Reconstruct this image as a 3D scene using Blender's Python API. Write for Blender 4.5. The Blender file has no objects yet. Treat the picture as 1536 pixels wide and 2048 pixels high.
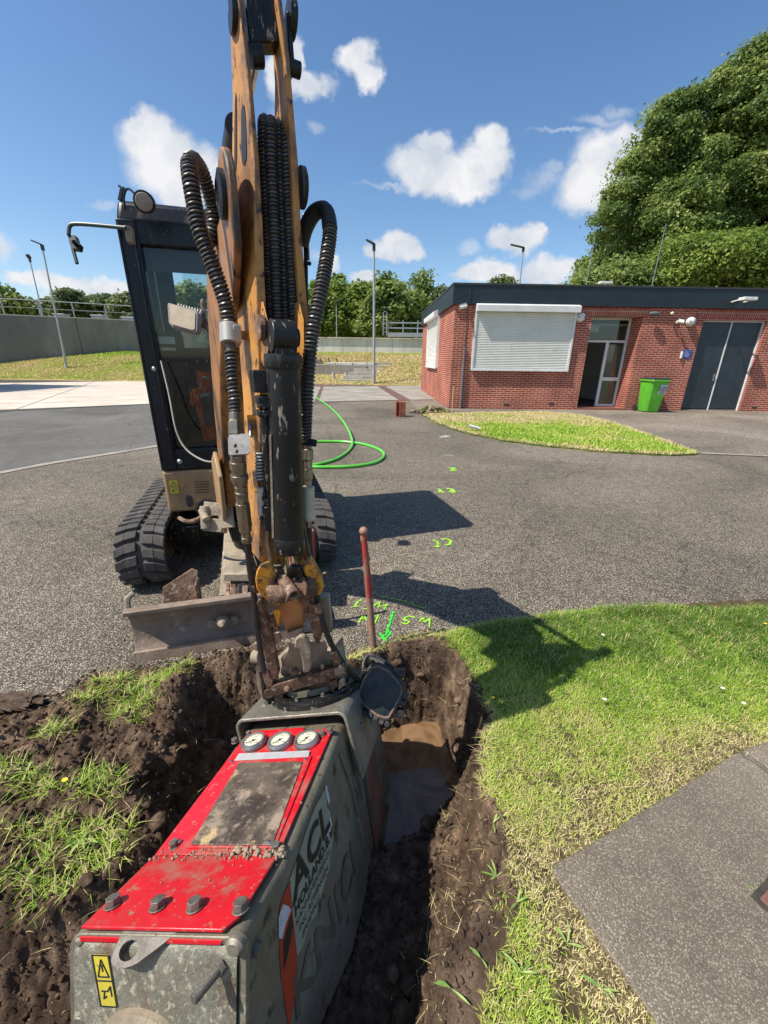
import bpy, math, random
import numpy as np
from mathutils import Vector, Matrix, noise as mnoise
R_ = math.radians
random.seed(7)
rng = np.random.default_rng(7)
scene = bpy.context.scene
COL = scene.collection

# ---------------------------------------------------------------- camera
FPX, CAM_H, PITCH, ROLL = 815.0, 1.5, R_(20.6), R_(0.72)
cf = Vector((0, math.cos(PITCH), -math.sin(PITCH)))
_u0 = Vector((0, math.sin(PITCH), math.cos(PITCH)))
_r0 = Vector((1, 0, 0))
cr = _r0 * math.cos(ROLL) + _u0 * math.sin(ROLL)
cu = -_r0 * math.sin(ROLL) + _u0 * math.cos(ROLL)
CP = Vector((0, 0, CAM_H))
cam_d = bpy.data.cameras.new('camera')
cam = bpy.data.objects.new('camera', cam_d)
COL.objects.link(cam)
cam.matrix_world = Matrix(((cr.x, cu.x, -cf.x, CP.x), (cr.y, cu.y, -cf.y, CP.y), (cr.z, cu.z, -cf.z, CP.z), (0, 0, 0, 1)))
cam_d.sensor_fit = 'VERTICAL'
cam_d.sensor_height = 24.0
cam_d.lens = 24.0 * FPX / 2048.0
cam_d.clip_start = 0.02
cam_d.clip_end = 2000
scene.camera = cam

def ray(u, v):
    return cf + cr * ((u - 768) / FPX) + cu * ((1024 - v) / FPX)
def G(u, v, z=0.0):
    d = ray(u, v); t = (z - CAM_H) / d.z
    return CP + d * t
def D(u, v, d):
    return CP + ray(u, v) * d
def PY(u, v, Y):
    d = ray(u, v); return CP + d * (Y / d.y)
def PL(u, v, p0, n):
    d = ray(u, v); t = (p0 - CP).dot(n) / d.dot(n)
    return CP + d * t

# ---------------------------------------------------------------- light
SUN_EL, SUN_AZ = R_(55.0), R_(20.0)          # light travels towards +X and a little +Y
L = Vector((math.cos(SUN_AZ) * math.cos(SUN_EL), math.sin(SUN_AZ) * math.cos(SUN_EL), -math.sin(SUN_EL)))
sd = bpy.data.lights.new('sun', 'SUN'); sd.energy = 5.0; sd.angle = R_(0.55); sd.color = (1.0, 0.94, 0.83)
so = bpy.data.objects.new('sun', sd); COL.objects.link(so)
so.rotation_euler = L.to_track_quat('-Z', 'Y').to_euler(); so.location = (-20, -8, 40)

world = bpy.data.worlds.new('World'); scene.world = world; world.use_nodes = True
def build_world():
    nt = world.node_tree; nt.nodes.clear(); N = nt.nodes.new; K = nt.links.new
    out = N('ShaderNodeOutputWorld'); sky = N('ShaderNodeTexSky')
    sky.sky_type = 'NISHITA'; sky.sun_disc = False; sky.sun_elevation = SUN_EL
    sky.sun_rotation = math.atan2(-L.x, -L.y)
    sky.air_density = 1.0; sky.dust_density = 0.6; sky.ozone_density = 2.2; sky.altitude = 0
    bs = N('ShaderNodeBackground'); bs.inputs[1].default_value = 0.122
    hsv = N('ShaderNodeHueSaturation'); hsv.inputs['Saturation'].default_value = 1.15; hsv.inputs['Value'].default_value = 1.0
    K(sky.outputs[0], hsv.inputs['Color']); K(hsv.outputs[0], bs.inputs[0])
    tc = N('ShaderNodeTexCoord'); sep = N('ShaderNodeSeparateXYZ'); K(tc.outputs['Generated'], sep.inputs[0])
    def math_(op, a, b=None, c=None, clamp=False):
        m = N('ShaderNodeMath'); m.operation = op; m.use_clamp = clamp
        for i, x in enumerate((a, b, c)):
            if x is None: continue
            if isinstance(x, (int, float)): m.inputs[i].default_value = x
            else: K(x, m.inputs[i])
        return m.outputs[0]
    ysafe = math_('MAXIMUM', sep.outputs[1], 0.02)
    comb = N('ShaderNodeCombineXYZ'); K(math_('DIVIDE', sep.outputs[0], ysafe), comb.inputs[0]); K(math_('DIVIDE', sep.outputs[2], ysafe), comb.inputs[1])
    front = math_('SMOOTH_MIN', math_('MULTIPLY', math_('SUBTRACT', sep.outputs[1], 0.02), 8.0, clamp=True), 1.0, 0.0)
    def noise(scale, detail, vec, rough=0.6):
        n = N('ShaderNodeTexNoise'); n.inputs['Scale'].default_value = scale; n.inputs['Detail'].default_value = detail
        n.inputs['Roughness'].default_value = rough; K(vec, n.inputs['Vector']); return n
    def vm(op, a, b, c=None):
        m = N('ShaderNodeVectorMath'); m.operation = op
        for i, x in enumerate((a, b, c)):
            if x is None: continue
            if isinstance(x, (tuple, list)): m.inputs[i].default_value = x
            else: K(x, m.inputs[i])
        return m
    n1 = noise(7.0, 4, comb.outputs[0]); n2 = noise(26.0, 5, comb.outputs[0], 0.62)
    w1 = vm('MULTIPLY_ADD', n1.outputs['Color'], (0.07, 0.07, 0), (-0.035, -0.035, 0))
    w2 = vm('MULTIPLY_ADD', n2.outputs['Color'], (0.035, 0.035, 0), w1.outputs[0])
    w2b = vm('ADD', w2.outputs[0], (-0.0175, -0.0175, 0))
    p = vm('ADD', comb.outputs[0], w2b.outputs[0]).outputs[0]
    def field(blobs):
        cur = None; low = None
        for (u, v, ru, rv) in blobs:
            d = ray(u, v); c = (d.x / d.y, d.z / d.y)
            d2 = ray(u + ru, v); d3 = ray(u, v - rv)
            sx = 1.0 / abs(d2.x / d2.y - c[0]); sy = 1.0 / abs(d3.z / d3.y - c[1])
            q = vm('MULTIPLY_ADD', p, (sx, sy, 0), (-c[0] * sx, -c[1] * sy, 0))
            ln = vm('LENGTH', q.outputs[0], None).outputs['Value']
            cur = ln if cur is None else math_('SMOOTH_MIN', cur, ln, 0.35)
        return cur
    solid = [(300, 285, 55, 48), (345, 330, 80, 65), (400, 352, 70, 52), (430, 372, 40, 30), (275, 255, 26, 20), (360, 380, 45, 25),
             (715, 120, 40, 28), (740, 150, 26, 24), (610, 165, 45, 26), (590, 110, 16, 40), (570, 150, 30, 50),
             (850, 335, 62, 46), (905, 350, 60, 46), (965, 320, 50, 45), (985, 262, 30, 28), (868, 282, 32, 25), (940, 365, 60, 28),
             (1215, 320, 66, 62), (1190, 385, 66, 48), (1255, 280, 40, 36), (1160, 355, 35, 36),
             (790, 492, 45, 24), (825, 503, 24, 16), (750, 500, 20, 14),
             (1015, 472, 38, 24), (1055, 475, 38, 30), (1080, 460, 16, 16), (990, 540, 40, 24), (945, 552, 40, 17), (1095, 545, 48, 28),
             (1010, 545, 28, 16), (725, 558, 20, 14), (655, 530, 22, 16),
             (60, 552, 50, 13), (150, 570, 80, 20), (235, 590, 60, 26), (110, 605, 70, 14), (150, 600, 60, 18), (30, 548, 22, 10),
             (-120, 480, 120, 40), (1700, 420, 90, 60), (-300, 200, 130, 80)]
    wisp = [(1080, 355, 42, 22), (1055, 378, 34, 14), (1105, 335, 28, 16), (935, 500, 26, 16), (210, 410, 32, 11), (1205, 235, 60, 14), (1120, 262, 70, 6),
            (632, 255, 18, 14), (640, 520, 40, 18), (780, 380, 70, 6), (1240, 215, 40, 12), (560, 240, 30, 40)]
    fs = field(solid); fw = field(wisp)
    n3 = noise(14.0, 6, comb.outputs[0], 0.68)
    def mask(f, lo, hi, amt, gain):
        x = math_('MULTIPLY_ADD', math_('SUBTRACT', n3.outputs[0], 0.5), amt, f)
        mr = N('ShaderNodeMapRange'); mr.interpolation_type = 'SMOOTHSTEP'; K(x, mr.inputs[0])
        mr.inputs[1].default_value = hi; mr.inputs[2].default_value = lo; mr.inputs[3].default_value = 0; mr.inputs[4].default_value = gain
        return mr.outputs[0]
    ms = mask(fs, 0.72, 1.42, 0.85, 1.0); mw = mask(fw, 0.2, 1.3, 1.2, 0.38)
    m = math_('MULTIPLY', math_('MAXIMUM', ms, mw), front)
    # the sky behind the camera: loose generic cloud
    nb = noise(2.2, 6, tc.outputs['Generated'], 0.6)
    mb = N('ShaderNodeMapRange'); mb.interpolation_type = 'SMOOTHSTEP'; K(nb.outputs[0], mb.inputs[0]); mb.inputs[1].default_value = 0.56; mb.inputs[2].default_value = 0.68
    back = math_('MULTIPLY', mb.outputs[0], math_('LESS_THAN', sep.outputs[1], -0.05))
    back = math_('MULTIPLY', back, math_('GREATER_THAN', sep.outputs[2], 0.02))
    m = math_('MAXIMUM', m, back)
    # cloud tone : bright tops, greyer where thick and low
    up = vm('ADD', p, (0.0, 0.035, 0.0)).outputs[0]
    n4 = noise(9.0, 4, up, 0.55)
    ramp = N('ShaderNodeValToRGB'); K(n4.outputs[0], ramp.inputs[0])
    ramp.color_ramp.elements[0].position = 0.32; ramp.color_ramp.elements[0].color = (0.60, 0.67, 0.78, 1)
    ramp.color_ramp.elements[1].position = 0.62; ramp.color_ramp.elements[1].color = (0.98, 0.98, 1.0, 1)
    bc = N('ShaderNodeBackground'); K(ramp.outputs[0], bc.inputs[0]); bc.inputs[1].default_value = 0.72
    mix = N('ShaderNodeMixShader'); K(m, mix.inputs[0]); K(bs.outputs[0], mix.inputs[1]); K(bc.outputs[0], mix.inputs[2])
    K(mix.outputs[0], out.inputs[0])
build_world()
scene.view_settings.view_transform = 'Standard'; scene.view_settings.look = 'None'
scene.view_settings.exposure = 0.38; scene.view_settings.gamma = 1.0
scene.cycles.use_denoising = True
scene.cycles.max_bounces = 6; scene.cycles.transparent_max_bounces = 12
scene.cycles.sample_clamp_indirect = 6.0; scene.cycles.sample_clamp_direct = 12.0

# ---------------------------------------------------------------- numpy noise
_perm = np.random.default_rng(3).permutation(512).astype(np.int64)
_gx = np.random.default_rng(4).uniform(-1, 1, 512); _gy = np.random.default_rng(5).uniform(-1, 1, 512)
def pn(x, y):
    xi = np.floor(x).astype(np.int64); yi = np.floor(y).astype(np.int64); xf = x - xi; yf = y - yi
    def g(ix, iy, fx, fy):
        h = _perm[(_perm[ix & 511] + iy) & 511]; return _gx[h] * fx + _gy[h] * fy
    u = xf * xf * xf * (xf * (xf * 6 - 15) + 10); v = yf * yf * yf * (yf * (yf * 6 - 15) + 10)
    a = g(xi, yi, xf, yf); b = g(xi + 1, yi, xf - 1, yf); c = g(xi, yi + 1, xf, yf - 1); d = g(xi + 1, yi + 1, xf - 1, yf - 1)
    return (a * (1 - u) + b * u) * (1 - v) + (c * (1 - u) + d * u) * v
def fbm(x, y, s, o=4, rough=0.5):
    t = 0; a = 1.0; n = 0
    for i in range(o):
        t = t + a * pn(x * s + 17.3 * i, y * s - 9.1 * i); n += a; a *= rough; s *= 2.03
    return t / n * 1.6
def sstep(a, b, x):
    t = np.clip((x - a) / (b - a), 0, 1); return t * t * (3 - 2 * t)
def inpoly(x, y, P):
    ins = np.zeros(x.shape, bool); n = len(P)
    for i in range(n):
        x1, y1 = P[i]; x2, y2 = P[(i + 1) % n]
        c = ((y1 > y) != (y2 > y)) & (x < (x2 - x1) * (y - y1) / ((y2 - y1) + 1e-12) + x1)
        ins ^= c
    return ins
def pdist(x, y, P, closed=True):
    d = np.full(x.shape, 1e9); n = len(P)
    for i in range(n if closed else n - 1):
        x1, y1 = P[i]; x2, y2 = P[(i + 1) % n]; dx, dy = x2 - x1, y2 - y1
        t = np.clip(((x - x1) * dx + (y - y1) * dy) / (dx * dx + dy * dy + 1e-12), 0, 1)
        d = np.minimum(d, np.hypot(x - x1 - t * dx, y - y1 - t * dy))
    return d
def sdf(x, y, P):       # positive inside
    return np.where(inpoly(x, y, P), 1, -1) * pdist(x, y, P)

# ---------------------------------------------------------------- mesh helpers
def V(*a): return Vector(a)
def frame(axis, hint=None):
    z = Vector(axis).normalized()
    h = Vector(hint) if hint is not None else (Vector((0, 0, 1)) if abs(z.z) < 0.9 else Vector((1, 0, 0)))
    x = (h - z * h.dot(z)).normalized(); return x, z.cross(x), z
def smooth_path(pts, n=8):
    pts = [Vector(p) for p in pts]; P = [pts[0] * 2 - pts[1]] + pts + [pts[-1] * 2 - pts[-2]]; out = []
    for i in range(1, len(P) - 2):
        a, b, c, d = P[i - 1:i + 3]
        for k in range(n):
            t = k / n
            out.append(0.5 * ((2 * b) + (c - a) * t + (2 * a - 5 * b + 4 * c - d) * t * t + (-a + 3 * b - 3 * c + d) * t ** 3))
    out.append(pts[-1]); return out
def resample(pts, step):
    out = [pts[0].copy()]; acc = 0
    for a, b in zip(pts, pts[1:]):
        l = (b - a).length
        while acc + l >= step and l > 1e-9:
            t = (step - acc) / l; a = a.lerp(b, t); out.append(a.copy()); l = (b - a).length; acc = 0
        acc += l
    return out
class MB:
    def __init__(s): s.v = []; s.f = []
    def add(s, vs, fs):
        o = len(s.v); s.v += [Vector(p) for p in vs]; s.f += [tuple(i + o for i in f) for f in fs]; return s
    def box(s, c, size, ax=None):
        c = Vector(c); X, Y, Z = ax if ax else (V(1, 0, 0), V(0, 1, 0), V(0, 0, 1)); a, b, h = [q / 2 for q in size]
        vs = [c + X * (i * a) + Y * (j * b) + Z * (k * h) for k in (-1, 1) for i, j in ((-1, -1), (1, -1), (1, 1), (-1, 1))]
        return s.hexa(vs)
    def hexa(s, vs):      # bottom 4 ccw, top 4 ccw
        return s.add(vs, [(3, 2, 1, 0), (4, 5, 6, 7), (0, 1, 5, 4), (1, 2, 6, 5), (2, 3, 7, 6), (3, 0, 4, 7)])
    def bar(s, p0, p1, w, h, hint=None):
        p0 = Vector(p0); p1 = Vector(p1); x, y, z = frame(p1 - p0, hint)
        return s.box((p0 + p1) / 2, (h, w, (p1 - p0).length), (x, y, z))
    def prism(s, poly, n, t):   # closed 3D polygon extruded by n*t
        n = Vector(n).normalized(); a = [Vector(p) for p in poly]; b = [p + n * t for p in a]; k = len(a)
        return s.add(a + b, [tuple(range(k - 1, -1, -1)), tuple(range(k, 2 * k))] + [(i, (i + 1) % k, (i + 1) % k + k, i + k) for i in range(k)])
    def cyl(s, p0, p1, r0, r1=None, n=20, caps=True, r_in=None):
        p0 = Vector(p0); p1 = Vector(p1); r1 = r0 if r1 is None else r1; x, y, z = frame(p1 - p0)
        c = [(math.cos(2 * math.pi * i / n), math.sin(2 * math.pi * i / n)) for i in range(n)]
        A = [p0 + (x * a + y * b) * r0 for a, b in c]; B = [p1 + (x * a + y * b) * r1 for a, b in c]
        fs = [(i, (i + 1) % n, (i + 1) % n + n, i + n) for i in range(n)]
        if r_in is None:
            if caps: fs += [tuple(range(n - 1, -1, -1)), tuple(range(n, 2 * n))]
            return s.add(A + B, fs)
        A2 = [p0 + (x * a + y * b) * r_in for a, b in c]; B2 = [p1 + (x * a + y * b) * r_in for a, b in c]
        fs += [((i + 1) % n + 2 * n, i + 2 * n, i + 3 * n, (i + 1) % n + 3 * n) for i in range(n)]
        fs += [((i + 1) % n, i, i + 2 * n, (i + 1) % n + 2 * n) for i in range(n)]
        fs += [(i + n, (i + 1) % n + n, (i + 1) % n + 3 * n, i + 3 * n) for i in range(n)]
        return s.add(A + B + A2 + B2, fs)
    def lathe(s, p, axis, prof, n=24, hint=None):    # prof: (r, h)
        p = Vector(p); x, y, z = frame(axis, hint); vs = []; fs = []; m = len(prof)
        for r, h in prof:
            for i in range(n):
                a = 2 * math.pi * i / n; vs.append(p + z * h + (x * math.cos(a) + y * math.sin(a)) * max(r, 1e-5))
        for j in range(m - 1):
            for i in range(n):
                fs.append((j * n + i, j * n + (i + 1) % n, (j + 1) * n + (i + 1) % n, (j + 1) * n + i))
        fs += [tuple(range(n - 1, -1, -1)), tuple(range((m - 1) * n, m * n))]
        return s.add(vs, fs)
    def tube(s, pts, r, n=10, caps=True):
        pts = [Vector(p) for p in pts]; m = len(pts); rr = r if isinstance(r, (list, tuple)) else [r] * m
        T = [(pts[min(i + 1, m - 1)] - pts[max(i - 1, 0)]).normalized() for i in range(m)]
        x, y, z = frame(T[0]); vs = []; fs = []
        for i in range(m):
            if i:
                q = T[i - 1].rotation_difference(T[i]); x = q @ x; x = (x - T[i] * x.dot(T[i])).normalized()
            y = T[i].cross(x)
            for k in range(n):
                a = 2 * math.pi * k / n; vs.append(pts[i] + (x * math.cos(a) + y * math.sin(a)) * rr[i])
        for i in range(m - 1):
            for k in range(n): fs.append((i * n + k, i * n + (k + 1) % n, (i + 1) * n + (k + 1) % n, (i + 1) * n + k))
        if caps: fs += [tuple(range(n - 1, -1, -1)), tuple(range((m - 1) * n, m * n))]
        return s.add(vs, fs)
    def coil(s, pts, R, r, pitch, n=5, per=10):
        pts = resample(pts, pitch / per); m = len(pts)
        T = [(pts[min(i + 1, m - 1)] - pts[max(i - 1, 0)]).normalized() for i in range(m)]
        x, y, z = frame(T[0]); out = []
        for i in range(m):
            if i:
                q = T[i - 1].rotation_difference(T[i]); x = q @ x; x = (x - T[i] * x.dot(T[i])).normalized()
            a = 2 * math.pi * i / per; out.append(pts[i] + (x * math.cos(a) + T[i].cross(x) * math.sin(a)) * R)
        return s.tube(out, r, n)
    def sphere(s, c, r, n=16, m=10, sc=(1, 1, 1)):
        c = Vector(c); prof = []
        vs = []; fs = []
        for j in range(m + 1):
            t = math.pi * j / m
            for i in range(n):
                a = 2 * math.pi * i / n
                vs.append(c + Vector((math.cos(a) * math.sin(t) * r * sc[0], math.sin(a) * math.sin(t) * r * sc[1], math.cos(t) * r * sc[2])))
        for j in range(m):
            for i in range(n): fs.append((j * n + i, (j + 1) * n + i, (j + 1) * n + (i + 1) % n, j * n + (i + 1) % n))
        return s.add(vs, fs)
    def build(s, name, mat, parent=None, bevel=0.0, smooth=35, local=False, seg=2):
        off = V(0, 0, 0)
        if parent is not None and not local:
            q = parent
            while q is not None: off += q.location; q = q.parent
        me = bpy.data.meshes.new(name)
        me.from_pydata([tuple(p - off) for p in s.v], [], s.f); me.validate(); me.update()
        if mat: me.materials.append(mat)
        if smooth:
            me.polygons.foreach_set('use_smooth', [True] * len(me.polygons)); me.set_sharp_from_angle(angle=R_(smooth))
        o = bpy.data.objects.new(name, me); COL.objects.link(o)
        if parent is not None: o.parent = parent
        if bevel:
            b = o.modifiers.new('bevel', 'BEVEL'); b.width = bevel; b.segments = seg; b.limit_method = 'ANGLE'; b.angle_limit = R_(38)
            b.use_clamp_overlap = True
        return o
def npmesh(name, v, f, mat, parent=None, attrs=None, smooth=False):
    me = bpy.data.meshes.new(name); v = np.asarray(v, np.float32); f = np.asarray(f, np.int32)
    me.vertices.add(len(v)); me.vertices.foreach_set('co', v.ravel())
    k = f.shape[1]; me.loops.add(f.size); me.loops.foreach_set('vertex_index', f.ravel())
    me.polygons.add(len(f)); me.polygons.foreach_set('loop_start', np.arange(len(f), dtype=np.int32) * k)
    if smooth: me.polygons.foreach_set('use_smooth', np.ones(len(f), bool))
    me.update(calc_edges=True)
    for kk, a in (attrs or {}).items():
        at = me.attributes.new(kk, 'FLOAT', 'POINT'); at.data.foreach_set('value', np.asarray(a, np.float32))
    for m in (mat if isinstance(mat, list) else [mat]): me.materials.append(m)
    o = bpy.data.objects.new(name, me); COL.objects.link(o)
    if parent is not None: o.parent = parent
    return o
def tag(o, label=None, cat=None, group=None, kind=None):
    if label: o['label'] = label
    if cat: o['category'] = cat
    if group: o['group'] = group
    if kind: o['kind'] = kind
    return o
def thing(name, label, cat, loc, rz=0.0, group=None):
    o = bpy.data.objects.new(name, None); COL.objects.link(o); o.empty_display_size = 0.1
    o.location = loc; o.rotation_euler = (0, 0, rz); return tag(o, label, cat, group)
def single(mb, name, mat, label, cat, loc=None, group=None, kind=None, **kw):
    if loc is not None:
        mb.v = [p - Vector(loc) for p in mb.v]
    o = mb.build(name, mat, **kw)
    if loc is not None: o.location = loc
    return tag(o, label, cat, group, kind)
def dup(o, parent=None):
    kids = [c for c in o.children]
    c = o.copy(); COL.objects.link(c); c.parent = parent
    for k in kids: dup(k, c)
    return c

# ---------------------------------------------------------------- materials
def mat(name, c1, c2=None, scale=6.0, detail=6, rough=0.6, metal=0.0, bump=0.0, bscale=None, dirt=None, dirt2=None, spec=0.5,
        lo=0.35, hi=0.65, coat=0.0, rough2=None, stretch=None, bdist=0.01):
    m = bpy.data.materials.new(name); m.use_nodes = True; nt = m.node_tree; N = nt.nodes.new; K = nt.links.new
    b = nt.nodes['Principled BSDF']; tc = N('ShaderNodeTexCoord'); vec = tc.outputs['Object']
    if stretch:
        mp = N('ShaderNodeMapping'); K(vec, mp.inputs[0]); mp.inputs['Scale'].default_value = stretch; vec = mp.outputs[0]
    def no(sc, det=detail, r=0.6):
        n = N('ShaderNodeTexNoise'); n.inputs['Scale'].default_value = sc; n.inputs['Detail'].default_value = det; n.inputs['Roughness'].default_value = r
        K(vec, n.inputs['Vector']); return n.outputs[0]
    def rng_(x, a, b_, c=0.0, d=1.0):
        q = N('ShaderNodeMapRange'); K(x, q.inputs[0]); q.inputs[1].default_value = a; q.inputs[2].default_value = b_; q.inputs[3].default_value = c; q.inputs[4].default_value = d
        q.interpolation_type = 'SMOOTHSTEP'; return q.outputs[0]
    def mixc(f, a, c):
        q = N('ShaderNodeMix'); q.data_type = 'RGBA'
        K(f, q.inputs[0])
        for i, x in ((6, a), (7, c)):
            if isinstance(x, tuple): q.inputs[i].default_value = (*x[:3], 1)
            else: K(x, q.inputs[i])
        return q.outputs[2]
    col = (*c1, 1)
    rsock = None
    if c2 is not None:
        col = mixc(rng_(no(scale), lo, hi), c1, c2)
    for i, dd in enumerate((dirt, dirt2)):
        if dd:     # (colour, scale, threshold, softness, roughness)
            f = rng_(no(dd[1], 8, 0.68), dd[2], dd[2] + dd[3])
            col = mixc(f, col if not isinstance(col, tuple) else col[:3], dd[0])
            q = N('ShaderNodeMapRange'); K(f, q.inputs[0]); q.inputs[3].default_value = rough if rsock is None else 0; q.inputs[4].default_value = dd[4]
            if rsock is None: rsock = q.outputs[0]
            if metal and i == 0:
                q2 = N('ShaderNodeMapRange'); K(f, q2.inputs[0]); q2.inputs[3].default_value = metal; q2.inputs[4].default_value = 0.0
                K(q2.outputs[0], b.inputs['Metallic'])
    if isinstance(col, tuple): b.inputs['Base Color'].default_value = col
    else: K(col, b.inputs['Base Color'])
    if rsock: K(rsock, b.inputs['Roughness'])
    else:
        if rough2 is not None: K(rng_(no(scale * 1.7), 0.35, 0.65, rough, rough2), b.inputs['Roughness'])
        else: b.inputs['Roughness'].default_value = rough
    if not (metal and dirt): b.inputs['Metallic'].default_value = metal
    b.inputs['Specular IOR Level'].default_value = spec
    b.inputs['Coat Weight'].default_value = coat
    if bump:
        bp = N('ShaderNodeBump'); bp.inputs['Strength'].default_value = bump; bp.inputs['Distance'].default_value = bdist
        K(no(bscale or scale * 4, 8, 0.65), bp.inputs['Height']); K(bp.outputs[0], b.inputs['Normal'])
    return m
def nodes(m):
    nt = m.node_tree; return nt, nt.nodes.new, nt.links.new, nt.nodes['Principled BSDF']

# ================================================================= GROUND
def xy(p): return (p.x, p.y)
def asphalt_nodes(m, dark=(0.028, 0.027, 0.027), mid=(0.075, 0.068, 0.062), light=(0.46, 0.42, 0.37), stone=165.0, frac=0.34, far=0.0):
    nt, N, K, b = nodes(m); tc = N('ShaderNodeTexCoord'); vec = tc.outputs['Object']
    vo = N('ShaderNodeTexVoronoi'); vo.inputs['Scale'].default_value = stone; K(vec, vo.inputs['Vector'])
    sp = N('ShaderNodeSeparateColor'); K(vo.outputs['Color'], sp.inputs[0])
    lg = N('ShaderNodeTexNoise'); lg.inputs['Scale'].default_value = 0.45; lg.inputs['Distortion'].default_value = 0.8; lg.inputs['Detail'].default_value = 5; K(vec, lg.inputs['Vector'])
    st = N('ShaderNodeTexNoise'); st.inputs['Scale'].default_value = 9; st.inputs['Detail'].default_value = 5; K(vec, st.inputs['Vector'])
    r = N('ShaderNodeValToRGB'); K(sp.outputs[0], r.inputs[0]); e = r.color_ramp.elements
    e[0].position = 0.0; e[0].color = (*dark, 1); e[1].position = 1.0; e[1].color = (*light, 1)
    q = e.new(1 - frac * 1.5); q.color = (*mid, 1); q = e.new(1 - frac * 0.6); q.color = tuple((a + c) / 2 for a, c in zip(mid, light)) + (1,)
    # stones fade to binder at their rims
    rim = N('ShaderNodeMapRange'); K(vo.outputs['Distance'], rim.inputs[0]); rim.inputs[1].default_value = 0.35; rim.inputs[2].default_value = 0.62
    mx = N('ShaderNodeMix'); mx.data_type = 'RGBA'; K(rim.outputs[0], mx.inputs[0]); K(r.outputs[0], mx.inputs[6]); mx.inputs[7].default_value = (*dark, 1)
    vr = N('ShaderNodeMapRange'); K(lg.outputs[0], vr.inputs[0]); vr.inputs[1].default_value = 0.3; vr.inputs[2].default_value = 0.7; vr.inputs[3].default_value = 0.66; vr.inputs[4].default_value = 1.30
    v2 = N('ShaderNodeMapRange'); K(st.outputs[0], v2.inputs[0]); v2.inputs[1].default_value = 0.3; v2.inputs[2].default_value = 0.7; v2.inputs[3].default_value = 0.85; v2.inputs[4].default_value = 1.15
    mm = N('ShaderNodeMath'); mm.operation = 'MULTIPLY'; K(vr.outputs[0], mm.inputs[0]); K(v2.outputs[0], mm.inputs[1])
    vm = N('ShaderNodeVectorMath'); vm.operation = 'SCALE'; K(mx.outputs[2], vm.inputs[0]); K(mm.outputs[0], vm.inputs['Scale'])
    wn = N('ShaderNodeTexNoise'); wn.inputs['Scale'].default_value = 1.3; wn.inputs['Detail'].default_value = 6; K(vec, wn.inputs['Vector'])
    wv = N('ShaderNodeVectorMath'); wv.operation = 'MULTIPLY_ADD'; K(wn.outputs['Color'], wv.inputs[0]); wv.inputs[1].default_value = (0.9, 0.9, 0); K(vec, wv.inputs[2])
    ve = N('ShaderNodeTexVoronoi'); ve.feature = 'DISTANCE_TO_EDGE'; ve.inputs['Scale'].default_value = 0.42; K(wv.outputs[0], ve.inputs['Vector'])
    ck = N('ShaderNodeMapRange'); K(ve.outputs['Distance'], ck.inputs[0]); ck.inputs[1].default_value = 0.0; ck.inputs[2].default_value = 0.006; ck.inputs[3].default_value = 0.55; ck.inputs[4].default_value = 1.0
    sn2 = N('ShaderNodeTexNoise'); sn2.inputs['Scale'].default_value = 1.9; sn2.inputs['Detail'].default_value = 7; sn2.inputs['Roughness'].default_value = 0.7; K(vec, sn2.inputs['Vector'])
    sr = N('ShaderNodeMapRange'); sr.interpolation_type = 'SMOOTHSTEP'; K(sn2.outputs[0], sr.inputs[0]); sr.inputs[1].default_value = 0.60; sr.inputs[2].default_value = 0.68; sr.inputs[3].default_value = 1.0; sr.inputs[4].default_value = 0.74
    cm = N('ShaderNodeMath'); cm.operation = 'MULTIPLY'; K(ck.outputs[0], cm.inputs[0]); K(sr.outputs[0], cm.inputs[1])
    vm2 = N('ShaderNodeVectorMath'); vm2.operation = 'SCALE'; K(vm.outputs[0], vm2.inputs[0]); K(cm.outputs[0], vm2.inputs['Scale'])
    K(vm2.outputs[0], b.inputs['Base Color']); b.inputs['Roughness'].default_value = 0.85; b.inputs['Specular IOR Level'].default_value = 0.35
    bp = N('ShaderNodeBump'); bp.inputs['Strength'].default_value = 0.55; bp.inputs['Distance'].default_value = 0.006; bp.invert = True
    K(vo.outputs['Distance'], bp.inputs['Height']); K(bp.outputs[0], b.inputs['Normal'])
def newmat(n):
    m = bpy.data.materials.new(n); m.use_nodes = True; return m
m_asph = newmat('asphalt'); asphalt_nodes(m_asph, (0.068, 0.057, 0.043), (0.168, 0.142, 0.107), (0.68, 0.585, 0.45), 160, 0.40)
m_asph2 = newmat('smooth_asphalt'); asphalt_nodes(m_asph2, (0.118, 0.110, 0.098), (0.155, 0.146, 0.130), (0.32, 0.30, 0.27), 120, 0.10)
m_apron = newmat('apron'); asphalt_nodes(m_apron, (0.11, 0.093, 0.072), (0.235, 0.198, 0.155), (0.56, 0.48, 0.38), 80, 0.42)

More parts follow.
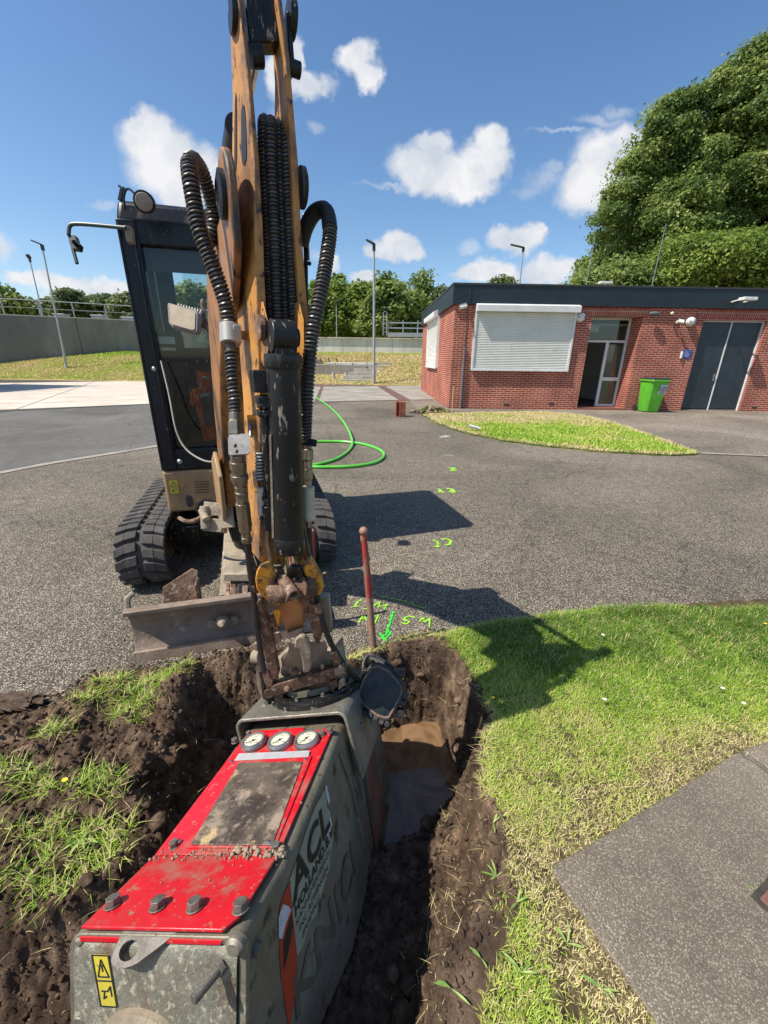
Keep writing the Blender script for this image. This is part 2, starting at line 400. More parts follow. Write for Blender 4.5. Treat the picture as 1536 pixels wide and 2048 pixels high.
def grass_nodes(m, straw_bias=0.0, scale=1.0, fine=60):
    nt, N, K, b = nodes(m); tc = N('ShaderNodeTexCoord'); vec = tc.outputs['Object']
    n1 = N('ShaderNodeTexNoise'); n1.inputs['Scale'].default_value = 0.9 * scale; n1.inputs['Detail'].default_value = 7; n1.inputs['Roughness'].default_value = 0.65; K(vec, n1.inputs['Vector'])
    n2 = N('ShaderNodeTexNoise'); n2.inputs['Scale'].default_value = fine; n2.inputs['Detail'].default_value = 3; n2.inputs['Roughness'].default_value = 0.8; K(vec, n2.inputs['Vector'])
    a = N('ShaderNodeMath'); a.operation = 'MULTIPLY_ADD'; K(n2.outputs[0], a.inputs[0]); a.inputs[1].default_value = 0.42; a.inputs[2].default_value = -0.21 + straw_bias
    s = N('ShaderNodeMath'); s.operation = 'ADD'; K(a.outputs[0], s.inputs[0]); K(n1.outputs[0], s.inputs[1])
    r = N('ShaderNodeValToRGB'); K(s.outputs[0], r.inputs[0]); e = r.color_ramp.elements
    e[0].position = 0.28; e[0].color = (0.05, 0.085, 0.014, 1); e[1].position = 0.74; e[1].color = (0.42, 0.33, 0.15, 1)
    q = e.new(0.46); q.color = (0.11, 0.17, 0.03, 1); q = e.new(0.58); q.color = (0.25, 0.22, 0.07, 1)
    K(r.outputs[0], b.inputs['Base Color']); b.inputs['Roughness'].default_value = 0.9; b.inputs['Specular IOR Level'].default_value = 0.15
    bp = N('ShaderNodeBump'); bp.inputs['Strength'].default_value = 0.9; bp.inputs['Distance'].default_value = 0.05 if fine < 30 else 0.02
    K(n2.outputs[0], bp.inputs['Height']); K(bp.outputs[0], b.inputs['Normal'])
m_bank = newmat('bank_grass'); grass_nodes(m_bank, 0.18, 0.45, 9)
m_verge = newmat('verge_grass'); grass_nodes(m_verge, -0.06, 1.2, 26)

# ---- near patch: polygons in plan
GX0, GX1, GY0, GY1, CS = -2.7, 3.3, -0.7, 2.5, 0.008
edge_px = [(-260, 1475), (0, 1425), (60, 1412), (120, 1402), (190, 1352), (330, 1335), (400, 1318), (470, 1302), (560, 1296), (640, 1312), (700, 1318), (740, 1303), (800, 1280),
           (860, 1268), (905, 1266), (940, 1252), (1050, 1240), (1200, 1218), (1400, 1206), (1536, 1198), (1800, 1186)]
EDGE = [xy(G(*p)) for p in edge_px]
SOFT = [(GX0 - 1, EDGE[0][1] - 0.4)] + EDGE + [(GX1 + 1, EDGE[-1][1]), (GX1 + 1, GY0 - 1), (GX0 - 1, GY0 - 1)]
rim_px = [(405, 1350, 0), (520, 1338, 0), (640, 1345, 0), (720, 1330, 0), (770, 1305, 0), (850, 1296, 0), (900, 1296, 0), (925, 1330, 0), (965, 1400, 0), (985, 1440, 0), (962, 1500, 0),
          (968, 1570, 0), (990, 1640, 0), (1003, 1700, 0), (1008, 1760, 0), (975, 1800, 0), (925, 1860, 0), (890, 1940, 0), (880, 2048, 0), (860, 2300, 0), (600, 2500, 0)]
PIT = [xy(G(a, b_, c)) for a, b_, c in rim_px] + [(-2.2, 0.0)] + [xy(G(*p, 0.10)) for p in
      [(-420, 1860), (0, 1815), (60, 1812), (150, 1790), (230, 1735), (280, 1690), (305, 1640), (255, 1590), (250, 1530), (310, 1480), (335, 1430), (355, 1375)]]
WATER = [xy(G(*p, -0.455)) for p in [(600, 1425), (770, 1425), (868, 1428), (880, 1470), (925, 1545), (880, 1600), (820, 1660), (760, 1680), (600, 1680)]]
LEDGE = [xy(G(*p, -0.12)) for p in [(985, 1640), (900, 1700), (850, 1780), (850, 1900), (830, 2048), (820, 2300), (1000, 2300), (1060, 2048), (1010, 1760)]]
TUFTS = [[xy(G(*p, 0.10)) for p in q] for q in ([(120, 1395), (190, 1350), (330, 1332), (395, 1335), (340, 1375), (310, 1420), (270, 1445), (215, 1430), (230, 1400), (150, 1410)],
         [(-60, 1540), (60, 1530), (150, 1545), (240, 1520), (262, 1560), (245, 1600), (150, 1600), (60, 1580), (-60, 1585)],
         [(-80, 1640), (60, 1655), (130, 1630), (200, 1640), (280, 1640), (300, 1690), (250, 1735), (150, 1790), (60, 1808), (-80, 1810), (-60, 1740), (60, 1730), (60, 1690)],
         [(60, 1470), (140, 1455), (160, 1475), (80, 1500)])]
# worn bare strip between the hole and the lawn
BARE = [xy(G(*p)) for p in [(990, 1700), (1018, 1760), (1035, 1820), (1010, 1900), (975, 1960), (960, 2048), (950, 2300), (700, 2300), (740, 2048), (760, 1940), (800, 1860), (880, 1780)]]
SLAB = [xy(G(*p)) for p in [(1098, 1750), (1508, 1492)]]
sd1 = Vector(SLAB[1]) - Vector(SLAB[0]); sdn = sd1.normalized()
sl3 = Vector(xy(G(1300, 2048))); SLABP = [SLAB[0], tuple(Vector(SLAB[0]) + sdn * 1.02), tuple(Vector(SLAB[0]) + sdn * 1.02 + (sl3 - Vector(SLAB[0])).normalized() * 1.6),
          tuple(Vector(SLAB[0]) + (sl3 - Vector(SLAB[0])).normalized() * 1.6)]
sle = (sl3 - Vector(SLAB[0])).normalized()

def ground_h(X, Y):
    """height and zone (0 asphalt, 1 soil, 2 grass) of the near ground"""
    wob = fbm(X, Y, 9, 3) * 0.018 + fbm(X, Y, 40, 2) * 0.006
    e = sdf(X, Y, SOFT) + wob * 1.3
    p = sdf(X, Y, PIT) + fbm(X, Y, 7, 3) * 0.022 + fbm(X, Y, 28, 3) * 0.012
    h = np.zeros_like(X)
    right = sstep(-0.05, 0.12, X - 0.10)
    left = 1 - sstep(-0.75, -0.45, X)
    soft = sstep(0.0, 0.05, e)
    clod = fbm(X, Y, 11, 5, 0.6); clod2 = np.abs(fbm(X + 5, Y, 24, 4, 0.6))
    h += soft * right * (0.022 + fbm(X, Y, 3, 3) * 0.018)
    lump = sstep(0.03, 0.20, e) * sstep(-0.02, -0.10, p)
    fine = fbm(X - 7, Y + 2, 48, 3, 0.6); bil = np.abs(fbm(X + 2, Y - 4, 33, 2)) 
    h += left * sstep(0.0, 0.22, e) * (0.10 + 0.08 * fbm(X, Y, 3.1, 3) + 0.070 * clod + 0.045 * clod2 + 0.010 * fine - 0.02 * bil)
    mid = (1 - left) * (1 - right)
    h += mid * soft * (0.03 + 0.03 * clod + 0.03 * clod2 + 0.008 * fine)
    # the hole
    ledge = sstep(-0.03, 0.06, sdf(X, Y, LEDGE))
    wallw = 0.10 + 0.10 * left
    wd = np.maximum(0, -sdf(X, Y, WATER) + 0.02 * clod)
    floor = -0.50 + np.minimum(0.26, wd * 1.5) + 0.035 * clod + 0.04 * clod2 + 0.012 * fine - 0.02 * bil + 0.10 * left * sstep(-1.0, -1.7, X)
    floor = floor * (1 - ledge) + ledge * (-0.17 - 0.10 * sstep(0.05, 0.25, p) + 0.03 * clod)
    k = sstep(0.0, wallw, p) ** 0.8
    wallrough = np.sin(np.pi * np.clip(k, 0, 1)) * (0.06 * fbm(X, Y, 16, 4) + 0.05 * clod2 + 0.02 * fine)
    h = h * (1 - k) + floor * k + wallrough
    h += 0.012 * sstep(-0.05, 0.0, p) * (1 - k) * clod * soft
    zone = np.where(e < 0, 0.0, 1.0)
    grassm = (e > 0.012) & (p < -0.012)
    dry = fbm(X, Y, 2.1, 4)
    g_right = grassm & (X > 0.12 + 0.26 * sstep(1.55, 1.82, Y) + 0.03 * fbm(X, Y, 6, 3)) & (sdf(X, Y, BARE) < 0.0 + 0.03 * fbm(X, Y, 8, 3))
    pat = fbm(X + 3.3, Y - 1.1, 4.2, 3)
    g_left = np.zeros_like(grassm)
    for T_ in TUFTS: g_left |= sdf(X, Y, T_) > 0.03 * fbm(X, Y, 10, 3)
    g_left &= (e > -0.02) & (p < 0.0)
    zone = np.where(g_right, 2.0, zone); zone = np.where(g_left, 3.0, zone)
    # asphalt skin stops at a ragged broken edge
    h = np.where((e < 0.0) & (p < 0), 0.0 + 0 * h, h)
    return h, zone, e, p
nx = int((GX1 - GX0) / CS) + 1; ny = int((GY1 - GY0) / CS) + 1
gx = np.linspace(GX0, GX1, nx); gy = np.linspace(GY0, GY1, ny)
GXX, GYY = np.meshgrid(gx, gy); GH, GZ, GE, GP = ground_h(GXX, GYY)
bd = np.minimum(np.minimum(GXX - GX0, GX1 - GXX), np.minimum(GY1 - GYY, GYY - GY0))
GH = GH * sstep(0, 0.15, bd) if False else GH
GH[-1, :] = 0.0
gv = np.stack([GXX.ravel(), GYY.ravel(), GH.ravel()], 1)
ii = (np.arange(ny - 1)[:, None] * nx + np.arange(nx - 1)[None, :]).ravel()
gf = np.stack([ii, ii + 1, ii + nx + 1, ii + nx], 1)

m_soil = newmat('soil')
def soil_nodes(m):
    nt, N, K, b = nodes(m); tc = N('ShaderNodeTexCoord'); vec = tc.outputs['Object']
    def no(s, d=6, r=0.65):
        n = N('ShaderNodeTexNoise'); n.inputs['Scale'].default_value = s; n.inputs['Detail'].default_value = d; n.inputs['Roughness'].default_value = r; K(vec, n.inputs['Vector']); return n.outputs[0]
    r = N('ShaderNodeValToRGB'); K(no(14, 8), r.inputs[0]); e = r.color_ramp.elements
    e[0].position = 0.30; e[0].color = (0.040, 0.025, 0.017, 1); e[1].position = 0.70; e[1].color = (0.27, 0.185, 0.125, 1)
    q = e.new(0.5); q.color = (0.115, 0.075, 0.050, 1)
    at = N('ShaderNodeAttribute'); at.attribute_name = 'zone'
    # turf: dry thatch colour under the blades
    r2 = N('ShaderNodeValToRGB'); K(no(26, 6, 0.75), r2.inputs[0]); e = r2.color_ramp.elements
    e[0].position = 0.36; e[0].color = (0.045, 0.036, 0.016, 1); e[1].position = 0.75; e[1].color = (0.26, 0.20, 0.10, 1)
    g = N('ShaderNodeMapRange'); K(at.outputs['Fac'], g.inputs[0]); g.inputs[1].default_value = 1.2; g.inputs[2].default_value = 1.9
    mx = N('ShaderNodeMix'); mx.data_type = 'RGBA'; K(g.outputs[0], mx.inputs[0]); K(r.outputs[0], mx.inputs[6]); K(r2.outputs[0], mx.inputs[7])
    lv = N('ShaderNodeMapRange'); K(no(3.2, 5), lv.inputs[0]); lv.inputs[1].default_value = 0.35; lv.inputs[2].default_value = 0.65; lv.inputs[3].default_value = 0.62; lv.inputs[4].default_value = 1.35
    lsc = N('ShaderNodeVectorMath'); lsc.operation = 'SCALE'; K(mx.outputs[2], lsc.inputs[0]); K(lv.outputs[0], lsc.inputs['Scale'])
    K(lsc.outputs[0], b.inputs['Base Color']); b.inputs['Roughness'].default_value = 0.95; b.inputs['Specular IOR Level'].default_value = 0.2
    bp = N('ShaderNodeBump'); bp.inputs['Strength'].default_value = 0.9; bp.inputs['Distance'].default_value = 0.012; K(no(95, 7, 0.75), bp.inputs['Height'])
    K(bp.outputs[0], b.inputs['Normal'])
soil_nodes(m_soil)
isasp = (GZ.ravel()[gf].max(axis=1) < 0.5)
dug = npmesh('dug_ground', gv, gf, [m_soil, m_asph], attrs={'zone': np.minimum(GZ.ravel(), 2)}, smooth=True)
dug.data.polygons.foreach_set('material_index', isasp.astype(np.int32)); tag(dug, kind='structure')

# ---- outer sheet, one mesh reaching the horizon with an opening for the dug ground
mb = MB(); FAR = 900
xs = [-FAR, -120, -40, GX0, GX1, 40, 120, FAR]; ys = [-FAR, -60, GY0, GY1, 30, 120, FAR]
for i in range(len(xs) - 1):
    for j in range(len(ys) - 1):
        if xs[i] == GX0 and ys[j] == GY0: continue
        mb.add([V(xs[i], ys[j], 0), V(xs[i + 1], ys[j], 0), V(xs[i + 1], ys[j + 1], 0), V(xs[i], ys[j + 1], 0)], [(0, 1, 2, 3)])
tag(mb.build('ground', m_asph, smooth=0), kind='structure')
# the part of the lawn and path beyond the dug sheet on the right
mb = MB(); mb.prism([V(GX1, EDGE[-1][1], 0.0), V(GX1, GY0, 0), V(9, GY0, 0), V(9, EDGE[-1][1] + 0.2, 0)], V(0, 0, 1), 0.02)
tag(mb.build('lawn_beyond', m_verge, smooth=0), kind='structure')

# ---- concrete path slab in the lawn, lower right
m_slab = newmat('aged_concrete'); asphalt_nodes(m_slab, (0.16, 0.135, 0.10), (0.25, 0.213, 0.16), (0.48, 0.42, 0.33), 230, 0.32)
def P2(p, z): return V(p[0], p[1], z)
mb = MB(); nrm = V(0, 0, 1)
jit = [Vector(SLABP[0])]
def edgepts(a, b, n, amp):
    a = Vector(a); b = Vector(b); d = (b - a); q = Vector((-d.y, d.x)).normalized()
    return [a + d * (i / n) + q * (mnoise.noise(Vector((a.x * 9 + i * 0.6, b.y * 5, 0))) * amp) for i in range(n)]
poly = []
for k in range(4): poly += edgepts(SLABP[k], SLABP[(k + 1) % 4], 26, 0.010)
mb.prism([P2(p, -0.03) for p in reversed(poly)], nrm, 0.066)
ps = mb.build('path_slab', m_slab, bevel=0.006, smooth=40); tag(ps, kind='structure')
# second slab, and the brick paving that starts at the right edge
mb = MB(); o2 = Vector(SLABP[1]) + sdn * 0.012; c2_ = (sdn + Vector((0.55, -0.0))).normalized()
poly = edgepts(o2, o2 + c2_ * 1.3, 20, 0.008) + [o2 + c2_ * 1.3 + sle * 1.2, o2 + sle * 0.95]
mb.prism([P2(p, -0.03) for p in reversed(poly)], nrm, 0.063)
tag(mb.build('path_slab', m_slab, bevel=0.006, smooth=40), kind='structure')
m_clinker = mat('clinker', (0.16, 0.07, 0.05), (0.25, 0.12, 0.09), 20, 5, 0.8, bump=0.5, bscale=90)
mbk = MB(); mz = MB()
b0 = Vector(xy(G(1506, 1812))); bx = Vector(xy(G(1600, 1710))) - b0; bx.normalize(); by = Vector((bx.y, -bx.x))
fr = MB().prism([P2(b0 - bx * 0.012 - by * 0.012, 0.034), P2(b0 + bx * 0.5 - by * 0.012, 0.034), P2(b0 + bx * 0.5 + by * 0.4, 0.034), P2(b0 - bx * 0.012 + by * 0.4, 0.034)][::-1], nrm, 0.006)
tag(fr.build('brick_inset', mat('joint_dark', (0.03, 0.03, 0.02), (0.06, 0.05, 0.04), 30), smooth=0), kind='structure')
for r in range(5):
    for c in range(4):
        a_ = max(0.002, c * 0.208 - (0.104 if r % 2 else 0)); z_ = min(0.486, c * 0.208 - (0.104 if r % 2 else 0) + 0.200)
        if z_ - a_ < 0.03: continue
        o = b0 + bx * a_ + by * (r * 0.075 + 0.004); w = z_ - a_
        mbk.prism([P2(o, 0.036), P2(o + bx * w, 0.036), P2(o + bx * w + by * 0.067, 0.036), P2(o + by * 0.067, 0.036)][::-1], nrm, 0.010)
tag(mbk.build('brick_inset', m_clinker, bevel=0.003), kind='structure')

# ---- water in the hole
m_water = newmat('muddy_water'); nt, N, K, b = nodes(m_water)
tcw = N('ShaderNodeTexCoord'); nw = N('ShaderNodeTexNoise'); nw.inputs['Scale'].default_value = 5; nw.inputs['Detail'].default_value = 4; nw.inputs['Distortion'].default_value = 1.6; K(tcw.outputs['Object'], nw.inputs['Vector'])
rw = N('ShaderNodeValToRGB'); K(nw.outputs[0], rw.inputs[0]); rw.color_ramp.elements[0].color = (0.13, 0.075, 0.042, 1); rw.color_ramp.elements[1].color = (0.24, 0.145, 0.078, 1)
rw.color_ramp.elements[0].position = 0.35; rw.color_ramp.elements[1].position = 0.62
K(rw.outputs[0], b.inputs['Base Color']); b.inputs['Roughness'].default_value = 0.02; b.inputs['IOR'].default_value = 1.48
bw = N('ShaderNodeBump'); bw.inputs['Strength'].default_value = 0.03; bw.inputs['Distance'].default_value = 0.02; K(nw.outputs[0], bw.inputs['Height']); K(bw.outputs[0], b.inputs['Normal'])
mb = MB(); WZ = -0.455
wp = [V(0.62, 0.9, WZ), V(0.62, 2.0, WZ), V(-0.9, 2.1, WZ), V(-0.9, 0.9, WZ)]
mb.add(wp, [(0, 1, 2, 3)]); tag(mb.build('water', m_water, smooth=0), kind='structure')

# ---- clods of earth : uncountable crumbs
def ico(r, seed):
    import bmesh
    bm = bmesh.new(); bmesh.ops.create_icosphere(bm, subdivisions=1, radius=1.0)
    v = np.array([q.co[:] for q in bm.verts]); f = np.array([[q.index for q in t.verts] for t in bm.faces]); bm.free(); return v, f
iv, if_ = ico(1, 0)
def clods(n, seed):
    g = np.random.default_rng(seed); X = g.uniform(GX0 + 0.05, 1.4, n * 7); Y = g.uniform(0.0, GY1 - 0.2, n * 7)
    h, z, e, p = ground_h(X, Y)
    w = (((e > -0.03) & (X < -0.3)) | ((p > -0.06)) | ((e > -0.05) & (e < 0.10) & (X < 0.3))) & (z != 2) & (h > WZ - 0.03)
    w |= (e > -0.30) & (e < 0) & (g.random(n * 7) < 0.02)
    X, Y, h = X[w][:n], Y[w][:n], h[w][:n]; m = len(X)
    r = 0.0016 + 0.0085 * g.random(m) ** 7
    vs = []; s = g.uniform(0.55, 1.4, (m, 1, 3)); jit = g.uniform(0.62, 1.30, (m, len(iv), 1))
    a = g.uniform(0, 6.28, m); ca, sa = np.cos(a), np.sin(a)
    q = iv[None] * s * jit * r[:, None, None]; qx = q[..., 0] * ca[:, None] - q[..., 1] * sa[:, None]; qy = q[..., 0] * sa[:, None] + q[..., 1] * ca[:, None]
    v = np.stack([qx + X[:, None], qy + Y[:, None], q[..., 2] + (h + r * 0.3)[:, None]], -1).reshape(-1, 3)
    f = (if_[None] + (np.arange(m) * len(iv))[:, None, None]).reshape(-1, 3)
    o = npmesh('soil_crumbs', v, f, m_soil, attrs={'zone': np.ones(len(v))}); tag(o, 'loose crumbs of dark brown earth around the dug hole', 'soil', kind='stuff')
clods(60000, 11)
def lumps(n, seed):
    import bmesh
    bm = bmesh.new(); bmesh.ops.create_icosphere(bm, subdivisions=3, radius=1.0); bv = np.array([q.co[:] for q in bm.verts]); bf = np.array([[q.index for q in t.verts] for t in bm.faces]); bm.free()
    g = np.random.default_rng(seed); X = g.uniform(-2.5, 1.2, n * 30); Y = g.uniform(0.3, 2.2, n * 30); h, z, e, p = ground_h(X, Y)
    w = (((e > 0.0) & (X < -0.35) & (z == 1)) | ((e > 0) & (p > 0.0) & (z == 1) & (X < .75)) ) & (h > WZ + .02); X, Y, h = X[w][:n], Y[w][:n], h[w][:n]; vs = []
    for i in range(len(X)):
        r = .006 + .020 * g.random() ** 3; q = bv * g.uniform(.7, 1.3, (1, 3)) * np.array([1, 1, .7]); o = g.uniform(0, 50, 2)
        d = 1 + .55 * fbm(bv[:, 0] * 1.0 + o[0] + bv[:, 2] * .7, bv[:, 1] + o[1] - bv[:, 2] * .6, 1.7, 4, .65)
        vs.append(q * d[:, None] * r + np.array([X[i], Y[i], h[i] + r * .25]))
    m = len(vs); o = npmesh('soil_clods', np.concatenate(vs), (bf[None] + (np.arange(m) * len(bv))[:, None, None]).reshape(-1, 3), m_soil, attrs={'zone': np.ones(m * len(bv))}, smooth=True)
    tag(o, 'lumps of dark brown earth lying around the dug hole', 'soil', kind='stuff')
lumps(650, 12)

# ---- blades
m_blade = newmat('grass_blade')
def blade_nodes(m):
    nt, N, K, b = nodes(m); at = N('ShaderNodeAttribute'); at.attribute_name = 'tint'
    r = N('ShaderNodeValToRGB'); K(at.outputs['Fac'], r.inputs[0]); e = r.color_ramp.elements
    e[0].position = 0.0; e[0].color = (0.10, 0.20, 0.02, 1); e[1].position = 1.0; e[1].color = (0.72, 0.60, 0.33, 1)
    q = e.new(0.35); q.color = (0.31, 0.50, 0.045, 1); q = e.new(0.6); q.color = (0.50, 0.56, 0.11, 1); q = e.new(0.78); q.color = (0.60, 0.51, 0.24, 1)
    K(r.outputs[0], b.inputs['Base Color']); b.inputs['Roughness'].default_value = 0.55; b.inputs['Specular IOR Level'].default_value = 0.3
    tr = N('ShaderNodeBsdfTranslucent'); K(r.outputs[0], tr.inputs[0]); ms = N('ShaderNodeMixShader'); ms.inputs[0].default_value = 0.25
    K(b.outputs[0], ms.inputs[1]); K(tr.outputs[0], ms.inputs[2]); K(ms.outputs[0], nt.nodes['Material Output'].inputs[0])
blade_nodes(m_blade)
def blades(name, X, Y, Z, L_, W, lean, tint, label, seed, cat='grass', bend=1.0):
    g = np.random.default_rng(seed); n = len(X); a = g.uniform(0, 2 * np.pi, n)
    d = np.stack([np.cos(a), np.sin(a)], 1); s = np.stack([-d[:, 1], d[:, 0]], 1)
    base = np.stack([X, Y, Z], 1); out = []
    for t, w in ((0, 1.0), (0.5, 0.8), (1.0, 0.0)):
        hz = L_ * np.sin(np.minimum(1.35, t * 1.0)) * np.cos(lean) * (1 if t < 1 else 1 - 0.25 * lean * bend)
        hr = L_ * np.sin(lean) * t ** 1.4 * (1.0 + 0.2 * bend)
        c = base + np.concatenate([d * hr[:, None], hz[:, None]], 1)
        if t < 1:
            out += [c - np.concatenate([s * (W * w / 2)[:, None], np.zeros((n, 1))], 1), c + np.concatenate([s * (W * w / 2)[:, None], np.zeros((n, 1))], 1)]
        else: out.append(c)
    v = np.stack(out, 1).reshape(-1, 3); o = np.arange(n)[:, None] * 5
    f = np.concatenate([o + np.array([0, 1, 3]), o + np.array([0, 3, 2]), o + np.array([2, 3, 4])], 1).reshape(-1, 3)
    ob = npmesh(name, v, f, m_blade, attrs={'tint': np.repeat(tint, 5)}); tag(ob, label, cat, kind='stuff'); return ob
def lawn_near():
    g = np.random.default_rng(21); n = 420000
    # denser towards the viewer
    Y = 0.25 + (2.25 - 0.25) * g.random(n) ** 1.15; X = g.uniform(0.1, 3.3, n)
    keep = X < 0.35 + Y * 1.35 + 0.25; X, Y = X[keep], Y[keep]
    h, z, e, p = ground_h(X, Y); w = (z == 2) | ((z == 1) & (p < -.01) & (e > 0.02) & (X > .3) & (g.random(len(X)) < .05 + .35 * sstep(0.1, .25, fbm(X, Y, 9, 3))))
    w &= sdf(X, Y, SLABP) < 0.006
    w &= (g.random(len(X)) < 0.92)
    X, Y, h, e, p = X[w], Y[w], h[w], e[w], p[w]
    dry = fbm(X, Y, 1.6, 4); dry2 = fbm(X + 9, Y, 6, 3)
    ds = -sdf(X, Y, SLABP)
    k = 0.30 + 0.55 * dry + 0.35 * dry2 + 0.30 * sstep(0.26, 0.0, ds) + 0.24 * sstep(1.45, 1.0, Y - 0.12 * X) - 0.27 * sstep(1.35, 1.8, Y) 
    k += 0.2 * sstep(0.10, 0.0, e)
    thin = g.random(len(X)) < (1.05 - 0.45 * sstep(0.3, 0.9, k)) * (1 - 0.85 * sstep(0.28, 0.42, fbm(X - 4, Y + 6, 7, 4)))
    X, Y, h, k = X[thin], Y[thin], h[thin], k[thin]; n = len(X)
    tint = np.clip(k + 0.02 + g.normal(0, 0.17, n), 0, 1)
    tint = np.where(g.random(n) < 0.14, np.clip(g.normal(0.85, 0.08, n), 0, 1), tint)
    Lb = (0.014 + 0.024 * g.random(n)) * (1 + 0.7 * sstep(1.2, 1.7, Y) * (fbm(X, Y, 5, 2) > -0.1)) * (1.15 - 0.5 * np.clip(k, 0, 1)); 
    blades('lawn_grass', X, Y, h - 0.003, Lb, 0.0016 + 0.0018 * g.random(n), g.uniform(0.25, 1.45, n), tint, 'mown lawn with green and straw coloured blades beside the dug hole', 22)
lawn_near()
def mound_grass():
    g = np.random.default_rng(31); n = 160000
    X = g.uniform(-2.4, -0.42, n); Y = g.uniform(0.4, 2.2, n); h, z, e, p = ground_h(X, Y)
    pat = fbm(X + 3.3, Y - 1.1, 4.2, 3)
    w = (z == 3) & (g.random(n) < 0.72); X, Y, h = X[w], Y[w], h[w]; n = len(X); c = fbm(X, Y, 14, 2)
    keep = c > -0.12; X, Y, h, c = X[keep], Y[keep], h[keep], c[keep]; n = len(X)
    tint = np.clip(0.34 + 0.25 * fbm(X, Y, 5, 2) + g.normal(0, 0.2, n), 0, 1); tint = np.where(g.random(n) < 0.2, 0.8, tint)
    blades('torn_turf_grass', X, Y, h - 0.004, 0.02 + 0.07 * g.random(n) ** 2.4, 0.0016 + 0.0022 * g.random(n), g.uniform(0.3, 1.5, n), tint, 'long grass on the torn up turf left of the hole', 32)
mound_grass()
def fringe():       # straw and stems hanging over the rim of the hole and the ragged asphalt edge
    g = np.random.default_rng(41); n = 120000
    X = g.uniform(-0.5, 1.2, n); Y = g.uniform(0.4, 2.2, n); h, z, e, p = ground_h(X, Y)
    w = ((e > -0.012) & (e < 0.045) & (p < 0) | ((p > -0.03) & (p < 0.01) & (X > 0.15) & (Y < 1.5) & (Y > 1.02))) & (g.random(n) < 0.55)
    X, Y, h = X[w], Y[w], h[w]; n = len(X)
    tint = np.clip(g.normal(0.72, 0.2, n), 0, 1)
    blades('rim_straw', X, Y, h, 0.018 + 0.03 * g.random(n), 0.002 + 0.0015 * g.random(n), g.uniform(0.8, 1.5, n), tint, 'dry straw and roots along the ragged rim of the hole', 42)
fringe()
def roots():        # torn roots and straws sticking out of the cut walls
    g = np.random.default_rng(45); n = 60000; X = g.uniform(-2.2, 1.1, n); Y = g.uniform(0.4, 2.1, n); h, z, e, p = ground_h(X, Y)
    w = (p > 0.0) & (p < 0.16) & (h > -0.35) & (g.random(n) < .22) & ((X > .1) | (g.random(n) < .35)); X, Y, h = X[w], Y[w], h[w]; n = len(X)
    blades('torn_roots', X, Y, h, 0.012 + 0.05 * g.random(n) ** 3, 0.0010 + 0.0012 * g.random(n), g.uniform(0.8, 1.6, n), np.clip(g.normal(0.85, 0.08, n), 0, 1), 'pale torn roots sticking out of the cut soil walls', 46, 'roots')
roots()

# broad leaved weeds: each a rosette
m_weed = mat('weed_leaf', (0.13, 0.24, 0.04), (0.34, 0.42, 0.12), 30, 3, 0.5, spec=0.4)
def rosette(x, y, nl, size, seed, label, flower=None):
    g = random.Random(seed); hh = float(ground_h(np.array([x]), np.array([y]))[0][0])
    t = thing('broad_leaf_weed', label, 'weed', (x, y, hh)); mb = MB()
    for i in range(nl):
        a = g.uniform(0, 6.28); l = size * g.uniform(0.35, .85); w = l * g.uniform(0.12, 0.2); up = g.uniform(0.15, 0.9)
        d = V(math.cos(a), math.sin(a), 0); s = V(-d.y, d.x, 0); rows = []
        for k in range(6):
            q = k / 5; c = V(x, y, hh) + d * (l * q * math.cos(up * 0.7)) + V(0, 0, 1) * (l * (q * up * 0.9 - q * q * up * 0.55) + 0.012)
            ww = w * math.sin(math.pi * (0.08 + 0.9 * q)) * (0.6 + 0.5 * q)
            rows.append((c - s * ww / 2 + V(0, 0, ww * 0.22), c, c + s * ww / 2 + V(0, 0, ww * 0.22)))
        o = len(mb.v)
        for r in rows: mb.v += [Vector(p) for p in r]
        for k in range(5):
            mb.f += [(o + 3 * k, o + 3 * k + 1, o + 3 * k + 4, o + 3 * k + 3), (o + 3 * k + 1, o + 3 * k + 2, o + 3 * k + 5, o + 3 * k + 4)]
    mb.build('leaves', m_weed, t, smooth=80)
    return t
wl = [((985, 1655), 5, .085, 'long leaved weed on the hole rim nearest the lawn bulge'), ((992, 1760), 7, .09, 'leafy weed hanging over the bare soil edge'),
      ((1030, 1820), 4, .08, 'tall leaved weed on bare soil beside the slab corner'), ((1040, 1960), 6, .09, 'upright plantain near the bottom of the lawn'),
      ((1130, 1900), 6, .07, 'weed growing at the near edge of the slab'), ((1150, 1625), 5, .06, 'flat weed in the straw coloured grass'),
      ((1290, 1535), 5, .06, 'weed in the middle of the dry lawn'), ((1105, 1700), 4, .05, 'small weed just above the slab corner'),
      ((1450, 1450), 5, .06, 'weed in the lawn near the right frame edge'), ((1230, 1560), 5, .045, 'little weed in thin lawn'),
      ((1500, 1790), 5, .045, 'jagged leaved seedling growing from the brick inset'), ((960, 1930), 6, .07, 'weed on crumbling soil right of the hole'),
      ((900, 1990), 5, .09, 'weed beside the crack in the soil'), ((1070, 1540), 4, .05, 'weed low in the lawn beside the hole'),
      ((420, 1475), 4, .05, 'small weed on the dark wall behind the red cover'), ((170, 1690), 8, .10, 'plantain rosette on the torn turf'),
      ((60, 1560), 6, .09, 'broad leaves on the left part of the torn turf'), ((265, 1400), 5, .10, 'pale leaf tuft at the far end of the torn turf'),
      ((330, 1600), 5, .07, 'weed leaning over the dark side of the hole'), ((1200, 1990), 6, .08, 'plantain beside the slab at the bottom of the photo')]
for i, (p, nl, s_, lb) in enumerate(wl):
    q = G(p[0], p[1], 0.08 if p[0] < 400 else 0.0); rosette(q.x, q.y, max(3, nl - 2), s_ * .8, 100 + i, lb)
